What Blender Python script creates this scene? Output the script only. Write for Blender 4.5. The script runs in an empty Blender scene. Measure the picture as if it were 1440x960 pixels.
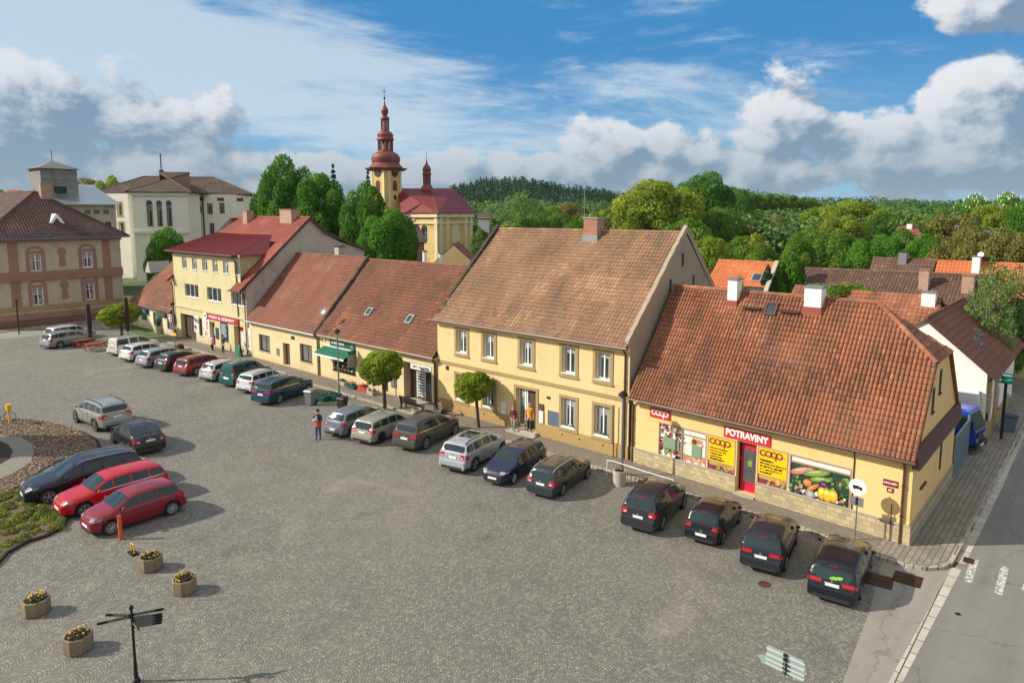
import bpy, math, random
import numpy as np
from mathutils import Vector, Matrix
random.seed(7); RNG = np.random.default_rng(7)
scene = bpy.context.scene
COL = scene.collection
R = math.radians
# ---------------------------------------------------------------- camera
FPX, PYC, CH = 965.0, 420.0, 14.0            # focal length and optical centre in photo pixels, drone height
PITCH = math.atan(120.0 / FPX)
YAW = math.pi / 2 - math.atan(1100.0 / math.hypot(FPX, 120.0))
cd = bpy.data.cameras.new('camera'); cam = bpy.data.objects.new('camera', cd); COL.objects.link(cam)
cam.location = (0, 0, CH); cam.rotation_euler = (math.pi / 2 - PITCH, 0, YAW)
cd.sensor_width = 36; cd.lens = FPX / 1440 * 36; cd.shift_y = -60 / 1440
cd.clip_start = 0.5; cd.clip_end = 9000
scene.camera = cam
# ---------------------------------------------------------------- light
SUN_EL = R(31); SDX, SDY = 0.71, 0.70          # horizontal direction the light travels
n_ = math.hypot(SDX, SDY); SDX /= n_; SDY /= n_
sd = bpy.data.lights.new('sun', 'SUN'); sd.energy = 4.7; sd.angle = R(0.5); sd.color = (1.0, 0.925, 0.79)
sun = bpy.data.objects.new('sun', sd); COL.objects.link(sun)
sun.rotation_euler = Vector((SDX * math.cos(SUN_EL), SDY * math.cos(SUN_EL), -math.sin(SUN_EL))).to_track_quat('-Z', 'Y').to_euler()
scene.view_settings.view_transform = 'Standard'; scene.view_settings.look = 'None'
scene.view_settings.exposure = 0.24; scene.view_settings.gamma = 1; scene.view_settings.use_curve_mapping = False
SKY_STRENGTH = 0.15

world = bpy.data.worlds.new('World'); scene.world = world; world.use_nodes = True
def build_world():
    nt = world.node_tree; nt.nodes.clear(); N = nt.nodes; L = nt.links
    def m(op, a, b=None, c=None, clamp=False):
        n = N.new('ShaderNodeMath'); n.operation = op; n.use_clamp = clamp
        for i, v in enumerate((a, b, c)):
            if v is None: continue
            if isinstance(v, (int, float)): n.inputs[i].default_value = v
            else: L.new(v, n.inputs[i])
        return n.outputs[0]
    def ss(v, lo, hi):
        n = N.new('ShaderNodeMapRange'); n.interpolation_type = 'SMOOTHSTEP'
        L.new(v, n.inputs[0]); n.inputs[1].default_value = lo; n.inputs[2].default_value = hi
        return n.outputs[0]
    def comb(x, y, z=0.0):
        n = N.new('ShaderNodeCombineXYZ')
        for i, v in enumerate((x, y, z)):
            if isinstance(v, (int, float)): n.inputs[i].default_value = v
            else: L.new(v, n.inputs[i])
        return n.outputs[0]
    def noise(vec, scale, detail=6, rough=.55, dist=0.0):
        n = N.new('ShaderNodeTexNoise'); n.inputs['Scale'].default_value = scale; n.inputs['Detail'].default_value = detail
        n.inputs['Roughness'].default_value = rough; n.inputs['Distortion'].default_value = dist
        L.new(vec, n.inputs['Vector']); return n.outputs[0]
    def mixc(f, a, b):
        n = N.new('ShaderNodeMix'); n.data_type = 'RGBA'
        if isinstance(f, (int, float)): n.inputs[0].default_value = f
        else: L.new(f, n.inputs[0])
        for i, v in ((6, a), (7, b)):
            if isinstance(v, tuple): n.inputs[i].default_value = (*v, 1)
            else: L.new(v, n.inputs[i])
        return n.outputs[2]
    sky = N.new('ShaderNodeTexSky'); sky.sky_type = 'NISHITA'; sky.sun_disc = False
    sky.sun_elevation = SUN_EL; sky.sun_rotation = math.atan2(-SDX, -SDY)
    sky.air_density = 1.0; sky.dust_density = 0.3; sky.ozone_density = 2.0
    tc = N.new('ShaderNodeTexCoord'); sep = N.new('ShaderNodeSeparateXYZ'); L.new(tc.outputs['Generated'], sep.inputs[0])
    X, Y, Z = sep.outputs
    # compass bearing (0 = along the square towards the church side) and elevation of the looked-at sky
    c, s = math.cos(YAW), math.sin(YAW)
    xr = m('ADD', m('MULTIPLY', X, c), m('MULTIPLY', Y, s))
    yr = m('SUBTRACT', m('MULTIPLY', Y, c), m('MULTIPLY', X, s))
    az = m('ARCTAN2', xr, yr); el = m('ARCSINE', Z)
    P = comb(az, m('MULTIPLY', el, 1.35))
    # rotating offset to sample the clouds a bit towards the light
    Pl = comb(m('SUBTRACT', az, 0.022), m('ADD', m('MULTIPLY', el, 1.35), 0.030))
    n_big = noise(P, 5.5, 10, .58, .15); n_big2 = noise(Pl, 5.5, 10, .58, .15)
    n_puff = noise(P, 17, 9, .6, .3); n_puff2 = noise(Pl, 17, 9, .6, .3)
    # cumulus banks: (bearing, elevation, half width, half height) in radians
    banks = [(-.62, .10, .18, .085), (-.47, .105, .13, .085), (-.53, .06, .24, .06), (-.25, .050, .09, .036), (-.31, .03, .2, .025), (-.075, .062, .05, .044), (-.13, .045, .1, .032), (-.015, .06, .05, .036),
             (.05, .05, .1, .045), (.13, .075, .08, .068), (.24, .075, .08, .062), (.19, .05, .2, .05), (.36, .11, .08, .085), (.36, .06, .12, .05), (.46, .08, .12, .06), (.585, .11, .08, .09), (.56, .06, .16, .06),
             (.60, .245, .12, .05), (-.66, .09, .2, .07), (1.2, .1, .3, .1), (-1.3, .12, .4, .1), (2.2, .12, .5, .1), (-2.3, .1, .5, .1)]
    def field(nb, npf, de=0.0, da=0.0):
        f = None
        for (a, e, wa, he) in banks:
            dx = m('MULTIPLY', m('SUBTRACT', az, a + da), 1 / wa); dy = m('MULTIPLY', m('SUBTRACT', el, e - de), 1 / he)
            b = m('SUBTRACT', 1.0, m('ADD', m('MULTIPLY', dx, dx), m('MULTIPLY', dy, dy)))
            f = b if f is None else m('MAXIMUM', f, b)
        f = m('MAXIMUM', f, -1.2)
        f = m('ADD', f, m('MULTIPLY', m('SUBTRACT', nb, .5), 2.9))
        return m('ADD', f, m('MULTIPLY', m('SUBTRACT', npf, .5), 1.25))
    f1 = field(n_big, n_puff); f2 = field(n_big2, n_puff2, .022, .022)
    cum = ss(f1, .16, .50)
    lit = ss(m('SUBTRACT', f1, f2), -.30, .50)
    thick = ss(f1, .3, 2.0)
    lit = m('SUBTRACT', lit, m('MULTIPLY', thick, .34), clamp=True)
    low = ss(el, .035, .17)
    lit = m('SUBTRACT', lit, m('MULTIPLY', ss(az, -.30, -.55), .16), clamp=True)
    lit = m('MULTIPLY', lit, m('ADD', m('MULTIPLY', low, .62), .44), clamp=True)
    ccol = mixc(lit, (.17, .255, .36), (.74, .745, .76))
    # high veil of cirrus, stretched along the bearing
    Pc = comb(m('ADD', m('MULTIPLY', az, 1.0), m('MULTIPLY', el, .9)), m('MULTIPLY', el, 4.2), 3.3)
    ci = noise(Pc, 2.3, 8, .62, .5); ci2 = noise(Pc, 9, 6, .65, .6)
    veil = m('ADD', m('SUBTRACT', ci, .50), m('MULTIPLY', m('SUBTRACT', ci2, .5), .30))
    veil = m('SUBTRACT', veil, m('MULTIPLY', az, .12))
    dxx = m('MULTIPLY', m('ADD', az, .42), 2.2); dyy = m('MULTIPLY', m('SUBTRACT', el, .185), 9)
    veil = m('ADD', veil, m('MULTIPLY', m('SUBTRACT', 1.0, m('ADD', m('MULTIPLY', dxx, dxx), m('MULTIPLY', dyy, dyy)), clamp=True), .26))
    veil = m('MULTIPLY', ss(veil, -.055, .20), .88)
    hz = m('MULTIPLY', ss(el, .05, -.02), .65)
    blue = mixc(ss(el, .0, .24), (.20, .43, .63), (.035, .22, .50))
    col = mixc(veil, blue, (.52, .62, .71))
    col = mixc(cum, col, ccol)
    col = mixc(hz, col, (.30, .39, .49))
    back = m('MULTIPLY', ss(m('ABSOLUTE', az), .95, 1.5), .72); high = m('MULTIPLY', ss(el, .50, .9), .62)  # warm white cover added behind the camera and overhead to warm the fill light
    col = mixc(m('MAXIMUM', back, high), col, (.80, .755, .68))
    bg1 = N.new('ShaderNodeBackground'); bg1.inputs[1].default_value = SKY_STRENGTH; L.new(sky.outputs[0], bg1.inputs[0])
    bg2 = N.new('ShaderNodeBackground'); bg2.inputs[1].default_value = .95; L.new(col, bg2.inputs[0])
    mx = N.new('ShaderNodeMixShader'); mx.inputs[0].default_value = .92
    L.new(bg1.outputs[0], mx.inputs[1]); L.new(bg2.outputs[0], mx.inputs[2])
    out = N.new('ShaderNodeOutputWorld'); L.new(mx.outputs[0], out.inputs[0])
build_world()

# ---------------------------------------------------------------- survey helpers: photo pixel -> point of the place
FW = (-math.sin(YAW) * math.cos(PITCH), math.cos(YAW) * math.cos(PITCH), -math.sin(PITCH))
RT = (math.cos(YAW), math.sin(YAW), 0)
UP = (-math.sin(YAW) * math.sin(PITCH), math.cos(YAW) * math.sin(PITCH), math.cos(PITCH))
def ray(px, py):
    x = (px - 720) / FPX; y = -(py - PYC) / FPX
    return [FW[i] + x * RT[i] + y * UP[i] for i in range(3)]
def G(px, py, z=0.0):
    d = ray(px, py); t = (z - CH) / d[2]; return (d[0] * t, d[1] * t)
def AY(px, py, Y):
    d = ray(px, py); t = Y / d[1]; return (d[0] * t, CH + d[2] * t)
def AX(px, py, X):
    d = ray(px, py); t = X / d[0]; return (d[1] * t, CH + d[2] * t)
def FAR(px, py, D):
    d = ray(px, py); t = D / math.hypot(d[0], d[1]); return (d[0] * t, d[1] * t, CH + d[2] * t)

# ---------------------------------------------------------------- mesh helpers
ORG = {}
def V3(a): return Vector(a)
class MB:
    def __init__(s): s.v = []; s.f = []; s.m = []; s.r = []
    def add(s, pts, faces, mi=0, r=.5):
        b = len(s.v); s.v += [tuple(p) for p in pts]
        for f in faces: s.f.append([b + i for i in f]); s.m.append(mi); s.r.append(r)
    def poly(s, pts, mi=0, r=.5): s.add(pts, [list(range(len(pts)))], mi, r)
    def box(s, x0, y0, z0, x1, y1, z1, mi=0, r=.5):
        s.hexa([(x0, y0, z0), (x1, y0, z0), (x1, y1, z0), (x0, y1, z0)], [(x0, y0, z1), (x1, y0, z1), (x1, y1, z1), (x0, y1, z1)], mi, r)
    def hexa(s, lo, hi, mi=0, r=.5):
        n = len(lo)
        fs = [list(range(n))[::-1], list(range(n, 2 * n))] + [[i, (i + 1) % n, n + (i + 1) % n, n + i] for i in range(n)]
        s.add(list(lo) + list(hi), fs, mi, r)
    def obox(s, c, ax, hx, ay, hy, az, hz, mi=0, r=.5):
        c = V3(c); ax = V3(ax).normalized() * hx; ay = V3(ay).normalized() * hy; az = V3(az).normalized() * hz
        s.hexa([c - ax - ay - az, c + ax - ay - az, c + ax + ay - az, c - ax + ay - az],
               [c - ax - ay + az, c + ax - ay + az, c + ax + ay + az, c - ax + ay + az], mi, r)
    def bar(s, p, q, w, h=None, mi=0, r=.5):
        p = V3(p); q = V3(q); d = (q - p); up = V3((0, 0, 1)) if abs(d.normalized().z) < .9 else V3((1, 0, 0))
        a = d.cross(up).normalized(); b = a.cross(d).normalized()
        s.obox((p + q) / 2, d, d.length / 2, a, w / 2, b, (h or w) / 2, mi, r)
    def cyl(s, p, q, r0, r1=None, n=10, mi=0, cap=True, r=.5):
        r1 = r0 if r1 is None else r1
        p = V3(p); q = V3(q); d = (q - p).normalized(); up = V3((0, 0, 1)) if abs(d.z) < .9 else V3((1, 0, 0))
        a = d.cross(up).normalized(); b = d.cross(a).normalized()
        lo = [p + (a * math.cos(t) + b * math.sin(t)) * r0 for t in [2 * math.pi * i / n for i in range(n)]]
        hi = [q + (a * math.cos(t) + b * math.sin(t)) * r1 for t in [2 * math.pi * i / n for i in range(n)]]
        fs = [[i, (i + 1) % n, n + (i + 1) % n, n + i] for i in range(n)]
        if cap: fs += [list(range(n))[::-1], list(range(n, 2 * n))]
        s.add(lo + hi, fs, mi, r)
    def lathe(s, c, prof, n=16, mi=0, rot=0, r=.5, sq=None):
        cx, cy, cz = c; pts = []
        for (rr, z) in prof:
            for i in range(n):
                t = rot + 2 * math.pi * i / n; pts.append((cx + rr * math.cos(t), cy + rr * math.sin(t), cz + z))
        fs = []
        for j in range(len(prof) - 1):
            for i in range(n): fs.append([j * n + i, j * n + (i + 1) % n, (j + 1) * n + (i + 1) % n, (j + 1) * n + i])
        fs.append(list(range(n))[::-1]); fs.append(list(range((len(prof) - 1) * n, len(prof) * n)))
        s.add(pts, fs, mi, r)
    def ball(s, c, rx, ry=None, rz=None, n=10, mi=0, r=.5):
        ry = ry or rx; rz = rz or rx; prof = []
        pts = []; fs = []; h = n // 2 + 1
        for j in range(h + 1):
            ph = -math.pi / 2 + math.pi * j / h
            for i in range(n):
                t = 2 * math.pi * i / n
                pts.append((c[0] + rx * math.cos(ph) * math.cos(t), c[1] + ry * math.cos(ph) * math.sin(t), c[2] + rz * math.sin(ph)))
        for j in range(h):
            for i in range(n): fs.append([j * n + i, j * n + (i + 1) % n, (j + 1) * n + (i + 1) % n, (j + 1) * n + i])
        s.add(pts, fs, mi, r)
    def build(s, name, mats, parent=None, smooth=None, rnd=False, local=False):
        me = bpy.data.meshes.new(name)
        o = ORG.get(parent.name if parent else None, (0, 0, 0)) if not local else (0, 0, 0)
        me.from_pydata([(x - o[0], y - o[1], z - o[2]) for x, y, z in s.v], [], s.f)
        if not isinstance(mats, (list, tuple)): mats = [mats]
        for mt in mats: me.materials.append(mt)
        if len(mats) > 1: me.polygons.foreach_set('material_index', s.m)
        if rnd:
            at = me.attributes.new('rnd', 'FLOAT', 'FACE'); at.data.foreach_set('value', s.r)
        if smooth is not None:
            me.shade_smooth(); me.set_sharp_from_angle(angle=R(smooth))
        me.update()
        ob = bpy.data.objects.new(name, me); COL.objects.link(ob)
        if parent is not None: ob.parent = parent; ORG[ob.name] = o
        return ob
def thing(name, label, cat, loc=(0, 0, 0), rz=0.0, group=None, world_verts=False):
    o = bpy.data.objects.new(name, None); COL.objects.link(o); o.empty_display_size = .3
    o.location = loc; o.rotation_euler = (0, 0, rz)
    o['label'] = label; o['category'] = cat
    if group: o['group'] = group
    ORG[o.name] = tuple(loc) if world_verts else (0, 0, 0)
    return o
def tag(o, label, cat, group=None):
    o['label'] = label; o['category'] = cat
    if group: o['group'] = group
    return o
def struct(o): o['kind'] = 'structure'; return o
def stuff(o): o['kind'] = 'stuff'; return o
def copy_tree(o, parent=None):
    c = o.copy(); COL.objects.link(c); c.parent = parent
    for ch in [x for x in o.children]: copy_tree(ch, c)
    return c
def inpoly(x, y, P):
    c = False; n = len(P)
    for i in range(n):
        x1, y1 = P[i]; x2, y2 = P[i - 1]
        if (y1 > y) != (y2 > y) and x < (x2 - x1) * (y - y1) / (y2 - y1) + x1: c = not c
    return c

# ---------------------------------------------------------------- materials
class NT:
    def __init__(s, name):
        s.mat = bpy.data.materials.new(name); s.mat.use_nodes = True; s.nt = s.mat.node_tree
        s.b = s.nt.nodes['Principled BSDF']; s.N = s.nt.nodes; s.L = s.nt.links; s._c = None
    def lk(s, a, b): s.L.new(a, b)
    def inp(s, sock, v):
        if isinstance(v, (int, float)): sock.default_value = v
        elif isinstance(v, tuple): sock.default_value = (*v, 1) if len(v) == 3 and len(sock.default_value) == 4 else v
        else: s.L.new(v, sock)
    def coord(s, which='Object', scale=None, rotz=0):
        t = s.N.new('ShaderNodeTexCoord').outputs[which]
        if scale is None and not rotz: return t
        mp = s.N.new('ShaderNodeMapping'); s.lk(t, mp.inputs[0]); mp.inputs['Rotation'].default_value = (0, 0, rotz)
        mp.inputs['Scale'].default_value = scale if isinstance(scale, tuple) else ((scale or 1),) * 3
        return mp.outputs[0]
    def pos(s):
        return s.N.new('ShaderNodeNewGeometry').outputs['Position']
    def noise(s, vec, scale, detail=5, rough=.55, dist=0, out=0):
        n = s.N.new('ShaderNodeTexNoise'); s.lk(vec, n.inputs['Vector']); n.inputs['Scale'].default_value = scale
        n.inputs['Detail'].default_value = detail; n.inputs['Roughness'].default_value = rough; n.inputs['Distortion'].default_value = dist
        return n.outputs[out]
    def vor(s, vec, scale, feature='F1', out='Distance', rnd=1.0):
        n = s.N.new('ShaderNodeTexVoronoi'); n.feature = feature; s.lk(vec, n.inputs['Vector']); n.inputs['Scale'].default_value = scale
        n.inputs['Randomness'].default_value = rnd
        return n.outputs[out]
    def ramp(s, v, stops):
        n = s.N.new('ShaderNodeValToRGB'); s.lk(v, n.inputs[0]); e = n.color_ramp.elements
        while len(e) < len(stops): e.new(.5)
        for i, (p, c) in enumerate(stops):
            e[i].position = p; e[i].color = (*c, 1) if isinstance(c, tuple) else (c, c, c, 1)
        return n.outputs[0]
    def mix(s, f, a, b, mode='MIX'):
        n = s.N.new('ShaderNodeMix'); n.data_type = 'RGBA'; n.blend_type = mode
        s.inp(n.inputs[0], f); s.inp(n.inputs[6], a); s.inp(n.inputs[7], b); return n.outputs[2]
    def m(s, op, a, b=None, clamp=False):
        n = s.N.new('ShaderNodeMath'); n.operation = op; n.use_clamp = clamp
        s.inp(n.inputs[0], a)
        if b is not None: s.inp(n.inputs[1], b)
        return n.outputs[0]
    def bump(s, h, strength=.5, dist=.02):
        n = s.N.new('ShaderNodeBump'); s.lk(h, n.inputs['Height']); n.inputs['Strength'].default_value = strength
        n.inputs['Distance'].default_value = dist; s.lk(n.outputs[0], s.b.inputs['Normal']); return n
    def attr(s, name='rnd'):
        n = s.N.new('ShaderNodeAttribute'); n.attribute_name = name; return n.outputs['Fac']
    def base(s, c): s.inp(s.b.inputs['Base Color'], c); return s
    def set(s, **k):
        for a, v in k.items(): s.inp(s.b.inputs[a.replace('_', ' ')], v)
        return s
def plain(name, c, rough=.6, metal=0.0, **k):
    t = NT(name); n = t.noise(t.coord(), 3.0, 4)
    t.base(t.mix(.5, c, t.mix(n, tuple(x * .78 for x in c), tuple(min(1, x * 1.18) for x in c))))
    t.set(Roughness=rough, Metallic=metal); 
    for a, v in k.items(): t.inp(t.b.inputs[a.replace('_', ' ')], v)
    return t.mat
def stucco(name, c, stain=(.25, .2, .13), amt=.35, rough=.9, streak=.25):
    t = NT(name); co = t.pos()
    n1 = t.noise(co, .55, 6, .6); n2 = t.noise(co, 7, 5, .6)
    mp = t.N.new('ShaderNodeMapping'); t.lk(co, mp.inputs[0]); mp.inputs['Scale'].default_value = (2.2, 2.2, .22)
    n3 = t.noise(mp.outputs[0], 1.6, 5, .6)
    a = t.mix(n2, tuple(x * .88 for x in c), tuple(min(1, x * 1.09) for x in c))
    a = t.mix(t.m('MULTIPLY', t.ramp(n1, [(.52, 0.0), (.78, 1.0)]), amt), a, stain)
    a = t.mix(t.m('MULTIPLY', t.ramp(n3, [(.55, 0.0), (.8, 1.0)]), streak), a, stain)
    sp = t.N.new('ShaderNodeSeparateXYZ'); t.lk(co, sp.inputs[0])
    low = t.m('MULTIPLY', t.m('SUBTRACT', 1.0, t.m('MULTIPLY', sp.outputs[2], 1.4), True), t.m('MULTIPLY', n1, amt * 1.6), True)
    a = t.mix(low, a, stain)
    t.base(a).set(Roughness=rough); t.bump(t.noise(co, 28, 4), .25, .01); return t.mat
def tilemat(name, ca, cb, cc, dirt=(.05, .04, .03), moss=(.16, .12, .05), dscale=.35, damt=.6, streak=True):
    t = NT(name); co = t.pos(); r = t.attr()
    a = t.ramp(r, [(0.0, cb), (.35, ca), (.75, ca), (1.0, cc)])
    mp = t.N.new('ShaderNodeMapping'); t.lk(co, mp.inputs[0]); mp.inputs['Scale'].default_value = (1, .28, .28)
    n = t.noise(mp.outputs[0] if streak else co, dscale * 2, 6, .62)
    a = t.mix(t.m('MULTIPLY', t.ramp(n, [(.42, 0.0), (.72, 1.0)]), damt), a, dirt)
    n2 = t.noise(co, 2.6, 6, .7)
    a = t.mix(t.m('MULTIPLY', t.ramp(n2, [(.52, 0.0), (.68, 1.0)]), .42), a, moss)
    n3 = t.noise(co, 14, 3)
    a = t.mix(t.m('MULTIPLY', n3, .5), a, tuple(x * .55 for x in ca))
    t.base(a).set(Roughness=.85); t.bump(t.noise(co, 30, 3), .3, .01); return t.mat
def leafmat(name, dark, mid, light, trans=.35):
    t = NT(name); r = t.attr()
    c = t.ramp(r, [(0.0, dark), (.5, mid), (1.0, light)])
    oi = t.N.new('ShaderNodeObjectInfo').outputs['Random']
    c = t.mix(t.m('MULTIPLY', oi, .22), c, tuple(x * .55 for x in mid))
    t.base(c).set(Roughness=.65, Specular_IOR_Level=.25)
    tr = t.N.new('ShaderNodeBsdfTranslucent'); t.lk(c, tr.inputs[0])
    mx = t.N.new('ShaderNodeMixShader'); mx.inputs[0].default_value = trans
    t.lk(t.b.outputs[0], mx.inputs[1]); t.lk(tr.outputs[0], mx.inputs[2])
    t.lk(mx.outputs[0], t.N['Material Output'].inputs['Surface']); return t.mat

def cobble_mat():
    t = NT('cobbles'); co = t.pos(); sp = t.N.new('ShaderNodeSeparateXYZ'); t.lk(co, sp.inputs[0])
    wob = t.noise(co, .45, 3); wob2 = t.noise(co, .5, 3, out=1)
    a = R(8)
    X0 = t.m('ADD', t.m('ADD', t.m('MULTIPLY', sp.outputs[0], math.cos(a)), t.m('MULTIPLY', sp.outputs[1], math.sin(a))), t.m('MULTIPLY', wob, .5))
    Y0 = t.m('ADD', t.m('SUBTRACT', t.m('MULTIPLY', sp.outputs[1], math.cos(a)), t.m('MULTIPLY', sp.outputs[0], math.sin(a))), t.m('MULTIPLY', t.noise(co, .8, 3), .45))
    W = 1.3; S = .10; RR = .84
    xf = t.m('DIVIDE', X0, W); col = t.m('FLOOR', xf); u = t.m('MULTIPLY', t.m('SUBTRACT', t.m('FRACT', xf), .5), W)
    h = t.m('SQRT', t.m('SUBTRACT', RR * RR, t.m('MULTIPLY', u, u)))
    rowf = t.m('DIVIDE', t.m('SUBTRACT', Y0, h), S); row = t.m('FLOOR', rowf); fr = t.m('FRACT', rowf)
    ang = t.m('DIVIDE', t.m('MULTIPLY', t.m('ARCSINE', t.m('DIVIDE', u, RR)), RR), S)
    af = t.m('ADD', ang, t.m('MULTIPLY', t.m('FRACT', t.m('MULTIPLY', row, .618)), 1.0)); ac = t.m('FLOOR', af); fa = t.m('FRACT', af)
    cx = t.N.new('ShaderNodeCombineXYZ'); t.lk(row, cx.inputs[0]); t.lk(ac, cx.inputs[1]); t.lk(col, cx.inputs[2])
    wn = t.N.new('ShaderNodeTexWhiteNoise'); t.lk(cx.outputs[0], wn.inputs[0]); rv = wn.outputs[0]
    e1 = t.m('ABSOLUTE', t.m('SUBTRACT', fr, .5)); e2 = t.m('ABSOLUTE', t.m('SUBTRACT', fa, .5))
    edge = t.m('MAXIMUM', e1, e2)
    joint = t.ramp(edge, [(.34, 0.0), (.46, 1.0)])
    stone = t.ramp(rv, [(0.0, (.145, .139, .122)), (.35, (.188, .181, .158)), (.75, (.226, .217, .19)), (1.0, (.31, .295, .255))])
    big = t.noise(co, .09, 5, .6); med = t.noise(co, .6, 6, .65); sp2 = t.noise(co, 3.2, 5, .7)
    stone = t.mix(t.m('MULTIPLY', t.ramp(med, [(.5, 0.0), (.75, 1.0)]), .55), stone, (.10, .095, .085))
    stone = t.mix(t.m('MULTIPLY', t.ramp(big, [(.45, 0.0), (.7, 1.0)]), .35), stone, (.31, .28, .235))
    stone = t.mix(t.m('MULTIPLY', t.ramp(sp2, [(.6, 0.0), (.72, 1.0)]), .5), stone, (.17, .13, .09))
    c = t.mix(t.m('MULTIPLY', joint, .66), stone, (.085, .075, .06))
    rust = t.ramp(t.noise(co, .23, 4, .7), [(.66, 0.0), (.74, 1.0)])
    c = t.mix(t.m('MULTIPLY', rust, .35), c, (.25, .17, .10))
    oil = t.ramp(t.noise(co, .33, 6, .75, .4), [(.60, 0.0), (.70, 1.0)]); c = t.mix(t.m('MULTIPLY', oil, .42), c, (.07, .062, .05))
    lt = t.ramp(t.noise(co, .16, 5, .7, .6), [(.58, 0.0), (.70, 1.0)]); c = t.mix(t.m('MULTIPLY', lt, .30), c, (.40, .36, .28))
    t.base(c).set(Roughness=.8)
    hgt = t.m('SUBTRACT', t.m('ADD', .6, t.m('MULTIPLY', rv, .4)), joint)
    t.bump(hgt, .45, .03); return t.mat
def asphalt(name, c, patch=True):
    t = NT(name); co = t.pos(); n = t.noise(co, .5, 6, .6); f = t.noise(co, 40, 3)
    a = t.mix(n, tuple(x * .8 for x in c), tuple(x * 1.2 for x in c)); a = t.mix(t.m('MULTIPLY', f, .4), a, tuple(x * 1.7 for x in c))
    mp = t.N.new('ShaderNodeMapping'); t.lk(co, mp.inputs[0]); mp.inputs['Scale'].default_value = (1.2, .06, 1)
    a = t.mix(t.m('MULTIPLY', t.ramp(t.noise(mp.outputs[0], 1.2, 4), [(.45, 0.0), (.7, 1.0)]), .3), a, tuple(x * .6 for x in c))
    wv = t.N.new('ShaderNodeVectorMath'); wv.operation = 'ADD'; t.lk(co, wv.inputs[0]); t.lk(t.noise(co, 1.2, 4, out=1), wv.inputs[1])
    cr = t.ramp(t.vor(wv.outputs[0], .22, 'DISTANCE_TO_EDGE'), [(0.0, 1.0), (.006, 0.0)]); a = t.mix(t.m('MULTIPLY', cr, .55), a, tuple(x * .35 for x in c))
    a = t.mix(t.m('MULTIPLY', t.ramp(t.noise(co, .8, 6, .75), [(.56, 0.0), (.66, 1.0)]), .25), a, tuple(x * .55 for x in c))
    t.base(a).set(Roughness=.85); t.bump(f, .3, .01); return t.mat
def paver(name, ca, cb, bw, bh, rot=0, mortar=(.06, .055, .05), vertical=False, msize=.012):
    t = NT(name); co = t.pos()
    mp = t.N.new('ShaderNodeMapping'); t.lk(co, mp.inputs[0])
    mp.inputs['Rotation'].default_value = (R(90) if vertical else 0, 0, rot)
    br = t.N.new('ShaderNodeTexBrick'); t.lk(mp.outputs[0], br.inputs['Vector'])
    br.inputs['Color1'].default_value = (*ca, 1); br.inputs['Color2'].default_value = (*cb, 1); br.inputs['Mortar'].default_value = (*mortar, 1)
    br.inputs['Scale'].default_value = 1; br.inputs['Brick Width'].default_value = bw; br.inputs['Row Height'].default_value = bh
    br.inputs['Mortar Size'].default_value = msize; br.inputs['Bias'].default_value = 0
    n = t.noise(co, 1.1, 6, .65)
    c = t.mix(t.m('MULTIPLY', t.ramp(n, [(.45, 0.0), (.75, 1.0)]), .45), br.outputs[0], tuple(x * .45 for x in ca))
    t.base(c).set(Roughness=.85); t.bump(t.m('SUBTRACT', 1.0, br.outputs[1]), .5, .01); return t.mat
# ---------------------------------------------------------------- material library
M = {}
M['cobble'] = cobble_mat()
M['asphalt'] = asphalt('asphalt', (.185, .175, .16)); M['asphalt2'] = asphalt('asphalt_light', (.25, .23, .20))
M['paver'] = paver('pavers', (.31, .27, .22), (.23, .205, .17), .6, .22, rot=R(90))
M['mosaic'] = paver('small_setts', (.36, .31, .24), (.22, .195, .16), .12, .09)
M['kerb'] = paver('kerb_stone', (.46, .42, .34), (.34, .31, .25), .3, 1.0, msize=.02)
M['kerbstrip'] = paver('kerb_blocks', (.52, .49, .42), (.44, .415, .35), .9, .5, rot=R(90), msize=.02)
M['clad'] = paver('stone_cladding', (.56, .44, .24), (.36, .30, .19), .34, .22, vertical=True, mortar=(.3, .26, .19))
M['yellow'] = stucco('yellow_render', (.72, .545, .27), stain=(.40, .29, .14), amt=.42, streak=.42)
M['yellow2'] = stucco('shop_render', (.78, .54, .235), stain=(.48, .30, .12), amt=.38, streak=.36)
M['yelpale'] = stucco('pale_yellow_render', (.60, .53, .30), stain=(.36, .28, .14), amt=.5, streak=.35)
M['cream'] = stucco('cream_render', (.68, .56, .33), stain=(.42, .32, .18), amt=.5, streak=.3)
M['pub'] = stucco('pub_render', (.74, .67, .47), stain=(.38, .26, .15), amt=.7, streak=.4)
M['ochre'] = stucco('ochre_plinth', (.42, .28, .11), stain=(.25, .17, .08), amt=.3)
M['trim'] = stucco('ochre_trim', (.36, .26, .12), stain=(.2, .14, .07), amt=.2)
M['pinkw'] = stucco('old_pink_render', (.50, .425, .32), stain=(.26, .21, .15), amt=.7, streak=.5)
M['pinkt'] = stucco('dusky_pink_trim', (.33, .18, .13), stain=(.16, .08, .05), amt=.6, streak=.4)
M['pinkdark'] = stucco('dark_plinth_render', (.20, .12, .085), stain=(.10, .07, .05), amt=.7, streak=.5)
M['greyw'] = stucco('grey_gable_render', (.50, .45, .39), stain=(.22, .19, .16), amt=.6, streak=.6)
M['gablestone'] = stucco('rough_gable_render', (.35, .295, .225), stain=(.17, .14, .105), amt=.5, streak=.45)
M['white'] = stucco('white_render', (.82, .80, .76), stain=(.5, .46, .4), amt=.18, streak=.12)
M['school'] = stucco('off_white_render', (.82, .785, .70), stain=(.50, .46, .38), amt=.3, streak=.2)
M['church'] = stucco('church_render', (.68, .48, .18), stain=(.26, .19, .10), amt=.7, streak=.6)
M['churchp'] = stucco('church_pilaster', (.72, .64, .44), stain=(.34, .28, .18), amt=.6, streak=.5)
M['brown_board'] = plain('brown_boarding', (.10, .045, .04), .7)
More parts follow.
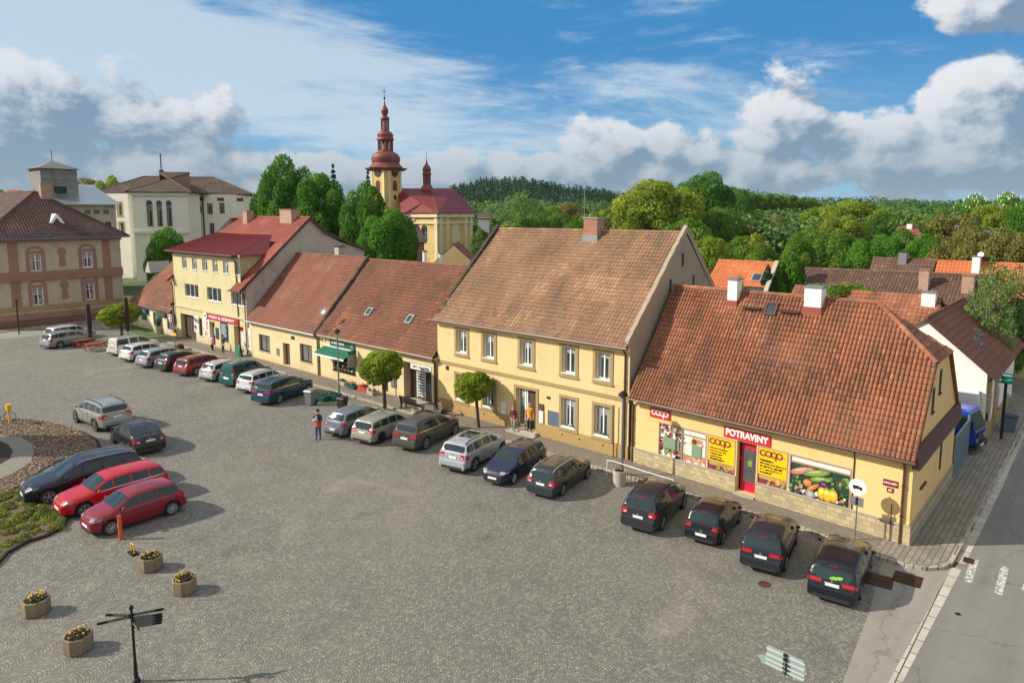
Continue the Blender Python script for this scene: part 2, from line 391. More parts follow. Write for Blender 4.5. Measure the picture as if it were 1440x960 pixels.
M['tile_coop'] = tilemat('orange_clay_tiles', (.36, .135, .070), (.15, .062, .040), (.52, .215, .115), dirt=(.085, .05, .038), damt=.85, dscale=.5)
M['tile_yel'] = tilemat('weathered_clay_tiles', (.325, .178, .102), (.17, .095, .058), (.46, .275, .16), dirt=(.12, .075, .048), damt=.85, moss=(.36, .25, .14), dscale=.45)
M['tile_red'] = tilemat('red_clay_tiles', (.27, .092, .055), (.12, .048, .034), (.40, .145, .08), dirt=(.12, .07, .048), damt=.75)
M['tile_old'] = tilemat('mossy_clay_tiles', (.245, .088, .052), (.10, .045, .032), (.38, .14, .075), dirt=(.10, .065, .042), damt=.7, moss=(.15, .12, .03))
M['tile_dark'] = tilemat('dark_brown_tiles', (.105, .05, .042), (.055, .032, .03), (.17, .08, .06), dirt=(.05, .035, .03))
M['tile_maroon'] = tilemat('maroon_tiles', (.34, .075, .055), (.24, .05, .04), (.42, .11, .08), damt=.35)
M['tile_brown'] = tilemat('brown_concrete_tiles', (.23, .088, .062), (.16, .065, .045), (.30, .125, .085), damt=.3)
M['tile_far'] = tilemat('old_brown_tiles', (.155, .085, .06), (.075, .045, .035), (.26, .15, .10), dirt=(.06, .04, .03))
M['tile_bright'] = tilemat('new_orange_tiles', (.60, .17, .06), (.48, .13, .05), (.70, .23, .09), damt=.2)
M['tile_school'] = tilemat('faded_brown_tiles', (.14, .085, .065), (.085, .055, .045), (.21, .125, .095))
M['redmetal'] = plain('maroon_sheet_metal', (.26, .045, .045), .35, .2)
M['copper'] = plain('red_painted_copper', (.20, .055, .042), .5, .1)
M['churchroof'] = plain('maroon_church_roof', (.17, .018, .021), .55, .0)
M['zinc'] = plain('zinc_sheet', (.38, .40, .42), .35, .7); M['bluezinc'] = plain('blue_gutter', (.12, .17, .22), .5, .2)
M['lead'] = plain('grey_slate', (.18, .18, .175), .6)
M['brick'] = paver('red_brick', (.44, .115, .06), (.33, .085, .05), .25, .08, vertical=True, mortar=(.32, .28, .24))
M['brick2'] = paver('pale_brick', (.50, .26, .17), (.36, .19, .13), .25, .08, vertical=True, mortar=(.4, .36, .3))
M['mortar'] = plain('mossy_mortar', (.055, .045, .033), .95); M['verge'] = plain('weathered_verge', (.36, .29, .21), .95)
M['concrete'] = plain('concrete', (.40, .37, .31), .9); M['planter'] = stucco('planter_concrete', (.27, .215, .135), stain=(.13, .10, .07), amt=.8, streak=.6)
M['pvc'] = plain('white_pvc', (.82, .82, .80), .35); M['brownframe'] = plain('brown_frame', (.07, .035, .022), .5)
M['oldwood'] = plain('old_wood_door', (.085, .05, .035), .8); M['browntube'] = plain('brown_downpipe', (.085, .04, .025), .4)
M['darkmetal'] = plain('dark_metal', (.02, .022, .022), .45, .5); M['grey'] = plain('grey_painted_steel', (.23, .24, .24), .45, .4)
M['galv'] = plain('galvanised_steel', (.50, .53, .53), .35, .8); M['blackpl'] = plain('black_plastic', (.018, .018, .018), .55)
M['whitepaint'] = plain('white_paint', (.82, .82, .80), .4); M['whitebox'] = plain('white_box', (.75, .75, .72), .6)
M['red'] = plain('red_sign', (.60, .02, .025), .4); M['redd'] = plain('crimson_sign', (.50, .012, .045), .4); M['coopred'] = plain('brick_red_sign', (.52, .065, .045), .45)
M['signyel'] = plain('yellow_poster', (.95, .55, .0), .45); M['signtxt'] = plain('brown_lettering', (.25, .035, .01), .5)
M['blk'] = plain('black_lettering', (.012, .012, .012), .5); M['green'] = plain('green_awning', (.0, .13, .075), .6)
M['teal'] = plain('dark_teal_board', (.008, .085, .07), .5); M['bluesign'] = plain('blue_sign', (.012, .06, .12), .5)
M['maroon'] = plain('maroon_plate', (.20, .01, .02), .4); M['soil'] = plain('soil', (.035, .022, .013), .95)
M['wood'] = plain('stained_timber', (.30, .075, .03), .6); M['benchw'] = plain('dark_timber', (.06, .035, .025), .7)
M['orange'] = plain('orange_bollard', (.62, .10, .02), .5); M['yel'] = plain('yellow_paint', (.75, .42, .01), .5)
M['hedge'] = plain('lawn', (.05, .11, .012), .9); M['rust'] = plain('rusty_iron', (.10, .045, .02), .8, .4)
M['bark'] = plain('bark', (.085, .06, .042), .95); M['birchbark'] = plain('birch_bark', (.5, .48, .43), .8)
def glassmat(name, c, rough=.06, spec=.8):
    t = NT(name); n = t.noise(t.pos(), 1.7, 3)
    t.base(t.mix(n, tuple(x * .5 for x in c), tuple(x * 1.6 for x in c))).set(Roughness=rough, Specular_IOR_Level=spec); return t.mat
M['glass'] = glassmat('window_glass', (.035, .045, .05)); M['glass2'] = glassmat('curtained_glass', (.16, .17, .16), .15)
M['panereflect'] = plain('painted_pane_reflection', (.30, .31, .31), .35); M['flash'] = plain('dull_red_flashing', (.27, .06, .045), .6)
M['shopglass'] = glassmat('shop_glass', (.03, .03, .03), .08); M['led'] = plain('green_led_board', (.005, .12, .09), .4)
ttl = NT('led_digits'); ttl.set(Base_Color=(.02, .5, .3), Emission_Color=(.1, .9, .5), Emission_Strength=.25, Roughness=.5); M['leddig'] = ttl.mat

# ---------------------------------------------------------------- the setting
def sheet(name, pts, z, mat, thick=0.0):
    b = MB()
    if thick: b.hexa([(x, y, z - thick) for x, y in pts], [(x, y, z) for x, y in pts])
    else: b.poly([(x, y, z) for x, y in pts])
    return struct(b.build(name, mat))
tg = NT('meadow'); co = tg.pos()
tg.base(tg.mix(tg.noise(co, .02, 5), (.035, .075, .015), (.10, .13, .035))).set(Roughness=.95)
sheet('ground', [(-4000, -600), (2500, -600), (2500, 5200), (-4000, 5200)], -.03, tg.mat)
sheet('square', [(-118, -30), (-4.2, -30), (-5.0, 20), (-5.55, 26), (-6.05, 30.3), (-80, 30.3), (-118, 30.3)], 0.0, M['cobble'])
KY = 30.35
sheet('asphalt_apron', [(-5.6, -30), (-4.9, -30), (-3.9, 31), (-6.2, 30.6), (-6.1, 29), (-5.6, 25.5), (-5.1, 20)], .004, M['asphalt2'])
sheet('road', [(-4.95, -30), (6.5, -30), (6.5, 130), (-3.0, 130), (-3.6, 50), (-3.75, 36), (-3.9, 30)], .004, M['asphalt'])
b = MB(); b.poly([(-4.77, -10, .008), (-4.47, -10, .008), (-3.65, 31, .008), (-3.97, 31, .008)]); b.poly([(-3.94, 31.6, .008), (-3.62, 31.6, .008), (-3.40, 54, .008), (-3.70, 54, .008)]); b.poly([(-3.70, 54.02, .008), (-3.40, 54.02, .008), (-2.8, 120, .008), (-3.1, 120, .008)])
struct(b.build('kerb_strip', M['kerbstrip']))
# raised pavement along the houses and round the corner
cor = [(-6.1 + 0, 29.75), (-5.3, 29.75), (-4.65, 30.0), (-4.2, 30.5), (-3.98, 31.2)]
sheet('pavement', [(-80, KY + .15), (-20, KY + .15), (-9.6, KY + .15), (-6.6, 29.95), (-6.6, 41), (-80, 33.2)], .12, M['mosaic'])
sheet('side_pavement', [(-6.6, 29.95), (-6.1, 29.87), (-5.3, 29.87), (-4.7, 30.12), (-4.3, 30.6), (-4.12, 31.25), (-3.98, 36), (-3.83, 54.6), (-3.4, 120), (-6.4, 120), (-6.6, 60)], .124, M['paver'])
b = MB(); line = [(-80, KY), (-20, KY), (-9.6, KY), (-6.6, 29.82)] + cor + [(-3.87, 36), (-3.71, 54.6), (-3.2, 120)]
for i in range(len(line) - 1):
    p, q = line[i], line[i + 1]; d = Vector((q[0] - p[0], q[1] - p[1])); L_ = d.length; d.normalize(); nx, ny = -d.y * .15, d.x * .15
    b.hexa([(p[0], p[1], -.02), (q[0], q[1], -.02), (q[0] + nx, q[1] + ny, -.02), (p[0] + nx, p[1] + ny, -.02)],
           [(p[0], p[1], .13), (q[0], q[1], .13), (q[0] + nx, q[1] + ny, .13), (p[0] + nx, p[1] + ny, .13)])
struct(b.build('kerb', M['kerb']))
# side street by the pink house
sheet('side_street', [(-130, 14), (-93.5, 17), (-92.5, 24), (-93, 30), (-92.8, 60), (-99.5, 60), (-99.5, 36), (-99.5, 18), (-130, 16)], .004, M['asphalt2'])
b = MB(); b.hexa([(-99.3, 10, -.02), (-98.0, 10, -.02), (-99.2, 36, -.02), (-100.4, 36, -.02)], [(-99.3, 10, .12), (-98.0, 10, .12), (-99.2, 36, .12), (-100.4, 36, .12)])
struct(b.build('pavement', M['kerb']))
sheet('lawn', [(-118, 38), (-93, 38), (-84, 60), (-118, 62)], .01, M['hedge'])
# worn zebra stripes, drain, grates, manhole
b = MB()
tw = NT('worn_road_paint'); nn = tw.noise(tw.pos(), 9, 6, .75)
tw.base((.72, .72, .70)).set(Roughness=.7, Alpha=tw.ramp(nn, [(.46, 0.0), (.54, 1.0)])); 
for (a, c_) in (((1361, 818), (1371, 786)), ((1404, 835), (1413, 797)), ((1441, 830), (1452, 812))):
    p = G(*a); q = G(*c_); b.poly([(p[0] - .13, p[1], .009), (p[0] + .13, p[1] - .05, .009), (q[0] + .13, q[1], .009), (q[0] - .13, q[1], .009)])
struct(b.build('road_marking', tw.mat))
def grate(name, x, y, rz, w, h, label):
    t = thing(name, label, 'grate', (x, y, .006), rz, 'iron drain gratings by the corner')
    b = MB(); b.box(-w / 2, -h / 2, 0, w / 2, h / 2, .012); b.build('frame', M['blk'], t)
    b = MB(); n = 13
    for i in range(n): xx = -w / 2 + w * (i + .5) / n; b.box(xx - .018, -h / 2 + .03, .012, xx + .018, h / 2 - .03, .03)
    b.box(-w / 2 + .02, -.02, .012, w / 2 - .02, .02, .034); b.build('bars', M['rust'], t)
p = G(1236, 816); grate('drain_grate', p[0], p[1], R(8), .95, 1.0, 'rusty drain grating beside the black estate car at the corner')
p = G(1276, 814); grate('drain_grate', p[0], p[1], R(4), .95, .95, 'rusty drain grating in the asphalt apron below the pavement corner')
p = G(1362, 788); grate('drain_grate', p[0], p[1], R(4), .35, .5, 'small rusty gully grate set in the kerb strip')
b = MB(); p = G(1075, 821); b.cyl((p[0], p[1], 0), (p[0], p[1], .012), .24, n=20); tag(b.build('manhole_cover', M['rust']), 'round rusty cover in the cobbles in front of the parked cars', 'manhole cover')
b = MB(); p = G(1347, 863); b.cyl((p[0], p[1], .004), (p[0], p[1], .016), .12, n=4); tag(b.build('valve_cover', M['blk']), 'small dark valve cover in the road surface', 'valve cover')

# ---------------------------------------------------------------- roofs
def tiles(mb, O, U, V, poly, pu=.27, pv=.36, amp=.035, lip=.045, ridge_ok=True, jit=1.0, gap=.02):
    O = V3(O); U = V3(U).normalized(); V = V3(V).normalized(); N = U.cross(V).normalized()
    if N.z < 0: N = -N
    mb.add([O + U * u + V * v for u, v in poly], [list(range(len(poly)))], 0, .1)
    mb.add([O + U * u + V * v - N * .12 for u, v in poly], [list(range(len(poly)))], 0, .1)
    us = [p[0] for p in poly]; vs = [p[1] for p in poly]; u0, u1, v0, v1 = min(us), max(us), min(vs), max(vs)
    nr = max(1, round((v1 - v0) / pv)); pv = (v1 - v0) / nr; nc = max(1, round((u1 - u0) / pu)); pu = (u1 - u0) / nc
    patch = [(random.uniform(u0, u1), random.uniform(v0, v1), random.uniform(.5, 1.6), random.choice((.35, -.25, .3))) for _ in range(9)]
    for j in range(nr):
        va = v0 + j * pv - .02; vb = va + pv + .04
        for i in range(nc):
            ua = u0 + i * pu; uc, vc = ua + pu / 2, va + pv / 2 + .02
            if not inpoly(uc, vc, poly): continue
            r = min(1, max(0, random.gauss(.5, .2) * jit + .5 * (1 - jit)))
            for (pu_, pv_, pr, pa) in patch:
                if abs(uc - pu_) < pr and abs(vc - pv_) < pr * .7: r = min(1, max(0, r + pa))
            dz = random.uniform(0, .014) + .03 * math.sin(uc * .8 + u1) * math.sin(vc * .9 + 1) - .02; g = pu * gap * 2
            pts = []
            for k in range(4):
                u = ua + g / 2 + (pu - g) * k / 3; h = amp * (0, 1, .9, .15)[k] + dz
                pts.append(O + U * u + V * va + N * (h + lip)); pts.append(O + U * u + V * vb + N * (h + .008)); pts.append(O + U * u + V * va + N * (.004))
            f = [[3 * k, 3 * k + 3, 3 * k + 4, 3 * k + 1] for k in range(3)] + [[3 * k + 2, 3 * k + 5, 3 * k + 3, 3 * k] for k in range(3)]
            mb.add(pts, f, 0, r)
def ridge(mb, P, Q, rad=.11, step=.4, r0=.7):
    P = V3(P); Q = V3(Q); d = Q - P; n = max(1, int(d.length / step)); d /= n
    for i in range(n):
        mb.cyl(P + d * i, P + d * (i + 1.06), rad, rad * .86, 8, 0, True, min(1, max(0, random.gauss(r0, .18))))
def slab_roof(mb, pts, thick=.12, mi=0):
    mb.hexa([(x, y, z - thick) for x, y, z in pts], pts, mi)
def rtiles(mb, a, b_, c, d, **k):
    """tile the quad a(eave left) b(eave right) c(top right) d(top left)"""
    a, b_, c, d = map(V3, (a, b_, c, d)); U = (b_ - a).normalized(); N = U.cross(d - a).normalized(); V = N.cross(U).normalized()
    if V.z < 0: V = -V
    tiles(mb, a, U, V, [((p - a).dot(U), (p - a).dot(V)) for p in (a, b_, c, d)], **k)

# ---------------------------------------------------------------- walls with real openings
def wall(mb, P, U, length, z0, z1, openings=(), depth=.22, inward=None, mi=0, jm=None):
    """vertical wall from P along unit U; openings (u0, z0, u1, z1); inward = direction into the house"""
    P = V3(P); U = V3(U).normalized(); I = V3(inward)
    us = sorted({0, length, *[o[0] for o in openings], *[o[2] for o in openings]}); zs = sorted({z0, z1, *[o[1] for o in openings], *[o[3] for o in openings]})
    zs = [z for z in zs if z0 <= z <= z1]
    pt = lambda u, z, d=0: P + U * u + V3((0, 0, z)) + I * d
    for i in range(len(us) - 1):
        for j in range(len(zs) - 1):
            cu, cz = (us[i] + us[i + 1]) / 2, (zs[j] + zs[j + 1]) / 2
            if any(o[0] < cu < o[2] and o[1] < cz < o[3] for o in openings): continue
            mb.poly([pt(us[i], zs[j]), pt(us[i + 1], zs[j]), pt(us[i + 1], zs[j + 1]), pt(us[i], zs[j + 1])], mi)
    for o in openings:
        d = o[4] if len(o) > 4 else depth; a, z, b2, zz = o[:4]
        j = mi if jm is None else jm
        mb.poly([pt(a, z), pt(a, zz), pt(a, zz, d), pt(a, z, d)], j); mb.poly([pt(b2, z), pt(b2, z, d), pt(b2, zz, d), pt(b2, zz)], j)
        mb.poly([pt(a, zz), pt(b2, zz), pt(b2, zz, d), pt(a, zz, d)], j); mb.poly([pt(a, z), pt(a, z, d), pt(b2, z, d), pt(b2, z)], j)
def frame_mb(P, U, I, u0, z0, u1, z1, d, t=.07, th=.05, mull=(), trans=()):
    b = MB(); P = V3(P); U = V3(U); I = V3(I)
    def bx(ua, za, ub, zb, dd=0):
        c = P + U * ((ua + ub) / 2) + V3((0, 0, (za + zb) / 2)) + I * (d - th / 2 + dd); b.obox(c, U, abs(ub - ua) / 2, I, th / 2, (0, 0, 1), abs(zb - za) / 2)
    bx(u0, z0, u0 + t, z1); bx(u1 - t, z0, u1, z1); bx(u0 + t, z0, u1 - t, z0 + t); bx(u0 + t, z1 - t, u1 - t, z1)
    for k in mull: c = u0 + (u1 - u0) * k; bx(c - t * .6, z0 + t, c + t * .6, z1 - t, -.004)
    for k in trans: c = z0 + (z1 - z0) * k; bx(u0 + t, c - t * .4, u1 - t, c + t * .4, .003)
    return b
def window(parent, P, U, I, u0, z0, u1, z1, d=.16, fm='pvc', mull=(.5,), trans=(), glass='glass', sill=True, surround=None, sw=.16, t=.07, box=False, name='window'):
    f = frame_mb(P, U, I, u0, z0, u1, z1, d, t=t, mull=mull, trans=trans).build(name, M[fm], parent)
    P = V3(P); U = V3(U); I = V3(I)
    pt = lambda u, z, dd: P + U * u + V3((0, 0, z)) + I * dd
    b = MB(); b.poly([pt(u0 + t * .5, z0 + t * .5, d - .02), pt(u1 - t * .5, z0 + t * .5, d - .02), pt(u1 - t * .5, z1 - t * .5, d - .02), pt(u0 + t * .5, z1 - t * .5, d - .02)])
    b.build('pane', M[glass], f)
    if glass == 'glass' and .6 < u1 - u0 < 1.8 and z1 - z0 > 1.1:  # pale strips painted over the panes in place of bright reflections
        b = MB(); cw = (u1 - u0) * random.uniform(.14, .24)
        for ua, ub in ((u0 + t, u0 + t + cw), (u1 - t - cw, u1 - t)): b.poly([pt(ua, z0 + t, d - .024), pt(ub, z0 + t, d - .024), pt(ub, z1 - t, d - .024), pt(ua, z1 - t, d - .024)])
        b.poly([pt(u0 + t, z1 - t - (z1 - z0) * random.uniform(.12, .45), d - .023), pt(u1 - t, z1 - t - (z1 - z0) * .2, d - .023), pt(u1 - t, z1 - t, d - .023), pt(u0 + t, z1 - t, d - .023)]); b.build('pane_reflection', M['panereflect'], f)
    if sill:
        b = MB(); b.obox(pt((u0 + u1) / 2, z0 - .03, d / 2 - .04), U, (u1 - u0) / 2 + .05, I, d / 2 + .04, (0, 0, 1), .03); b.build('sill', M['whitepaint' if sill is True else sill], f)
    if surround:
        b = MB()
        for (a, c, e, g) in ((u0 - sw, z0 - sw, u0, z1 + sw), (u1, z0 - sw, u1 + sw, z1 + sw), (u0, z1, u1, z1 + sw), (u0, z0 - sw, u1, z0)):
            b.obox(pt((a + e) / 2, (c + g) / 2, -.02), U, (e - a) / 2, I, .025, (0, 0, 1), (g - c) / 2)
        b.obox(pt((u0 + u1) / 2, z0 - sw - .03, -.05), U, (u1 - u0) / 2 + sw + .04, I, .06, (0, 0, 1), .035)
        b.build('surround', M[surround], f)
    return f
def text_mesh(s, size, ext=.004, bold=.0, align='CENTER', shear=0.0):
    cu = bpy.data.curves.new('txt', 'FONT'); cu.body = s; cu.size = size; cu.extrude = ext; cu.offset = bold; cu.align_x = align; cu.align_y = 'CENTER'; cu.shear = shear
    ob = bpy.data.objects.new('txt', cu); COL.objects.link(ob)
    bpy.context.view_layer.update()
    me = bpy.data.meshes.new_from_object(ob.evaluated_get(bpy.context.evaluated_depsgraph_get()))
    bpy.data.objects.remove(ob); bpy.data.curves.remove(cu); return me
def text(name, s, size, c, mat, parent=None, U=(1, 0, 0), W=(0, 0, 1), width=None, bold=0.0, ext=.006, align='CENTER', shear=0.0, height=None):
    me = text_mesh(s, size, ext, bold, align, shear); me.name = name
    xs = [v.co.x for v in me.vertices]; w = (max(xs) - min(xs)) or 1; k = (width / w) if width else 1
    ys = [v.co.y for v in me.vertices]; kh = (height / (max(ys) - min(ys))) if height else 1
    U = V3(U).normalized(); W = V3(W).normalized(); N = U.cross(W)
    o = ORG.get(parent.name, (0, 0, 0)) if parent else (0, 0, 0); c = V3(c) - V3(o)
    for v in me.vertices: v.co = c + U * (v.co.x * k) + W * (v.co.y * kh) + N * v.co.z
    me.materials.clear(); me.materials.append(mat)
    ob = bpy.data.objects.new(name, me); COL.objects.link(ob); ob.parent = parent
    if parent: ORG[ob.name] = o
    return ob
def coop_logo(b, c, U, W, N, w, th=.0):
    """the four linked rings of the shop emblem"""
    c = V3(c); U = V3(U); W = V3(W); N = V3(N); r = w / 7.0; t = r * .36
    def arc(cx, a0, a1, n=20):
        pts = []
        for i in range(n + 1):
            a = a0 + (a1 - a0) * i / n
            for rr in (r - t, r + t * .25):
                pts.append(c + U * (cx + rr * 1.08 * math.cos(a)) + W * (rr * math.sin(a)))
        top = [p + N * .008 for p in pts]
        fs = [[2 * i, 2 * i + 1, 2 * i + 3, 2 * i + 2] for i in range(n)]; b.add(top, fs)
    arc(-2.55 * r, R(50), R(320)); arc(-.8 * r, 0, R(360)); arc(.9 * r, 0, R(360)); arc(2.6 * r, R(0), R(360))
    b.add([c + U * (2.6 * r - r * 1.3 + t * k) + W * (-r * z) + N * .009 for k, z in ((.15, 0), (1.35, 0), (1.35, 1.75), (.15, 1.75))], [[0, 1, 2, 3]])
def board(b, P0, P1, z0, z1, off, mi=0):
    """thin upright board between two ground points, off in front"""
    p = V3((*P0, 0)); q = V3((*P1, 0)); U = (q - p).normalized(); N = V3((U.y, -U.x, 0))
    b.obox((p + q) / 2 + N * off + V3((0, 0, (z0 + z1) / 2)), U, (q - p).length / 2, N, .02, (0, 0, 1), (z1 - z0) / 2, mi)
def chimney(parent, c, sx, sy, h, mat='brick', capm='concrete', base=None, name='chimney'):
    b = MB(); x, y, z = c; b.box(x - sx, y - sy, z - 1.0, x + sx, y + sy, z + h); ch = b.build(name, M[mat], parent)
    b = MB(); b.box(x - sx - .06, y - sy - .06, z + h, x + sx + .06, y + sy + .06, z + h + .09); b.build('cap', M[capm], ch)
    if base:
        b = MB(); b.box(x - sx - .05, y - sy - .05, z - 1.0, x + sx + .05, y + sy + .05, z - .16); b.build('flashing', M[base], ch)
    return ch
def skylight(parent, O, U, V, u, v, w, h, mat='zinc', name='skylight'):
    O = V3(O); U = V3(U).normalized(); V = V3(V).normalized(); N = U.cross(V); N = N if N.z > 0 else -N
    c = O + U * u + V * v + N * .09
    b = MB()
    for s in (-1, 1):
        b.obox(c + U * (s * (w / 2)), U, .05, V, h / 2 + .05, N, .07); b.obox(c + V * (s * (h / 2)), U, w / 2, V, .05, N, .072)
    f = b.build(name, M[mat], parent)
    b = MB(); b.obox(c, U, w / 2 - .04, V, h / 2 - .04, N, .03); b.build('pane', M['glass'], f); return f
def downpipe(parent, x, y, z1, mat='browntube', rad=.055):
    b = MB(); b.cyl((x, y - .25, z1), (x, y - .02, z1 - .35), rad, n=8); b.cyl((x, y - .02, z1 - .35), (x, y - .02, .1), rad, n=8)
    for z in (z1 * .35, z1 * .7): b.cyl((x, y - .02, z), (x, y - .02, z + .05), rad * 1.4, n=8)
    return b.build('downpipe', M[mat], parent, smooth=40)
def gutter(parent, P, Q, mat='browntube', rad=.075):
    b = MB(); b.cyl(P, Q, rad, n=8); return b.build('gutter', M[mat], parent, smooth=40)
FY = 32.5
UX = (1, 0, 0); IY = (0, 1, 0)

# ======================================================= the tall yellow house (two storeys)
X0, X1 = -35.8, -19.95; EZ = 6.75; RY, RZ = 38.75, 12.8; BY = 44.9
h = thing('town_house', 'yellow two storey house with five upper windows and a huge weathered tile roof', 'house', (X0, FY, 0), world_verts=True)
def zr(px, py, s=600, t=290, k=2.5275): return (s + px / k, t + py / k)
def rect(l, tp, r_, bt, Y=FY): a = AY(*zr(l, tp), Y); c = AY(*zr(r_, bt), Y); return (a[0], c[1], c[0], a[1])
ups = [rect(104, 437, 146, 515), rect(200, 452, 243, 533), rect(331, 470, 379, 555), rect(479, 492, 533, 584), rect(598, 509, 657, 603)]
zt = sum(r_[3] for r_ in ups) / 5; zb = sum(r_[1] for r_ in ups) / 5
ups = [((a + c) / 2 - .50, zt - 1.62, (a + c) / 2 + .50, zt - .05) for (a, _, c, _) in ups]
lows = [rect(104, 603, 146, 690), rect(200, 622, 243, 722), rect(479, 680, 531, 784), rect(595, 703, 653, 812)]
lows = [((a + c) / 2 - .54, 1.12, (a + c) / 2 + .54, 2.92) for (a, _, c, _) in lows]
dr = rect(322, 665, 386, 770); dx = (dr[0] + dr[2]) / 2; door = (dx - .82, .32, dx + .82, 2.92, .35)
b = MB(); ops = ups + lows + [door]
wall(b, (X0, FY, 0), UX, X1 - X0, 0, EZ, [(o[0] - X0, o[1], o[2] - X0, *o[3:]) for o in ops], inward=IY)
b.poly([(X0, FY, 0), (X0, BY, 0), (X0, BY, EZ), (X0, RY, RZ - .1), (X0, FY, EZ)]); b.poly([(X0, BY, 0), (X1, BY, 0), (X1, BY, EZ), (X0, BY, EZ)])
wl = b.build('wall', M['yellow'], h)
# right gable with three slit openings
def gable(mb, X, pts, ops, nx=1, depth=.3):
    """gable polygon pts (y, z); slit openings punched as recessed dark niches handled by separate parts"""
    mb.poly([(X, y, z) for y, z in pts])
b = MB(); gable(b, X1, [(FY, 0), (BY, 0), (BY, EZ), (RY, RZ + .02), (FY, EZ)], ())
b.poly([(X1 - .45, FY + .01, EZ), (X1 - .45, RY, RZ), (X1 - .45, BY, EZ)])
b.build('gable_wall', M['gablestone'], h)
for (px, py) in ((zr(910, 190)), (zr(866, 283)), (zr(948, 266))):
    y, z = AX(px, py, X1); b = MB(); b.box(X1 + .003, y - .13, z - .4, X1 + .02, y + .13, z + .4); o = b.build('window', M['blk'], h)
    b = MB(); b.box(X1 + .0, y - .2, z - .46, X1 + .05, y + .2, z - .4); b.build('sill', M['gablestone'], o)
# parapets on both verges
for X, mt, xa in ((X1, 'verge', X1 - .22), (X0, 'mortar', X0 - .05)):
    b = MB()
    for (ya, za, yb, zb_) in ((FY - .25, EZ - .15, RY, RZ + .12), (BY + .25, EZ - .15, RY, RZ + .12)):
        n = 26
        for i in range(n):
            f0, f1 = i / n, (i + 1) / n; hh = random.uniform(.36, .44) if X == X1 else random.uniform(.2, .28)
            p0 = (ya + (yb - ya) * f0, za + (zb_ - za) * f0); p1 = (ya + (yb - ya) * f1, za + (zb_ - za) * f1)
            b.hexa([(xa, p0[0], p0[1] - .1), (xa + .26, p0[0], p0[1] - .1), (xa + .26, p1[0], p1[1] - .1), (xa, p1[0], p1[1] - .1)],
                   [(xa, p0[0], p0[1] + hh), (xa + .26, p0[0], p0[1] + hh), (xa + .26, p1[0], p1[1] + hh), (xa, p1[0], p1[1] + hh)])
    b.build('verge', M[mt], h)
b = MB(); e = FY - .45; ez = EZ - .12
rtiles(b, (X0 - .02, e, ez), (X1 + .0, e, ez), (X1 + .0, RY, RZ), (X0 - .02, RY, RZ), pu=.25, pv=.30, amp=.022, lip=.05, gap=.05)
slab_roof(b, [(X0, RY, RZ), (X1, RY, RZ), (X1, BY + .4, EZ - .2), (X0, BY + .4, EZ - .2)]); ridge(b, (X0, RY, RZ + .02), (X1, RY, RZ + .02), .13)
b.build('roof', M['tile_yel'], h, rnd=True)
gutter(h, (X0 - .3, e - .06, ez - .05), (X1 + .1, e - .06, ez - .05)); downpipe(h, X1 - .25, FY - .06, EZ - .25); downpipe(h, X0 - .12, FY - .06, 3.6)
b = MB(); b.box(X0 - .02, FY - .3, EZ - .32, X1 + .02, FY, EZ - .16); b.box(X0 - .02, FY - .18, EZ - .46, X1 + .02, FY, EZ - .323); b.build('cornice', M['yellow'], h)
b = MB(); b.box(X0 - .02, FY - .06, 3.46, X1 + .02, FY - .002, 3.68); b.build('string_course', M['trim'], h)
b = MB(); dl, drr = door[0] - .2, door[2] + .2
for a, c in ((X0 - .01, dl), (drr, X1 + .01)):
    b.box(a, FY - .05, 0, c, FY - .002, .93)
pl = b.build('plinth', M['ochre'], h)
b = MB()
for x in (-34.3, -31.2, -24.6, -23.3, -21.6): b = MB(); b.cyl((x, FY - .05, .6), (x, FY - .056, .6), .06, n=10); b.build('vent', M['blk'], h)
for o in ups: window(h, (0, FY, 0), UX, IY, *o, surround='trim', sw=.2, d=.2)
for o in lows:
    f = window(h, (0, FY, 0), UX, IY, *o, surround='trim', sw=.17, d=.2)
    b = MB(); b.box(o[0] + .08, FY - .08, o[1] + .0, o[2] - .08, FY + .06, o[1] + .1)
    fb = b.build('flower_box', M['pvc'], f)
    if o is not lows[0]:
        b = MB(); b.box(o[0] + .1, FY - .06, o[1] + .08, o[2] - .1, FY + .04, o[1] + .13)
        for _ in range(26):
            x = random.uniform(o[0] + .1, o[2] - .1); y = FY + random.uniform(-.06, .04); z = o[1] + random.uniform(.12, .26); b.cyl((x, y, o[1] + .1), (x, y, z), .01, n=4); b.ball((x, y, z), .035, n=6, mi=random.choice((0, 0, 1)))
        b.build('plants', [M['hedge'], M['pvc']], f)
# door, surround, steps
b = MB()
for (a, c, e_, g) in ((door[0] - .2, .3, door[0], 3.1), (door[2], .3, door[2] + .2, 3.1), (door[0], 2.92, door[2], 3.1)): b.box(a, FY - .045, c, e_, FY - .003, g)
b.build('door_surround', M['trim'], h)
d_ = MB(); d_.box(door[0], FY + .3, .32, door[2], FY + .34, 2.92, 0); do = d_.build('door', M['oldwood'], h)
b = MB(); y = FY + .24
for (a, c) in ((door[0] + .03, door[0] + .1), (door[0] + .5, door[0] + .62), (door[0] + .68, door[0] + .76)): b.box(a, y, .34, c, y + .05, 2.9)
b.box(door[0] + .03, y, 2.82, door[0] + .75, y + .05, 2.9); b.box(door[0] + .03, y, .34, door[0] + .75, y + .05, .5); b.build('door_frame', M['pvc'], do)
b = MB(); b.poly([(door[0] + .06, y + .02, .4), (door[0] + .7, y + .02, .4), (door[0] + .7, y + .02, 2.85), (door[0] + .06, y + .02, 2.85)]); b.build('pane', M['glass2'], do)
b = MB(); b.box(door[0] - .15, FY - .42, .1, door[2] + .25, FY + .3, .3); b.box(door[0] - .3, FY - .75, .1, door[2] + .4, FY - .42, .2); b.build('steps', M['concrete'], h)
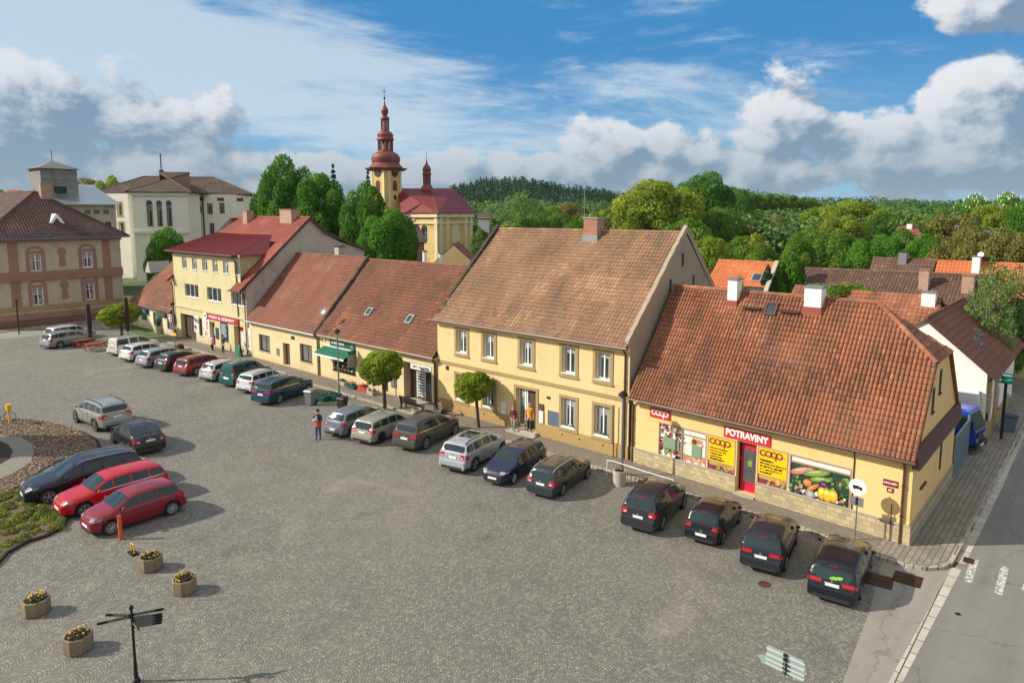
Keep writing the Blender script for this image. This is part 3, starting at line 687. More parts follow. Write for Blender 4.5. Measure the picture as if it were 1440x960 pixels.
b = MB(); b.box(door[0] - 1.25, FY - .12, .95, door[0] - .85, FY - .01, 1.75); b.build('meter_box', M['whitebox'], h)
b = MB(); b.box(door[2] + .95, FY - .03, .98, door[2] + 1.85, FY - .01, 1.9); b.build('vent_grille', M['bluezinc'], h)
b = MB(); b.box(door[2] + .85, FY - .03, 2.62, door[2] + 1.15, FY - .01, 2.78); b.build('number_plate', M['maroon'], h)
b = MB(); b.box(door[2] + .3, FY - .1, 1.0, door[2] + .62, FY - .01, 1.75, 0); b.box(door[2] + .3, FY - .08, 1.8, door[2] + .62, FY - .01, 2.2, 1); b.build('notice_box', [M['whitebox'], M['oldwood']], h)
b = MB(); b.box(X0 + .85, FY - .02, 3.05, X0 + 1.15, FY - .004, 3.35); b.build('vent', M['blk'], h)
b = MB(); b.cyl((X1 - .85, FY - .2, .1), (X1 - .85, FY - .2, 3.2), .035, n=8); b.build('flue_pipe', M['browntube'], h)
cxx = AY(838, 325, RY)[0]; chimney(h, (cxx, RY - .25, RZ - .1), .55, .42, .95, 'brick', 'zinc', 'zinc')
b = MB(); ax_, az_ = AY(829, 290, RY + 1.2); b.cyl((ax_ , RY + .6, RZ - 1), (ax_, RY + .6, RZ + 2.9), .02, n=5); b.build('antenna', M['grey'], h)

# ======================================================= corner grocery with the orange roof
X0c, X1c = -19.75, -5.68; EZc = 3.93; BYc = 42.2; RYc, RZc = 36.85, 9.68; KC = -.060
def AYC(px, py, dy=0):
    d = ray(px, py); t_ = (FY + dy - KC * X0c) / (d[1] - KC * d[0]); return (d[0] * t_, CH + d[2] * t_)
N_BEFORE = set(o.name for o in bpy.data.objects)
h = thing('corner_shop', 'single storey orange yellow grocery at the street corner with a tall orange tile roof', 'shop', (X0c, FY, 0), world_verts=True)
def z7(px, py): return (920 + px / 4.8, 560 + py / 4.8)
def r7(x0, y0, x1, y1): a = AYC(*z7(x0, y0)); c = AYC(*z7(x1, y1)); return (a[0], c[1], c[0], a[1])
wa = (AYC(*z7(28, 300))[0], .92, AYC(*z7(352, 350))[0], 2.78); wb = (AYC(*z7(360, 350))[0], .92, AYC(*z7(549, 400))[0], 2.78)
dd = (AYC(*z7(572, 400))[0], .22, AYC(*z7(688, 430))[0], 2.82); wc = (AYC(*z7(696, 430))[0], .92, AYC(*z7(903, 480))[0], 2.82); wd = (AYC(*z7(911, 480))[0], .92, AYC(*z7(1330, 570))[0], 2.8)
b = MB(); ops = [(*wa, .08), (*wb, .08), (dd[0] - .12, *dd[1:3], dd[3], .4), (*wc, .08), (*wd, .08)]
wall(b, (X0c, FY, 0), UX, X1c - X0c, 0, EZc, [(o[0] - X0c, o[1], o[2] - X0c, o[3], o[4]) for o in ops], inward=IY)
gy = [(FY, 0), (BYc, 0), (BYc, EZc), (38.55, 7.45), (35.15, 7.45), (FY, EZc)]
# side wall with openings: lower slit, two gable windows
b.poly([(X1c, y, z) for y, z in gy]); b.poly([(X0c, BYc, 0), (X1c, BYc, 0), (X1c, BYc, EZc), (X0c, BYc, EZc)])
b.build('wall', M['yellow2'], h)
for (y, z, w_, h_) in ((35.6, 5.75, .42, 1.1), (37.0, 6.35, .42, 1.1)):
    b = MB(); b.box(X1c + .004, y - w_ / 2, z - h_ / 2, X1c + .03, y + w_ / 2, z + h_ / 2); o = b.build('window', M['blk'], h)
    b = MB(); b.box(X1c + .0, y - w_ / 2 - .06, z - h_ / 2 - .05, X1c + .08, y + w_ / 2 + .06, z - h_ / 2); b.build('sill', M['brownframe'], o)
b = MB(); b.box(X1c + .004, 38.4, 1.7, X1c + .03, 38.75, 3.2); b.build('window', M['blk'], h)
b = MB(); b.box(X1c + .0, 34.1, 2.05, X1c + .09, 35.2, 2.13); b.build('ledge', M['brownframe'], h)
b = MB(); b.hexa([(X1c, FY - .3, 3.5), (X1c + .28, FY - .3, 3.5), (X1c + .28, BYc + .2, 3.5), (X1c, BYc + .2, 3.5)], [(X1c, FY - .3, 4.3), (X1c + .12, FY - .3, 4.3), (X1c + .12, BYc + .2, 4.3), (X1c, BYc + .2, 4.3)])
b.build('skirt_roof', M['brown_board'], h)
b = MB(); b.box(X0c + .02, FY - .07, 0, dd[0] - .12, FY - .003, .92); b.box(dd[2] + .03, FY - .07, 0, X1c - .35, FY - .003, .92); b.box(X1c + .003, FY - .075, 0, X1c + .07, BYc, .95); b.box(X1c - .35, FY - .075, 0, X1c + .003, FY - .003, 1.0)
b.build('plinth', M['clad'], h)
b = MB(); b.box(X0c + .02, FY - .1, .92, dd[0] - .12, FY - .003, .98); b.box(dd[2] + .03, FY - .1, .92, X1c - .35, FY - .003, .98); b.build('ledge', M['concrete'], h)
b = MB(); b.box(dd[0] - .12, FY - .25, .1, dd[2] + .03, FY + .4, .2); b.build('steps', M['concrete'], h)
b = MB(); ee, eez = FY - .5, EZc - .03
xr_ = X1c + .16; zh = 7.5; yh0 = 35.15 - .15; yh1 = 38.7; xa_ = AYC(1235, 427, RYc - FY)[0]
V_ = V3((0, RYc - ee, RZc - eez)); Lv = V_.length; vh = Lv * (zh - eez) / (RZc - eez)
tiles(b, (X0c + .05, ee, eez), UX, V_, [(0, 0), (xr_ - X0c - .05, 0), (xr_ - X0c - .05, vh), (xa_ - X0c - .05, Lv), (0, Lv)], pu=.19, pv=.30, amp=.055, lip=.06, gap=.10)
rtiles(b, (xr_, RYc - (RZc - zh) * .80 - .1, zh), (xr_, yh1 + .1, zh), (xa_, RYc + .01, RZc), (xa_, RYc - .01, RZc), pu=.5, pv=.42, amp=.03)
slab_roof(b, [(X0c, RYc, RZc), (xa_, RYc, RZc), (xr_, yh1, zh), (xr_, BYc + .4, 3.6), (X0c, BYc + .4, 3.6)])
ridge(b, (X0c, RYc, RZc + .05), (xa_, RYc, RZc + .05), .12); ridge(b, (xr_, RYc - (RZc - zh) * .80 - .1, zh + .05), (xa_, RYc, RZc + .08), .12)
rf = b.build('roof', M['tile_coop'], h, rnd=True)
skylight(h, (X0c, ee, eez), UX, V_, AYC(1082, 432, RYc - .9 - FY)[0] - X0c, Lv - .95, .55, .7, 'brownframe')
for px in (1056, 1110):
    xx = AYC(px, 432, RYc - .9 - FY)[0]; b = MB(); b.box(xx - .5, RYc - .95, RZc - .72, xx + .5, RYc - .7, RZc - .66)
    for q in (-.45, 0, .45): b.box(xx + q - .02, RYc - .85, RZc - 1.0, xx + q + .02, RYc - .8, RZc - .66)
    b.build('roof_step', M['brownframe'], h)
chimney(h, (AYC(1034, 415, RYc - .2 - FY)[0], RYc - .3, RZc - .25), .27, .33, .95, 'white', 'lead', 'flash'); chimney(h, (AYC(1147, 420, RYc - .2 - FY)[0], RYc - .3, RZc - .2), .42, .38, .8, 'white', 'lead', 'flash')
gutter(h, (X0c, ee - .05, eez - .06), (xr_, ee - .05, eez - .06)); downpipe(h, X1c - .3, FY - .08, EZc - .2); downpipe(h, X0c + .12, FY - .06, EZc - .15)
b = MB(); b.cyl((-7.98, FY - .03, 1.0), (-7.98, FY - .03, 3.6), .025, n=6); b.build('cable', M['blk'], h)
b = MB(); b.cyl((X1c - .68, FY - .12, .1), (X1c - .68, FY - .12, 1.75), .02, n=6); b.build('stake', M['blk'], h)
# shop windows: frame + printed films
def veg(b, rnd_, x0, z0, x1, z1, y, n, cols, smin, smax):
    rr = random.Random(rnd_)
    for i in range(n):
        cx = rr.uniform(x0 + smax * .6, x1 - smax * .6); cz = rr.uniform(z0 + smax * .6, z1 - smax * .6); s = rr.uniform(smin, smax); e_ = rr.uniform(.5, 1); a0 = rr.uniform(0, 3)
        pts = []
        for k in range(12):
            a = 2 * math.pi * k / 12; u, w_ = s * math.cos(a), s * e_ * math.sin(a)
            px_ = min(x1, max(x0, cx + u * math.cos(a0) - w_ * math.sin(a0))); pz_ = min(z1, max(z0, cz + u * math.sin(a0) + w_ * math.cos(a0))); pts.append((px_, y - .0004 * (i + 1), pz_))
        b.poly(pts, rr.choice(cols))
P_ = {k: plain('print_' + k, c, .4) for k, c in dict(lime=(.20, .32, .08), green=(.05, .12, .04), dgreen=(.025, .06, .035), red=(.30, .03, .05), purple=(.07, .02, .07), pink=(.55, .24, .20), orange=(.55, .20, .06), yellow=(.72, .46, .04), pale=(.72, .70, .64), tan=(.5, .3, .16), brown=(.13, .06, .04), glass=(.22, .30, .20), yellow_d=(.42, .22, .02), yellow_l=(.90, .72, .14), lime_d=(.08, .16, .04), lime_l=(.42, .50, .20), pink_d=(.30, .09, .09), pink_l=(.72, .42, .36), orange_d=(.30, .09, .03), orange_l=(.72, .36, .14), pale_d=(.42, .42, .36), pale_l=(.85, .84, .80), purple_d=(.03, .01, .03), purple_l=(.22, .10, .18)).items()}
PK = list(P_); PM = [P_[k] for k in PK]; I_ = {k: i for i, k in enumerate(PK)}
def shopwin(o, mull, label):
    x0, z0, x1, z1 = o
    f = frame_mb((0, FY, 0), UX, IY, x0, z0, x1, z1, .05, t=.06, th=.06, mull=mull, trans=(.82,)).build('shop_window', M['brownframe'] if 0 else frm, h); f['label'] = label
    return f
frm = plain('pinkish_window_frame', (.36, .23, .19), .5)
f = shopwin(wa, (.5,), 'shop window covered with a fruit and sunflower print')
b = MB(); x0, z0, x1, z1 = wa; y = FY + .045; xm = (x0 + x1) / 2
b.poly([(x0, y, z0), (x1, y, z0), (x1, y, z1), (x0, y, z1)], I_['pale'])
veg(b, 3, x0, z0, xm, z0 + .95, y, 60, [I_['red'], I_['red'], I_['purple'], I_['lime'], I_['orange'], I_['green']], .06, .15)
veg(b, 4, x0, z0 + .9, xm, z1, y - .025, 56, [I_['purple'], I_['red'], I_['lime'], I_['pink'], I_['purple']], .05, .11)
veg(b, 5, xm, z0, x1, z0 + .6, y, 44, [I_['pink'], I_['tan'], I_['orange'], I_['pink']], .06, .13)
veg(b, 6, xm, z0 + .6, x1, z1 - .3, y, 14, [I_['pink'], I_['pale'], I_['lime']], .08, .16)
sx, sz = xm + .72, z1 - .62
for k in range(16):
    a = 2 * math.pi * k / 16; b.poly([(sx + .1 * math.cos(a - .25), y - .03, sz + .1 * math.sin(a - .25)), (sx + .33 * math.cos(a), y - .03, sz + .33 * math.sin(a)), (sx + .1 * math.cos(a + .25), y - .03, sz + .1 * math.sin(a + .25))], I_['yellow'])
b.poly([(sx + .15 * math.cos(k / 2), y - .032, sz + .15 * math.sin(k / 2)) for k in range(12)], I_['brown'])
b.box(x0 + .3, y - .05, z0 + .5, xm - .15, y - .04, z0 + 1.12, I_['glass']); b.box(xm + .2, y - .05, z0 + .42, x1 - .3, y - .04, z0 + 1.08, I_['glass'])
b.box(xm + .23, y - .056, z0 + .45, xm + .6, y - .051, z0 + 1.05, I_['pale'])
b.build('poster', PM, f)
def coop_panel(o, lines, label, wd_):
    x0, z0, x1, z1 = o; f = shopwin(o, (), label); y = FY + .045; zc = z0 + .52
    b = MB(); b.poly([(x0, y, z0), (x1, y, z0), (x1, y, z1), (x0, y, z1)], I_['brown']); b.box(x0 + .05, y - .012, z0 + .3, x1 - .05, y - .006, z0 + .55, I_['tan'])
    veg(b, int(x0 * 10) & 255, x0 + .5, z0 + .05, x1 - .05, z0 + .48, y - .014, 26, [I_['orange'], I_['red'], I_['lime'], I_['tan'], I_['yellow']], .05, .11)
    b.box(x0 + .08, y - .02, z0 + .1, x0 + .4, y - .013, z0 + .27, I_['red'])
    b.build('film', PM, f)
    b = MB(); b.box(x0 + .04, y - .05, zc, x1 - .03, y - .04, z1 - .03); yp = b.build('poster', M['signyel'], f)
    b = MB(); w = (x1 - x0) * .72; coop_logo(b, (x0 + .12 + w / 2, y - .052, z1 - .3), UX, (0, 0, 1), (0, -1, 0), w); b.build('emblem', M['signtxt'], f)
    nL = len(lines); top = z1 - .58; st = (top - zc - .05) / nL
    for i, s_ in enumerate(lines):
        text('lettering', s_, st * 1.1, (x0 + .12, y - .053, top - st * (i + .5)), M['blk'], f, align='LEFT', bold=.009, shear=.25, ext=.002, width=(x1 - x0) * wd_[i], height=st * (.86 if s_[0] in 'PšNčZ' else .72))
coop_panel(wb, ['Potraviny', 'Drogerie', 'Nápoje', 'Ovoce', 'Zelenina'], 'shop window with a yellow poster listing five goods', (.66, .60, .46, .44, .56))
coop_panel(wc, ['Nabízíme', 'široký sortiment', 'českého zboží', 've zaručené', 'kvalitě'], 'shop window with a yellow poster of a slogan beside the door', (.48, .88, .76, .74, .42))
f = shopwin(wd, (), 'widest shop window covered with a vegetable print')
b = MB(); x0, z0, x1, z1 = wd; y = FY + .045; zt_ = z1 - .3
b.poly([(x0, y, z0), (x1, y, z0), (x1, y, z1), (x0, y, z1)], I_['dgreen']); b.box(x0, y - .012, zt_, x1, y - .004, z1, I_['pale'])
veg(b, 11, x0, z0, x1, zt_, y, 90, [I_['dgreen'], I_['green'], I_['green'], I_['dgreen'], I_['lime']], .05, .2)
veg(b, 15, x0, z0, x1, zt_ - .3, y - .036, 60, [I_['dgreen'], I_['green'], I_['brown'], I_['lime'], I_['tan']], .03, .1)
veg(b, 12, x0, z0, x1, z0 + .55, y - .06, 46, [I_['pale'], I_['green'], I_['pink'], I_['lime'], I_['dgreen'], I_['purple']], .05, .11)
def blob(cx, cz, rx, rz, a, col, dy):
    b.poly([(cx + rx * math.cos(t) * math.cos(a) - rz * math.sin(t) * math.sin(a), y - dy, cz + rx * math.cos(t) * math.sin(a) + rz * math.sin(t) * math.cos(a)) for t in [2 * math.pi * k / 16 for k in range(16)]], I_[col])
_b0 = blob
def blob(cx, cz, rx, rz, a, col, dy):
    dy = .08 + (dy - .052) * 1.5
    _b0(cx, cz, rx * 1.06, rz * 1.1, a, col + '_d', dy); _b0(cx - rx * .04, cz + rz * .05, rx * .9, rz * .86, a, col, dy + .0008); _b0(cx - rx * .16, cz + rz * .28, rx * .5, rz * .34, a, col + '_l', dy + .0016)
xm = (x0 + x1) / 2
blob(xm - .75, zt_ - .35, .6, .16, .35, 'pink', .052); blob(xm - .1, zt_ - .3, .62, .15, .3, 'lime', .053); blob(xm + .1, zt_ - .55, .5, .12, .2, 'lime', .054)
blob(xm - .5, z0 + .72, .2, .18, 0, 'orange', .055); blob(xm - .25, z0 + .55, .38, .1, .7, 'orange', .056); blob(xm + .25, z0 + .8, .22, .2, 0, 'purple', .0565)
blob(xm + .18, z0 + .42, .2, .30, 0, 'yellow', .057); blob(xm + .66, z0 + .42, .2, .29, 0, 'yellow', .0573); blob(xm + .42, z0 + .41, .22, .33, 0, 'yellow', .0576)
for k_ in range(14): blob(random.Random(k_).uniform(x0 + .2, x1 - .2), z0 + random.Random(k_ + 50).uniform(.12, .3), .09, .08, 0, ('pale', 'purple', 'orange', 'lime')[k_ % 4], .0545 + k_ * .00012); blob(xm + .44, z0 + .7, .08, .06, 0, 'lime', .0585); blob(xm - .35, z0 + .22, .2, .17, 0, 'pale', .058)
b.build('poster', PM, f)
d_ = MB(); d_.box(dd[0], FY + .3, .2, dd[2] + .0, FY + .36, dd[3]); do = d_.build('door', M['redd'], h); do['label'] = 'crimson shop door behind a diamond grille'
b = MB(); b.box(dd[0] + .16, FY + .285, .75, dd[2] - .12, FY + .299, 2.4); b.build('pane', M['shopglass'], do)
b = MB(); gx0, gx1, gz0, gz1 = dd[0] + .16, dd[2] - .12, .75, 2.4
k = -2.2
while k < 2.4:
    for s_ in (1, -1):
        pts = []
        for t_ in (0, 1):
            pass
        # clip a diagonal to the opening
        xa, za = gx0, gz0 + k if s_ > 0 else gz1 - k; xb, zb_ = gx1, za + s_ * (gx1 - gx0) * 1.3
        P1, P2 = (xa, za), (xb, zb_)
        def clipz(P1, P2):
            (xa, za), (xb, zb2) = P1, P2
            if max(za, zb2) < gz0 or min(za, zb2) > gz1: return None
            f0, f1 = 0.0, 1.0
            for zz, low_ in ((gz0, True), (gz1, False)):
                t_ = (zz - za) / (zb2 - za)
                if (zb2 > za) == low_: f0 = max(f0, t_)
                else: f1 = min(f1, t_)
            if f0 >= f1: return None
            L2 = lambda q: (xa + (xb - xa) * q, za + (zb2 - za) * q)
            return L2(f0), L2(f1)
        cl = clipz(P1, P2)
        if cl: b.bar((cl[0][0], FY + .27, cl[0][1]), (cl[1][0], FY + .27, cl[1][1]), .022)
    k += .155
b.build('grille', M['galv'], do)
b = MB(); b.box((gx0 + gx1) / 2 - .1, FY + .25, 1.55, (gx0 + gx1) / 2 + .12, FY + .262, 1.85); b.build('notice', P_['lime'], do)
# signs of the shop
def sign_board(name, label, x0, z0, x1, z1, mat, off=.06, Y=FY, cat='sign'):
    t = thing(name, label, cat, (x0, Y, z0), world_verts=True); b = MB(); b.box(x0, Y - off, z0, x1, Y - .006, z1); b.build('board', mat, t); return t
def q5(px, py): return (840 + px / 6, 540 + py / 6)
a = AYC(*q5(450, 185)); c = AYC(*q5(617, 290))
t = sign_board('shop_sign', 'small red board with a white emblem under the left end of the grocery eave', a[0], 2.98, c[0], 3.52, M['red']); b = MB()
coop_logo(b, ((a[0] + c[0]) / 2, FY - .062, 3.28), UX, (0, 0, 1), (0, -1, 0), (c[0] - a[0]) * .8); b.build('emblem', M['whitepaint'], t)
a = AYC(*z7(475, 155)); c = AYC(*z7(790, 215))
t = sign_board('shop_sign', 'long red sign reading POTRAVINY above the grocery door', a[0], 2.88, c[0], 3.42, M['red'])
text('lettering', 'POTRAVINY', .5, ((a[0] + c[0]) / 2, FY - .066, 3.15), M['whitepaint'], t, width=(c[0] - a[0]) * .92, bold=.022, height=.36)
a = AYC(1240 + 22 / 6, 640 + 88 / 6); c = AYC(1240 + 145 / 6, 640 + 162 / 6)
t = sign_board('street_sign', 'maroon street name plate near the corner of the grocery', a[0], 2.46, c[0], 2.74, M['maroon'], .03)
text('lettering', 'HUSOVO NÁMĚSTÍ', .13, ((a[0] + c[0]) / 2, FY - .035, 2.6), M['whitepaint'], t, width=(c[0] - a[0]) * .9, bold=.003, height=.12)
m_ = (a[0] + c[0]) / 2; t = sign_board('house_number', 'little maroon number plate below the street name plate', m_ - .13, 2.2, m_ + .13, 2.4, M['maroon'], .03, cat='number plate')
text('lettering', '60', .14, (m_, FY - .035, 2.3), M['whitepaint'], t, bold=.003)
# the grocery front runs slightly askew to the row: skew its meshes about the party wall
for o in [o for o in bpy.data.objects if o.name not in N_BEFORE]:
    if o.type == 'MESH':
        org = ORG.get(o.name, (0, 0, 0))
        for v in o.data.vertices: v.co.y += KC * (v.co.x + org[0] - X0c)
# ======================================================= flower shop house and its pale neighbour
def row_house(X0, X1, EZ, RY, RZ, BY, label, wallm, roofm, ops, name='row_house', cat='house', **tk):
    h = thing(name, label, cat, (X0, FY, 0), world_verts=True); b = MB()
    wall(b, (X0, FY, 0), UX, X1 - X0, 0, EZ, [(o[0] - X0, o[1], o[2] - X0, *o[3:]) for o in ops], inward=IY, depth=.2)
    for X in (X0, X1): b.poly([(X, FY, 0), (X, BY, 0), (X, BY, EZ), (X, RY, RZ - .1), (X, FY, EZ)])
    b.poly([(X0, BY, 0), (X1, BY, 0), (X1, BY, EZ), (X0, BY, EZ)]); b.build('wall', M[wallm], h)
    b = MB(); e = FY - .4; ez = EZ - .02
    rtiles(b, (X0, e, ez), (X1, e, ez), (X1, RY, RZ), (X0, RY, RZ), **tk)
    slab_roof(b, [(X0, RY, RZ), (X1, RY, RZ), (X1, BY + .3, EZ - .1), (X0, BY + .3, EZ - .1)]); ridge(b, (X0, RY, RZ + .03), (X1, RY, RZ + .03), .11)
    b.build('roof', M[roofm], h, rnd=True)
    b = MB(); b.box(X0, FY - .22, EZ - .28, X1, FY - .002, EZ - .1); b.build('cornice', M[wallm], h)
    return h
def q3(px, py): return (440 + px / 3.692, 340 + py / 3.692)
def q2(px, py): return (230 + px / 4, 280 + py / 4)
X0, X1 = -50.75, -35.85; RY4, RZ4 = 37.9, 9.85
def rq(q, l, tp, r_, bt, Y=FY): a = AY(*q(l, tp), Y); c = AY(*q(r_, bt), Y); return [a[0], c[1], c[0], a[1]]
w1 = rq(q3, 103, 585, 222, 665); w1 = (w1[0], .95, w1[2], 2.5)
sh = rq(q3, 470, 615, 617, 800); shop = (sh[0], .15, sh[2] - .0, 3.0, .9)
d4 = rq(q3, 356, 660, 392, 770); door4 = (d4[0], .2, d4[2], 2.2, .3)
h = row_house(X0, X1, 3.85, RY4, RZ4, 44, 'low yellow house with a flower shop and an old mossy red tile roof', 'cream', 'tile_old', [w1 + (.25,), shop, door4], 'flower_shop', 'shop', pu=.25, pv=.32, amp=.04, lip=.05)
e = FY - .4
window(h, (0, FY, 0), UX, IY, *w1, d=.25, fm='brownframe', mull=(.62,), glass='shopglass', sill='brownframe', t=.09)
b = MB(); rr = random.Random(5)
for _ in range(70): b.ball((rr.uniform(w1[0] + .2, w1[2] - .15), FY + .17 + rr.uniform(-.02, .03), w1[1] + .1 + abs(rr.gauss(0, .3))), rr.uniform(.04, .11), n=6, mi=rr.choice((0, 0, 1, 2)))
b.build('window_display', [M['hedge'], M['whitepaint'], P_['pink']], h)
b = MB(); b.box(shop[0], FY + .88, .15, shop[2], FY + .95, 3.0); b.build('recess_wall', M['yellow2'], h)
xs = shop[0] + .95
b = frame_mb((0, FY, 0), UX, IY, xs, .35, shop[2], 2.55, .3, t=.08, mull=(.5,), trans=()); f = b.build('shop_window', M['brownframe'], h)
b = MB(); b.poly([(xs, FY + .28, .35), (shop[2], FY + .28, .35), (shop[2], FY + .28, 2.55), (xs, FY + .28, 2.55)]); b.build('pane', M['shopglass'], f)
b = MB(); xg = xs + .35
for i in range(5):
    for j in range(9):
        x, z = xg + i * .17, .5 + j * .22; b.cyl((x + .08, FY + .2, z + .1), (x + .08, FY + .23, z + .1), .075, n=7)
b.box(xg - .05, FY + .2, .4, xg, FY + .23, 2.6); b.box(xg + .88, FY + .2, .4, xg + .93, FY + .23, 2.6); b.build('lace_grille', M['whitepaint'], f)
b = MB(); b.box(shop[0] + .1, FY + .6, .2, shop[0] + .85, FY + .65, 2.4); b.build('door', M['oldwood'], h)
b = MB(); b.box(door4[0], FY + .28, .2, door4[2], FY + .32, 2.2); b.build('door', M['oldwood'], h)
b = MB(); b.box(shop[0] - 1.5, FY - .05, .75, shop[0] - .85, FY - .005, 1.55); b.build('meter_box', M['grey'], h)
b = MB(); b.box(shop[0] - .1, FY - .5, .1, shop[2], FY + .9, .16); b.build('doorstep', M['concrete'], h)
t = sign_board('shop_sign', 'pale sign board above the glazed shop entrance right of the round tree', shop[0] + .85, 2.58, shop[2] - .02, 2.98, M['whitepaint'], .04)
text('lettering', 'OBUV - GALANTERIE', .25, ((shop[0] + .85 + shop[2]) / 2, FY - .045, 2.78), M['teal'], t, width=(shop[2] - shop[0] - .95) * .85, bold=.004, height=.16)
sg = rq(q3, 92, 508, 220, 545)
t = sign_board('shop_sign', 'green sign reading KVĚTINY above the awning of the flower shop', sg[0], 3.02, sg[2], 3.55, M['teal'], .08)
text('lettering', 'KVĚTINY', .42, (sg[0] + (sg[2] - sg[0]) * .33, FY - .085, 3.28), M['whitepaint'], t, width=(sg[2] - sg[0]) * .52, bold=.012, height=.26)
b = MB(); b.cyl((sg[2] - .35, FY - .082, 3.27), (sg[2] - .35, FY - .09, 3.27), .17, n=14); b.build('emblem', P_['lime'], t)
t = thing('awning', 'dark green sloping awning over the flower shop window', 'awning', (sg[0], FY, 2.9), world_verts=True)
xa, xb = sg[0] - .9, sg[2] - .1
b = MB(); b.hexa([(xa, FY - 1.1, 2.38), (xb, FY - 1.1, 2.38), (xb, FY - .02, 2.84), (xa, FY - .02, 2.84)], [(xa, FY - 1.1, 2.42), (xb, FY - 1.1, 2.42), (xb, FY - .02, 2.88), (xa, FY - .02, 2.88)]); b.build('canopy', M['green'], t)
b = MB(); b.box(xa - .03, FY - 1.14, 2.26, xb + .03, FY - 1.1, 2.40); b.box(xa, FY - .1, 2.88, xb, FY - .01, 2.95); b.build('rail', M['whitepaint'], t)
t = thing('hanging_sign', 'grey and green hanging notice board between the awning and the round tree', 'sign', (sg[2] + .1, FY, 2), world_verts=True)
b = MB(); b.box(sg[2] + .2, FY - .9, 1.75, sg[2] + .26, FY - .1, 2.75); b.build('board', M['grey'], t); b = MB(); b.box(sg[2] + .19, FY - .9, 2.76, sg[2] + .27, FY - .1, 3.1); b.build('panel', M['green'], t)
V_ = V3((0, RY4 - e, RZ4 - 3.83))
skylight(h, (X0, e, 3.83), UX, V_, AY(*q3(320, 380), 34.6)[0] - X0, 2.9, .55, .7); skylight(h, (X0, e, 3.83), UX, V_, AY(*q3(524, 410), 34.4)[0] - X0, 2.8, .55, .7)
downpipe(h, X1 - .25, FY - .04, 3.7); gutter(h, (X0 + .3, e - .05, 3.77), (X1 - .02, e - .05, 3.77), 'verge')
# pale house
X0, X1 = -62.9, -50.95
def win3(l, r_, z0, z1): a = AY(*q2(l, 800), FY)[0]; c = AY(*q2(r_, 800), FY)[0]; return (a, z0, c, z1)
wA = win3(537, 598, 1.0, 2.55); wB = win3(765, 833, 1.0, 2.55); dC = win3(670, 708, .2, 2.25)
h = row_house(X0, X1, 3.75, 37.9, 9.95, 44, 'low pale cream house with two windows and an even red tile roof', 'cream', 'tile_red', [wA + (.25,), wB + (.25,), dC + (.3,)], pu=.27, pv=.34, amp=.03, lip=.04, jit=.7)
for o in (wA, wB): window(h, (0, FY, 0), UX, IY, *o, d=.25, fm='browntube', glass='glass2', mull=(.5,), sill='concrete', t=.05)
b = MB(); b.box(dC[0], FY + .28, .2, dC[2], FY + .32, 2.25); b.build('door', M['oldwood'], h)
b = MB(); x = AY(*q2(728, 793), FY)[0]; b.box(x - .3, FY - .02, 2.75, x + .3, FY - .004, 3.05); b.build('vent', M['blk'], h)
b = MB(); x = AY(*q2(645, 875), FY)[0]; b.box(x - .25, FY - .03, .9, x + .25, FY - .004, 1.6); b.build('meter_box', M['grey'], h)
gutter(h, (X0, FY - .45, 3.68), (X1, FY - .45, 3.68), 'galv'); downpipe(h, X1 - .05, FY - .06, 3.6)
x, z = AY(978, 0, 38)[0], 0
cx_ = AY(*q2(980, 290), 38.4)[0]; chimney(h, (cx_, 38.6, 9.4), .35, .35, 1.4, 'concrete', 'blk')
# party-wall coping between them
h = thing('party_wall', 'dark mossy coping wall rising between the pale house and the flower shop roof', 'wall', (-50.8, FY, 0), world_verts=True); b = MB()
b.poly([(-50.86, FY, 0), (-50.86, 44, 0), (-50.86, 44, 3.8), (-50.86, 37.9, 10), (-50.86, FY, 3.8)]); n = 24
for i in range(n):
    f0, f1 = i / n, (i + 1) / n; p0 = (FY - .5 + 5.9 * f0, 3.7 + 6.3 * f0); p1 = (FY - .5 + 5.9 * f1, 3.7 + 6.3 * f1); hh = random.uniform(.22, .36); w = random.uniform(.2, .3)
    b.hexa([(-50.95, p0[0], p0[1] - .1), (-50.95 + w + .1, p0[0], p0[1] - .1), (-50.95 + w + .1, p1[0], p1[1] - .1), (-50.95, p1[0], p1[1] - .1)], [(-50.95, p0[0], p0[1] + hh), (-50.95 + w, p0[0], p0[1] + hh), (-50.95 + w, p1[0], p1[1] + hh), (-50.95, p1[0], p1[1] + hh)])
b.build('coping', M['mortar'], h)
t = thing('satellite_dish', 'grey satellite dish on a tall pole at the eave above the flower shop', 'satellite dish', (-50.6, FY - .3, 0), world_verts=True)
dx_, dz_ = AY(456, 438, FY - .3); b = MB(); b.cyl((dx_, FY - .3, 3.2), (dx_, FY - .3, dz_), .035, n=6); b.build('pole', M['grey'], t)
b = MB(); b.lathe((0, 0, 0), [(.02, 0), (.2, .03), (.34, .08), (.35, .1), (.2, .04), (.02, .02)], 16)
rot = Matrix.Rotation(R(70), 3, 'X') @ Matrix.Identity(3); rz_ = Matrix.Rotation(R(15), 3, 'Z'); b.v = [tuple(rz_ @ rot @ V3(v) + V3((dx_, FY - .38, dz_ + .1))) for v in b.v]; b.build('dish', M['grey'], t, smooth=40)

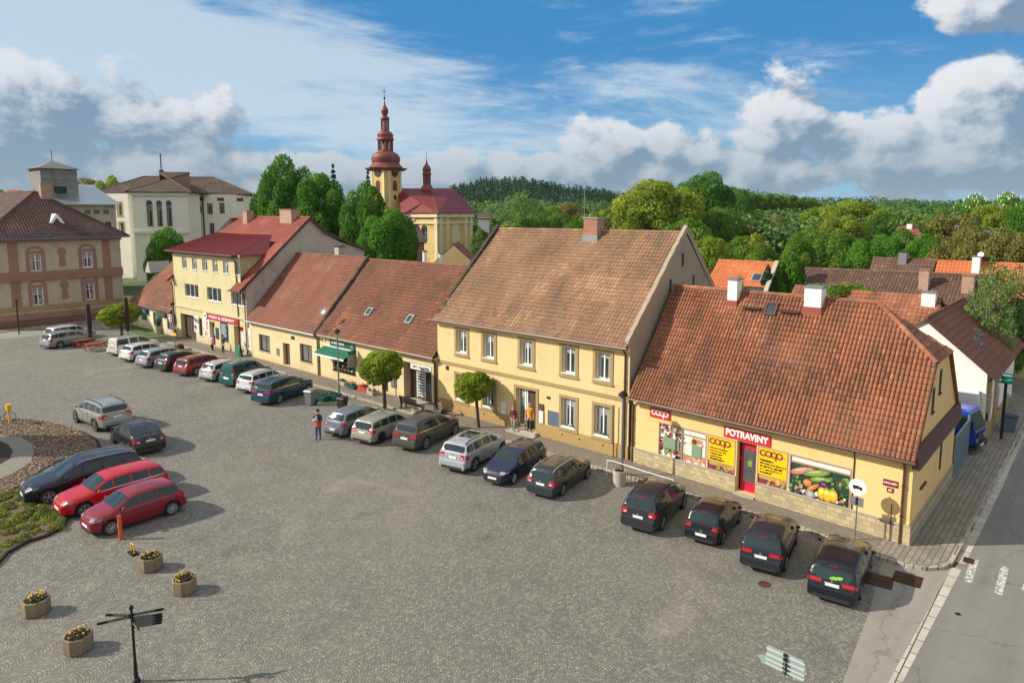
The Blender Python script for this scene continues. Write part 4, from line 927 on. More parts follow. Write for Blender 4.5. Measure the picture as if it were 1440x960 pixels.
# ======================================================= butcher's house with the red roof
XL, XR = -80.1, -63.15; DL, DR = -79.6, -65.0; GY, GZ = 39.7, 13.55
h = thing('butcher_house', 'three storey pale yellow house with a butcher shop below and a red sheet metal dormer', 'house', (XL, FY, 0), world_verts=True)
def up2(l, tp, r_, bt): o = rq(q2, l, tp, r_, bt); return o
u1 = [up2(l, 322 + i * 4, r_, 400) for i, (l, r_) in enumerate(((102, 132), (158, 188), (215, 247), (273, 305), (332, 366), (396, 430)))]
u1 = [(o[0], 8.0, o[2], 9.25) for o in u1]
u2 = [(o[0], 4.95, o[2], 6.35) for o in (up2(120, 500, 166, 0), up2(243, 515, 296, 0), up2(379, 530, 434, 0))]
xg = AY(*q2(98, 700), FY)[0]; gate = (AY(*q2(98, 700), FY)[0], .1, AY(*q2(180, 700), FY)[0], 2.9, .5)
def qm(px, py): return (250 + px / 12, 435 + py / 12)
def xm_(px, py=300): return AY(*qm(px, py), FY)[0]
s1 = (xm_(360), .9, xm_(415), 2.8, .2); s2 = (xm_(540), .15, xm_(625), 2.7, .35); s3 = (xm_(715), .9, xm_(850), 2.65, .2); s4 = (xm_(945), .15, xm_(1105), 2.85, .5)
b = MB(); ops = [s for s in u2] + [gate, s1, s2, s3, s4]
wall(b, (XL, FY, 0), UX, XR - XL, 0, 6.9, [(o[0] - XL, o[1], o[2] - XL, *o[3:]) for o in ops], inward=IY)
wall(b, (DL, FY, 0), UX, DR - DL, 6.9, 9.95, [(o[0] - DL, o[1], o[2] - DL, o[3]) for o in u1], inward=IY)
b.poly([(DR, FY, 6.9), (DR, FY + 3.5, 9.95), (DR, FY, 9.95)]); b.poly([(DL, FY, 6.9), (DL, FY + 3.5, 9.95), (DL, FY, 9.95)])
b.build('wall', M['yelpale'], h)
b = MB(); gp = [(FY, 0), (46.5, 0), (46.5, 10.0), (43.5, 10.9), (41.5, 11.9), (GY, GZ - .05), (FY, 6.9)]
b.poly([(XR, y, z) for y, z in gp]); b.build('gable_wall', M['greyw'], h); b = MB(); b.poly([(XL, y, z) for y, z in gp]); b.build('gable_wall', M['greyw'], h)
b = MB(); ey, ez = FY - .75, 6.55
rtiles(b, (DR + .02, ey, ez), (XR + .25, ey, ez), (XR + .25, GY, GZ), (DR + .02, GY, GZ), pu=.3, pv=.35, amp=.035, jit=.5)
rtiles(b, (XL - .3, ey, ez), (DL - .02, ey, ez), (DL - .02, FY + 5, 11.4), (XL - .3, FY + 5, 11.4), pu=.3, pv=.35, amp=.035, jit=.5)
kz = lambda y: ez + (GZ - ez) * (y - ey) / (GY - ey)
rtiles(b, (XL + .3, 36.9, kz(36.9)), (DR + .02, 36.9, kz(36.9)), (DR + .02, GY, GZ), (XL + 2.6, GY, GZ), pu=.3, pv=.35, amp=.035, jit=.5)
slab_roof(b, [(XL, GY, GZ), (XR + .2, GY, GZ), (XR + .2, 41.5, 12.0), (XL, 41.5, 12.0)]); slab_roof(b, [(XL, 41.5, 12.0), (XR + .2, 41.5, 12.0), (XR + .2, 46.7, 9.95), (XL, 46.7, 9.95)])
ridge(b, (XL + 2.6, GY, GZ + .04), (XR + .25, GY, GZ + .04), .12); b.build('roof', M['tile_maroon'], h, rnd=True)
b = MB(); de, dz, ty, tz = FY - .6, 9.93, 37.7, 11.75
A, B_, C_, D_ = (DL - .5, de, dz), (DR + .45, de, dz), (DR - 2.0, ty, tz), (DL - .2, ty, tz)
slab_roof(b, [A, B_, C_, D_], .1); slab_roof(b, [B_, (DR + .45, 35.7, 9.93), C_], .1)
n = 34
for i in range(n + 1):
    f = i / n; p = V3(A).lerp(V3(B_), f); q = V3(D_).lerp(V3(C_), f); b.bar(p + V3((0, 0, .02)), q + V3((0, 0, .02)), .035, .06)
for i in range(1, 6):
    f = i / 6; p = V3(B_).lerp(V3((DR + .45, 35.7, 9.93)), f); b.bar(p + V3((0, 0, .02)), p.lerp(V3(C_), 1 - f * .0) * 1.0 if False else V3(B_).lerp(V3(C_), f) + V3((0, 0, .02)), .035, .06)
dm = b.build('dormer_roof', M['redmetal'], h)
b = MB(); b.box(DL - .3, FY - .5, 9.68, DR + .35, FY - .002, 9.82); b.build('soffit', M['brownframe'], h)
b = MB()
for X in (XR + .1,):
    b.bar((X + .16, ey, ez - .02), (X + .16, GY, GZ - .02), .06, .25); b.bar((X + .16, GY, GZ), (X + .16, 41.5, 12.0), .06, .25); b.bar((X + .16, 41.5, 12.0), (X + .16, 46.7, 9.95), .06, .25)
b.build('barge_board', M['brownframe'], h)
gutter(h, (DR - .3, ey - .05, ez - .06), (XR + .3, ey - .05, ez - .06)); gutter(h, (DL - .5, de - .05, dz - .06), (DR + .45, de - .05, dz - .06)); downpipe(h, XR - .2, FY - .1, 6.3); downpipe(h, XL + .3, FY - .1, 6.3); downpipe(h, DR + .1, FY - .05, 9.6)
b = MB(); b.box(XL, FY - .14, 3.62, XR, FY - .002, 3.85); b.build('string_course', M['yelpale'], h)
for o in u1: window(h, (0, FY, 0), UX, IY, *o, d=.14, mull=(.5,), t=.06)
for o in u2: window(h, (0, FY, 0), UX, IY, *o, d=.16, mull=(.33, .66), t=.06)
b = MB(); b.box(gate[0], FY + .48, .1, gate[2], FY + .55, 2.9)
for i in range(7): x = gate[0] + (gate[2] - gate[0]) * i / 6; b.box(x - .03, FY + .45, .1, x + .03, FY + .48, 2.9)
b.build('gate', M['oldwood'], h)
for o in (s1, s3): window(h, (0, FY, 0), UX, IY, *o[:4], d=.18, fm='brownframe', glass='shopglass', mull=(), t=.05)
for o, nm in ((s2, 'door'), (s4, 'shop_door')):
    b = MB(); b.box(o[0], FY + o[4] - .02, o[1], o[2], FY + o[4] + .03, o[3], 0); dd_ = b.build(nm, M['redd'], h)
    b = MB(); w = (o[2] - o[0]); b.box(o[0] + w * .15, FY + o[4] - .03, o[1] + .12 if nm == 'shop_door' else 1.2, o[0] + w * .55, FY + o[4] - .022, o[3] - .6); b.build('pane', P_['pale'], dd_)
chimney(h, (AY(*q2(500, 130), GY)[0], GY - .5, GZ - .5), .5, .4, 1.2, 'brick2', 'brick'); chimney(h, (AY(*q2(722, 120), GY)[0], GY - .3, GZ - .35), 1.15, .45, 1.15, 'brick2', 'brick')
def poster(name, label, x0, z0, x1, z1, cols, seed, base='pale', off=.03, cat='poster'):
    t = thing(name, label, cat, (x0, FY, z0), world_verts=True); b = MB(); b.box(x0, FY - off, z0, x1, FY - .005, z1, I_[base])
    veg(b, seed, x0 + .02, z0 + .02, x1 - .02, z1 - .05, FY - off, 12, [I_[c] for c in cols], .1, .22); b.build('panel', PM, t); return t
poster('wall_poster', 'white poster with a dark cut of meat beside the wooden gate of the butcher', xm_(282), 1.15, xm_(362), 3.0, ['purple', 'red', 'purple'], 41)
poster('wall_poster', 'pink poster of meat left of the crimson butcher door', xm_(420), .95, xm_(540), 2.9, ['pink', 'pink', 'orange', 'pale'], 42)
poster('wall_poster', 'tall meat poster right of the crimson butcher entrance', xm_(1130), .3, xm_(1235), 2.9, ['pink', 'orange', 'pink', 'pale'], 43)
t = sign_board('chalkboard', 'dark menu board between the two crimson butcher doors', s3[0] + .15, 1.3, s3[2] - .1, 2.9, M['bluesign'], .05, cat='board')
b = MB()
for j in range(7): b.box(s3[0] + .3, FY - .055, 1.5 + j * .19, s3[2] - .3 - .1 * (j % 3), FY - .05, 1.56 + j * .19)
b.build('chalk_lines', M['whitepaint'], t)
t = sign_board('chalkboard', 'small dark notice board right of the narrow crimson door', xm_(638), 1.0, xm_(690), 2.2, M['bluesign'], .05, cat='board')
t = sign_board('shop_sign', 'long crimson sign reading MASO & UZENINY above the butcher shop', xm_(490, 150), 2.98, xm_(1035, 240), 3.55, M['redd'], .1)
text('lettering', 'MASO & UZENINY', .5, ((xm_(540, 150) + xm_(975, 240)) / 2, FY - .11, 3.26), M['whitepaint'], t, width=(xm_(975, 240) - xm_(540, 150)), bold=.014, height=.3)
b = MB(); x = xm_(480, 150); b.cyl((x, FY - .1, 3.26), (x, FY - .13, 3.26), .42, n=18); b.build('emblem', M['whitepaint'], t)
b = MB(); b.cyl((x, FY - .13, 3.26), (x, FY - .14, 3.26), .16, n=10); b.build('emblem_centre', M['teal'], t)

# ======================================================= the pub
X0, X1 = -92.7, -80.2
def qp(px, py): return (190 + px / 16, 420 + py / 16)
pw = [(AY(*qp(135, 300), FY)[0], 1.05, AY(*qp(255, 300), FY)[0], 2.35, .2), (AY(*qp(405, 400), FY)[0], .6, AY(*qp(610, 400), FY)[0], 2.3, .2), (AY(*qp(715, 450), FY)[0], .7, AY(*qp(850, 450), FY)[0], 2.2, .2)]
h = thing('pub', 'low old pub with a steep patchy tile roof left of the butcher house', 'pub', (X0, FY, 0), world_verts=True)
b = MB(); wall(b, (X0, FY, 0), UX, X1 - X0, 0, 2.95, [(o[0] - X0, o[1], o[2] - X0, *o[3:]) for o in pw], inward=IY)
b.poly([(X0, FY, 0), (X0, 36.3, 0), (X0, 36.3, 7.1), (X0, FY, 2.95)]); b.build('wall', M['pub'], h)
b = MB(); rtiles(b, (X0 - .3, FY - .5, 2.8), (X1, FY - .5, 2.8), (X1, 37.4, 9.0), (X0 + 3.0, 36.6, 8.0), pu=.28, pv=.34, amp=.04, jit=1.2)
slab_roof(b, [(X0 + 3.0, 36.6, 8.0), (X1, 37.4, 9.0), (X1, 42, 5), (X0, 41, 5), (X0 - .3, 40, 4)])
b.build('roof', M['tile_old'], h, rnd=True)
b = MB(); tri = AY(216, 373, 35.6); b.hexa([(tri[0] - .9, 34.8, tri[1] - .9), (tri[0] + .9, 34.8, tri[1] - .9), (tri[0] + .9, 37.5, tri[1] - .9), (tri[0] - .9, 37.5, tri[1] - .9)], [(tri[0] - .05, 34.9, tri[1] + .5), (tri[0] + .05, 34.9, tri[1] + .5), (tri[0] + .05, 37.5, tri[1] + .5), (tri[0] - .05, 37.5, tri[1] + .5)]); b.build('dormer', M['concrete'], h)
b = MB(); b.box(X0, FY - .3, 2.6, X1, FY - .002, 2.72); b.build('eave_board', M['whitepaint'], h)
for o in pw: window(h, (0, FY, 0), UX, IY, *o[:4], d=.18, fm='brownframe', glass='glass2', mull=(.5,), t=.07)
t = sign_board('pub_sign', 'dark blue hanging panel above the left pub window', pw[0][0] + .1, 1.9, pw[0][2] + .7, 2.65, M['bluesign'], .3)
b = MB(); b.box(pw[0][0] + .6, FY - .31, 2.1, pw[0][2] + .2, FY - .3, 2.42); b.build('lettering', M['bluezinc'], t)
xq = AY(*qp(510, 250), FY)[0]; xr2 = AY(*qp(700, 290), FY)[0]; t = sign_board('pub_sign', 'long brown and green sign board under the pub eave', xq, 2.0, xr2, 2.62, M['oldwood'], .2)
b = MB(); b.box(xq + .3, FY - .21, 2.12, xr2 - .3, FY - .2, 2.5); b.build('panel', M['green'], t)
xq = AY(*qp(795, 330), FY - .3)[0]; t = thing('round_sign', 'round red brewery sign at the right end of the pub', 'sign', (xq, FY - .35, 2.3), world_verts=True)
for nm, rr_, mt, o_ in (('rim', .62, 'oldwood', 0), ('disc', .48, 'whitepaint', .03), ('ring', .36, 'redd', .05), ('centre', .2, 'whitepaint', .07)):
    b = MB(); b.cyl((xq, FY - .3 - o_, 2.15), (xq, FY - .36 - o_, 2.15), rr_, n=20); b.build(nm, M[mt], t)

# ======================================================= old pink corner house (faces the square along +X)
PX, PY0, PY1 = -100.2, 19.6, 34.2
h = thing('corner_house', 'old two storey pink and ochre house with a dark hipped roof at the left edge', 'house', (PX, PY0, 0), world_verts=True)
UY = (0, 1, 0); IX = (-1, 0, 0)
def qk(px, py): return (px / 3.695, 220 + py / 3.695)
def ro(l, tp, r_, bt): a = AX(*qk(l, tp), PX); c = AX(*qk(r_, bt), PX); return (a[0], c[1], c[0], a[1])
pw = [ro(152, 508, 220, 594), ro(424, 495, 486, 574), ro(165, 683, 232, 768), ro(438, 657, 497, 740)]
b = MB(); wall(b, (PX, PY0, 0), UY, PY1 - PY0, 0, 11.0, [(o[0] - PY0, o[1], o[2] - PY0, o[3], .25) for o in pw], inward=IX)
b.poly([(PX, PY1, 0), (PX - 20, PY1, 0), (PX - 20, PY1, 11), (PX, PY1, 11)]); b.poly([(PX, PY0, 0), (PX - 20, PY0, 0), (PX - 20, PY0, 11), (PX, PY0, 11)]); b.build('wall', M['pinkw'], h)
for o in pw:
    f = window(h, (PX, 0, 0), UY, IX, *o, d=.22, mull=(.5,), trans=(.62,), t=.1)
    b = MB()
    for (a, z, c, zz) in ((o[0] - .4, o[1] - .35, o[0], o[3] + .35), (o[2], o[1] - .35, o[2] + .4, o[3] + .35), (o[0], o[3], o[2], o[3] + .35), (o[0], o[1] - .35, o[2], o[1])): b.box(PX + .002, a, z, PX + .07, c, zz)
    cy = (o[0] + o[2]) / 2; n = 8
    for i in range(n):
        a0, a1 = math.pi * i / n, math.pi * (i + 1) / n; b.hexa([(PX + .002, cy + .95 * math.cos(a0), o[3] + .35 + .6 * math.sin(a0)), (PX + .002, cy + .95 * math.cos(a1), o[3] + .35 + .6 * math.sin(a1)), (PX + .002, cy + .7 * math.cos(a1), o[3] + .35 + .35 * math.sin(a1)), (PX + .002, cy + .7 * math.cos(a0), o[3] + .35 + .35 * math.sin(a0))], [(PX + .1, cy + .95 * math.cos(a0), o[3] + .35 + .6 * math.sin(a0)), (PX + .1, cy + .95 * math.cos(a1), o[3] + .35 + .6 * math.sin(a1)), (PX + .1, cy + .7 * math.cos(a1), o[3] + .35 + .35 * math.sin(a1)), (PX + .1, cy + .7 * math.cos(a0), o[3] + .35 + .35 * math.sin(a0))])
    b.build('surround', M['pinkt'], f)
# posters with a round mark in the two lower windows
for o in pw[2:]:
    b = MB(); cy = o[0] + (o[2] - o[0]) * .68; b.cyl((PX - .18, cy, o[1] + .55), (PX - .17, cy, o[1] + .55), .28, n=14); b.build('sticker', P_['pink'], h)
def band(z0, z1, t_, mt, nm, y0=PY0, y1=PY1):
    b = MB(); b.box(PX + .002, y0, z0, PX + t_, y1 + .05, z1); return b.build(nm, M[mt], h)
zb_ = lambda px, py: AX(*qk(px, py), PX)[1]
band(zb_(330, 632), zb_(330, 590), .22, 'pinkt', 'string_course'); band(zb_(330, 634), zb_(330, 622), .34, 'pinkt', 'string_moulding'); band(0, zb_(330, 830), .12, 'pinkdark', 'plinth'); band(zb_(330, 830), zb_(330, 800), .2, 'pinkt', 'plinth_band'); band(zb_(330, 785), zb_(330, 762), .12, 'trim', 'sill_band')
band(10.55, 11.0, .5, 'pinkt', 'cornice')
for (l, r_) in ((42, 92), (533, 572)):
    for (zt0, zt1) in ((zb_(330, 590), 10.55), (zb_(330, 760), zb_(330, 634))):
        a = AX(*qk(l, 520), PX)[0]; c = AX(*qk(r_, 520), PX)[0]; b = MB(); b.box(PX + .002, a, zt0, PX + .1, c, zt1); b.build('pilaster', M['pinkt'], h)
for (px, py) in ((322, 520), (335, 690)):
    y, z = AX(*qk(px, py), PX); b = MB(); b.box(PX + .002, y - .3, z - .9, PX + .07, y + .3, z + .6); b.cyl((PX + .002, y, z + .6), (PX + .08, y, z + .6), .5, n=12); b.cyl((PX + .002, y, z - .9), (PX + .08, y, z - .9), .38, n=12); b.build('cartouche', M['pinkt'], h)
pk = (-108.3, 27.0, 16.9); e0, e1, ez = PY0 - .9, PY1 + .9, 11.05; ex = PX + .9
b = MB(); rtiles(b, (ex, e0, ez), (ex, e1, ez), (pk[0], pk[1] + .01, pk[2]), (pk[0], pk[1] - .01, pk[2]), pu=.34, pv=.42, amp=.04)
rtiles(b, (-125, e0, ez), (ex, e0, ez), (pk[0], pk[1], pk[2]), (-125, pk[1], pk[2]), pu=.34, pv=.42, amp=.04)
slab_roof(b, [(ex, e1, ez), (pk[0], pk[1], pk[2]), (-125, pk[1], pk[2]), (-125, e1, ez)])
ridge(b, (ex, e0, ez), pk, .13); ridge(b, (ex, e1, ez), pk, .13); ridge(b, pk, (-125, pk[1], pk[2]), .13); b.build('roof', M['tile_dark'], h, rnd=True)
b = MB(); b.box(ex - .1, e0, ez - .22, ex + .12, e1, ez - .02); b.bar((ex - .5, e0 + .5, ez + .62), (ex - .5, e1 - .5, ez + .62), .06); b.build('gutter', M['bluezinc'], h)
y_, z_ = AX(*qk(285, 335), PX - 2.5); b = MB(); b.hexa([(PX - 1.6, y_ - 1.2, z_ - .8), (PX - 1.6, y_ + 1.2, z_ - .8), (PX - 4.5, y_ + 1.2, z_ - .8), (PX - 4.5, y_ - 1.2, z_ - .8)], [(PX - 1.6, y_ - .05, z_ + .9), (PX - 1.6, y_ + .05, z_ + .9), (PX - 4.5, y_ + .05, z_ + .9), (PX - 4.5, y_ - .05, z_ + .9)]); dm = b.build('dormer', M['whitepaint'], h)
b = MB(); b.poly([(PX - 1.58, y_ - .7, z_ - .6), (PX - 1.58, y_ + .7, z_ - .6), (PX - 1.58, y_, z_ + .4)]); b.build('pane', M['glass'], dm)
chimney(h, (pk[0] + 1.2, pk[1] + .9, 15.6), .45, .6, 2.2, 'brick2', 'brick2')
b = MB(); b.cyl((PX + .15, PY0 + .3, .1), (PX + .15, PY0 + .3, 10.6), .09, n=8); b.build('downpipe', M['zinc'], h)
t = thing('bollard_lamp', 'short black post lamp before the old pink house', 'lamp', (*G(27, 470), 0), 0); b = MB(); b.cyl((0, 0, 0), (0, 0, 3.8), .07, n=8); b.build('pole', M['darkmetal'], t); b = MB(); b.cyl((0, 0, 3.8), (0, 0, 4.1), .16, .1, n=10); b.build('lamp_head', M['darkmetal'], t)

# ======================================================= white gabled house down the side street
h = thing('white_house', 'white gabled house with a brown tile roof beyond the blue truck', 'house', (-5.4, 49.4, 0), world_verts=True)
wy0, wy1 = 49.4, 64.5; xr_, xl_ = -5.35, -12.6; rx, rz_ = -8.75, 7.45; ez = 4.45
b = MB(); b.poly([(xl_, wy0, 0), (xr_, wy0, 0), (xr_, wy0, ez), (rx, wy0, rz_ - .05), (xl_, wy0, ez)]); b.poly([(xl_, wy1, 0), (xr_, wy1, 0), (xr_, wy1, ez), (rx, wy1, rz_), (xl_, wy1, ez)])
wall(b, (xr_, wy0, 0), UY, wy1 - wy0, 0, ez, [(2.2, 1.2, 3.2, 2.6), (6, .1, 7.1, 2.3), (9.5, 1.2, 10.5, 2.6)], inward=IX); b.poly([(xl_, wy0, 0), (xl_, wy1, 0), (xl_, wy1, ez), (xl_, wy0, ez)]); b.build('wall', M['white'], h)
b = MB(); b.box(xr_ + .003, wy0 + .4, .1, xr_ + .12, wy0 + 1.6, ez - .6); b.box(xr_ + .003, wy0 + 4, .1, xr_ + .1, wy0 + 5.2, ez - .5); b.box(xr_ + .003, wy0, 0, xr_ + .14, wy0 + 12, .8); b.build('pilaster', M['trim'], h)
for u in (2.2, 9.5): window(h, (xr_, wy0, 0), UY, IX, u, 1.2, u + 1, 2.6, d=.15, fm='brownframe')
b = MB(); b.box(xr_ - .2, wy0 + 6, .1, xr_ - .15, wy0 + 7.1, 2.3); b.build('door', M['oldwood'], h)
b = MB(); rtiles(b, (xr_ + .55, wy0 - .2, ez - .35), (xr_ + .55, wy1, ez - .35), (rx, wy1, rz_), (rx, wy0 - .2, rz_), pu=.33, pv=.42, amp=.03, jit=.4, lip=.06)
slab_roof(b, [(rx, wy0 - .2, rz_), (rx, wy1, rz_), (xl_ - .4, wy1, ez), (xl_ - .4, wy0 - .2, ez)]); ridge(b, (rx, wy0 - .2, rz_ + .04), (rx, wy1, rz_ + .04), .12); b.build('roof', M['tile_brown'], h, rnd=True)
V_ = V3((rx - xr_ - .55, 0, rz_ - ez + .35))
for v, u in ((2.3, 4.4), (2.7, 6.8)): skylight(h, (xr_ + .55, wy0 - .2, ez - .35), UY, V_, u, v, .8, .55)
b = MB(); b.bar((xr_ + .6, wy0 - .25, ez - .4), (rx, wy0 - .25, rz_ - .05), .08, .16); b.build('barge_board', M['brownframe'], h)
t = thing('pharmacy_sign', 'green lit display board on a post by the white house', 'sign', (-4.6, 50.6, 0), world_verts=True)
sy_ = 51.0; sx_, sz_ = AY(1413, 534, sy_)
b = MB(); b.box(sx_ - .42, sy_ - .1, sz_ - .2, sx_ + .4, sy_ + .1, sz_ + .18); b.build('board', M['led'], t); b = MB(); b.box(sx_ - .15, sy_ - .1, sz_ + .2, sx_ + .42, sy_ + .1, sz_ + .42); b.build('header', M['teal'], t)
text('lettering', '20°', .28, (sx_ + .18, sy_ - .11, sz_), M['leddig'], t, height=.17); b = MB(); b.box(sx_ - .34, sy_ - .115, sz_ - .03, sx_ - .1, sy_ - .105, sz_ + .03); b.box(sx_ - .25, sy_ - .115, sz_ - .12, sx_ - .19, sy_ - .105, sz_ + .12); b.build('cross', M['leddig'], t)
text('lettering', 'LÉKÁRNA', .12, (sx_ + .13, sy_ - .11, sz_ + .31), M['whitepaint'], t, width=.48); b = MB(); b.box(sx_, sy_ - .06, 0, sx_ + .16, sy_ + .06, sz_ - .2); b.build('post', M['blk'], t)
t = thing('waste_bin', 'blue bin on the side pavement by the green display board', 'bin', (-4.35, 53.2, .12)); b = MB(); b.hexa([(-.3, -.3, 0), (.3, -.3, 0), (.3, .3, 0), (-.3, .3, 0)], [(-.36, -.36, .95), (.36, -.36, .95), (.36, .36, .95), (-.36, .36, .95)]); b.build('body', M['bluezinc'], t); b = MB(); b.box(-.39, -.39, .95, .39, .39, 1.05); b.build('lid', M['bluesign'], t)
t = thing('sheet_gate', 'grey blue sheet metal gate panel beside the side wall of the grocery', 'gate', (-5.6, 41.5, 0), world_verts=True)
b = MB(); b.box(-5.7, 41.6, .12, -5.6, 45.6, 2.3); b.build('panel', M['bluezinc'], t); b = MB(); b.cyl((-5.62, 45.7, 0), (-5.62, 45.7, 2.6), .07, n=8); b.build('post', M['grey'], t); b = MB(); b.cyl((-5.62, 41.5, 0), (-5.62, 41.5, 2.4), .06, n=8); b.build('post', M['grey'], t)
t = thing('sheet_fence', 'tall grey sheet screen between the truck and the white house', 'fence', (-9, 49, 0), world_verts=True)
b = MB(); b.box(-9.6, 49.15, 0, -5.65, 49.25, 3.1); b.build('panel', M['zinc'], t); b = MB(); b.cyl((-5.6, 49.2, 0), (-5.6, 49.2, 3.3), .09, n=8); b.build('post', M['zinc'], t)

# ======================================================= houses and roofs behind the row
def simple_house(name, label, cat, quadroof, roofm, wallm, zbase=0, group=None, tk={}, ridge_end=None):
    """quadroof: eaveL, eaveR, ridgeR, ridgeL (world points); the back slope mirrors it"""
    a, b_, c, d = map(V3, quadroof); h = thing(name, label, cat, (a.x, a.y, zbase), world_verts=True, group=group)
    a2 = d + (d - a); b2 = c + (c - b_); a2.z = a.z; b2.z = b_.z
    ins = .3; W_ = MB()
    W_.poly([(a.x, a.y, zbase), (b_.x, b_.y, zbase), (b_.x, b_.y, b_.z), (a.x, a.y, a.z)]); W_.poly([(a2.x, a2.y, zbase), (b2.x, b2.y, zbase), tuple(b2), tuple(a2)])
    W_.poly([(b_.x, b_.y, zbase), (b2.x, b2.y, zbase), tuple(b2), tuple(c), tuple(b_)]); W_.poly([(a.x, a.y, zbase), (a2.x, a2.y, zbase), tuple(a2), tuple(d), tuple(a)])
    ctr = (a + b_ + a2 + b2) / 4; W_.v = [(ctr.x + (x - ctr.x) * .965, ctr.y + (y - ctr.y) * .965, z - .12 if z > zbase else z) for x, y, z in W_.v]
    W_.build('wall', M[wallm], h); b = MB(); rtiles(b, a, b_, c, d, **tk); rtiles(b, b2, a2, d, c, **tk)
    ridge(b, d, c, .13); b.build('roof', M[roofm], h, rnd=True); return h
k1 = dict(pu=.3, pv=.4, amp=.035)
# yard wing right behind the grocery
simple_house('yard_wing', 'low yard building with an orange tile roof directly behind the grocery ridge', 'outbuilding', ((-19, 50.6, 4.9), (-9.4, 50.6, 4.9), (-8.9, 55.3, 7.95), (-19, 55.3, 8.3)), 'tile_coop', 'white', tk=k1)
a = AY(1308, 425, 50.3); chimney(bpy.data.objects['yard_wing'], (AY(1308, 425, 55)[0], 54.6, 7.6), .42, .35, .95, 'white', 'lead')
hh = simple_house('long_barn', 'long barn with a sagging old brown tile roof behind the grocery', 'barn', ((-19.2, 59.5, 5.6), (-6.4, 59.5, 5.6), (-6.9, 65, 9.15), (-21.5, 65, 9.0)), 'tile_far', 'cream', tk=dict(pu=.26, pv=.34, amp=.06, jit=1.3))
for (px, py, s) in ((1300, 392, .35), (1362, 400, .4)):
    a = AY(px, py, 63.4); chimney(hh, (a[0], 63.4, a[1] - .6), s, s, 1.3, 'brick2', 'brick')
simple_house('cottage', 'cottage with a faded brown tile roof and dark chimney beyond the long barn', 'house', ((-18.3, 71, 5.5), (-12.85, 71, 5.5), (-12.85, 75, 9.6), (-18.3, 75, 9.6)), 'tile_far', 'cream', tk=k1)
chimney(bpy.data.objects['cottage'], (-15.6, 74.8, 9.2), .35, .35, 1.1, 'lead', 'blk')
hh = simple_house('cottage', 'cottage with a bright orange tile roof beyond the long barn', 'house', ((-12.75, 71, 5.3), (-4.3, 71, 5.3), (-4.3, 75, 9.55), (-12.75, 75, 9.55)), 'tile_bright', 'cream', tk=k1)
chimney(hh, (-9.6, 74.4, 9.0), .3, .35, 1.1, 'white', 'lead')
t = thing('satellite_dish', 'white satellite dish on the chimney of the orange roofed cottage', 'satellite dish', (-9.3, 74.2, 9.4)); b = MB(); b.cyl((0, 0, 0), (0, 0, .8), .03, n=6); b.build('pole', M['grey'], t); b = MB(); b.cyl((0, 0, .9), (0, -.08, .93), .24, n=14); b.build('dish', M['whitepaint'], t)
hh = simple_house('small_house', 'small house with an orange roof and skylight between the yellow gable and the shrubs', 'house', ((-28.3, 57.5, 6.2), (-22.6, 57.5, 6.2), (-22.9, 61.5, 9.6), (-28.3, 61.5, 9.6)), 'tile_bright', 'greyw', tk=dict(pu=.28, pv=.36, amp=.035, jit=1.1))
skylight(hh, (-28.3, 57.5, 6.2), UX, (0, 4, 3.4), 4.4, 3.2, .8, .9, 'galv'); skylight(hh, (-28.3, 57.5, 6.2), UX, (0, 4, 3.4), 4.6, 1.5, 1.6, .9, 'blk')
b = MB(); b.bar((-22.5, 57.3, 6.2), (-22.8, 61.5, 9.75), .35, .2); b.build('verge', M['concrete'], hh)
# yellow gable and red roof between the yellow house and the church
gx, gy_, gz = FAR(638, 345, 78); L_ = V3((-.68, .73, 0)); Pp = V3((.75, .66, 0))
hh = thing('small_gabled_house', 'small house with a plain yellow gable and maroon roof before the church', 'house', (gx, gy_, 0), world_verts=True)
b = MB(); A = V3((gx, gy_, 0)); w = 3.4
b.poly([A - Pp * w, A + Pp * w, A + Pp * w + V3((0, 0, gz - 3)), A + V3((0, 0, gz)), A - Pp * w + V3((0, 0, gz - 3))]); b.poly([A + Pp * w, A + Pp * w + L_ * 10, A + Pp * w + L_ * 10 + V3((0, 0, gz - 3)), A + Pp * w + V3((0, 0, gz - 3))]); b.build('wall', M['yellow'], hh)
b = MB(); slab_roof(b, [tuple(A + Pp * 3.8 + V3((0, 0, gz - 3.3))), tuple(A + Pp * 3.8 + L_ * 10 + V3((0, 0, gz - 3.3))), tuple(A + L_ * 10 + V3((0, 0, gz + .1))), tuple(A + V3((0, 0, gz + .1)))]); slab_roof(b, [tuple(A + V3((0, 0, gz + .1))), tuple(A + L_ * 10 + V3((0, 0, gz + .1))), tuple(A - Pp * 3.8 + L_ * 10 + V3((0, 0, gz - 3.3))), tuple(A - Pp * 3.8 + V3((0, 0, gz - 3.3)))]); b.build('roof', M['tile_maroon'], hh)
for i, (px, py) in enumerate(((619, 357), (597, 354))):
    x, y, z = FAR(px, py, 74); t = thing('flue', 'slim white flue pipe left of the small yellow gable' if i == 0 else 'slim white flue pipe above the flower shop ridge', 'flue', (x, y, 6)); b = MB(); b.cyl((0, 0, -3), (0, 0, z - 6), .22, n=8); b.build('pipe', M['white'], t); b = MB(); b.cyl((0, 0, z - 6), (0, 0, z - 5.85), .28, n=8); b.build('cap', M['lead'], t)
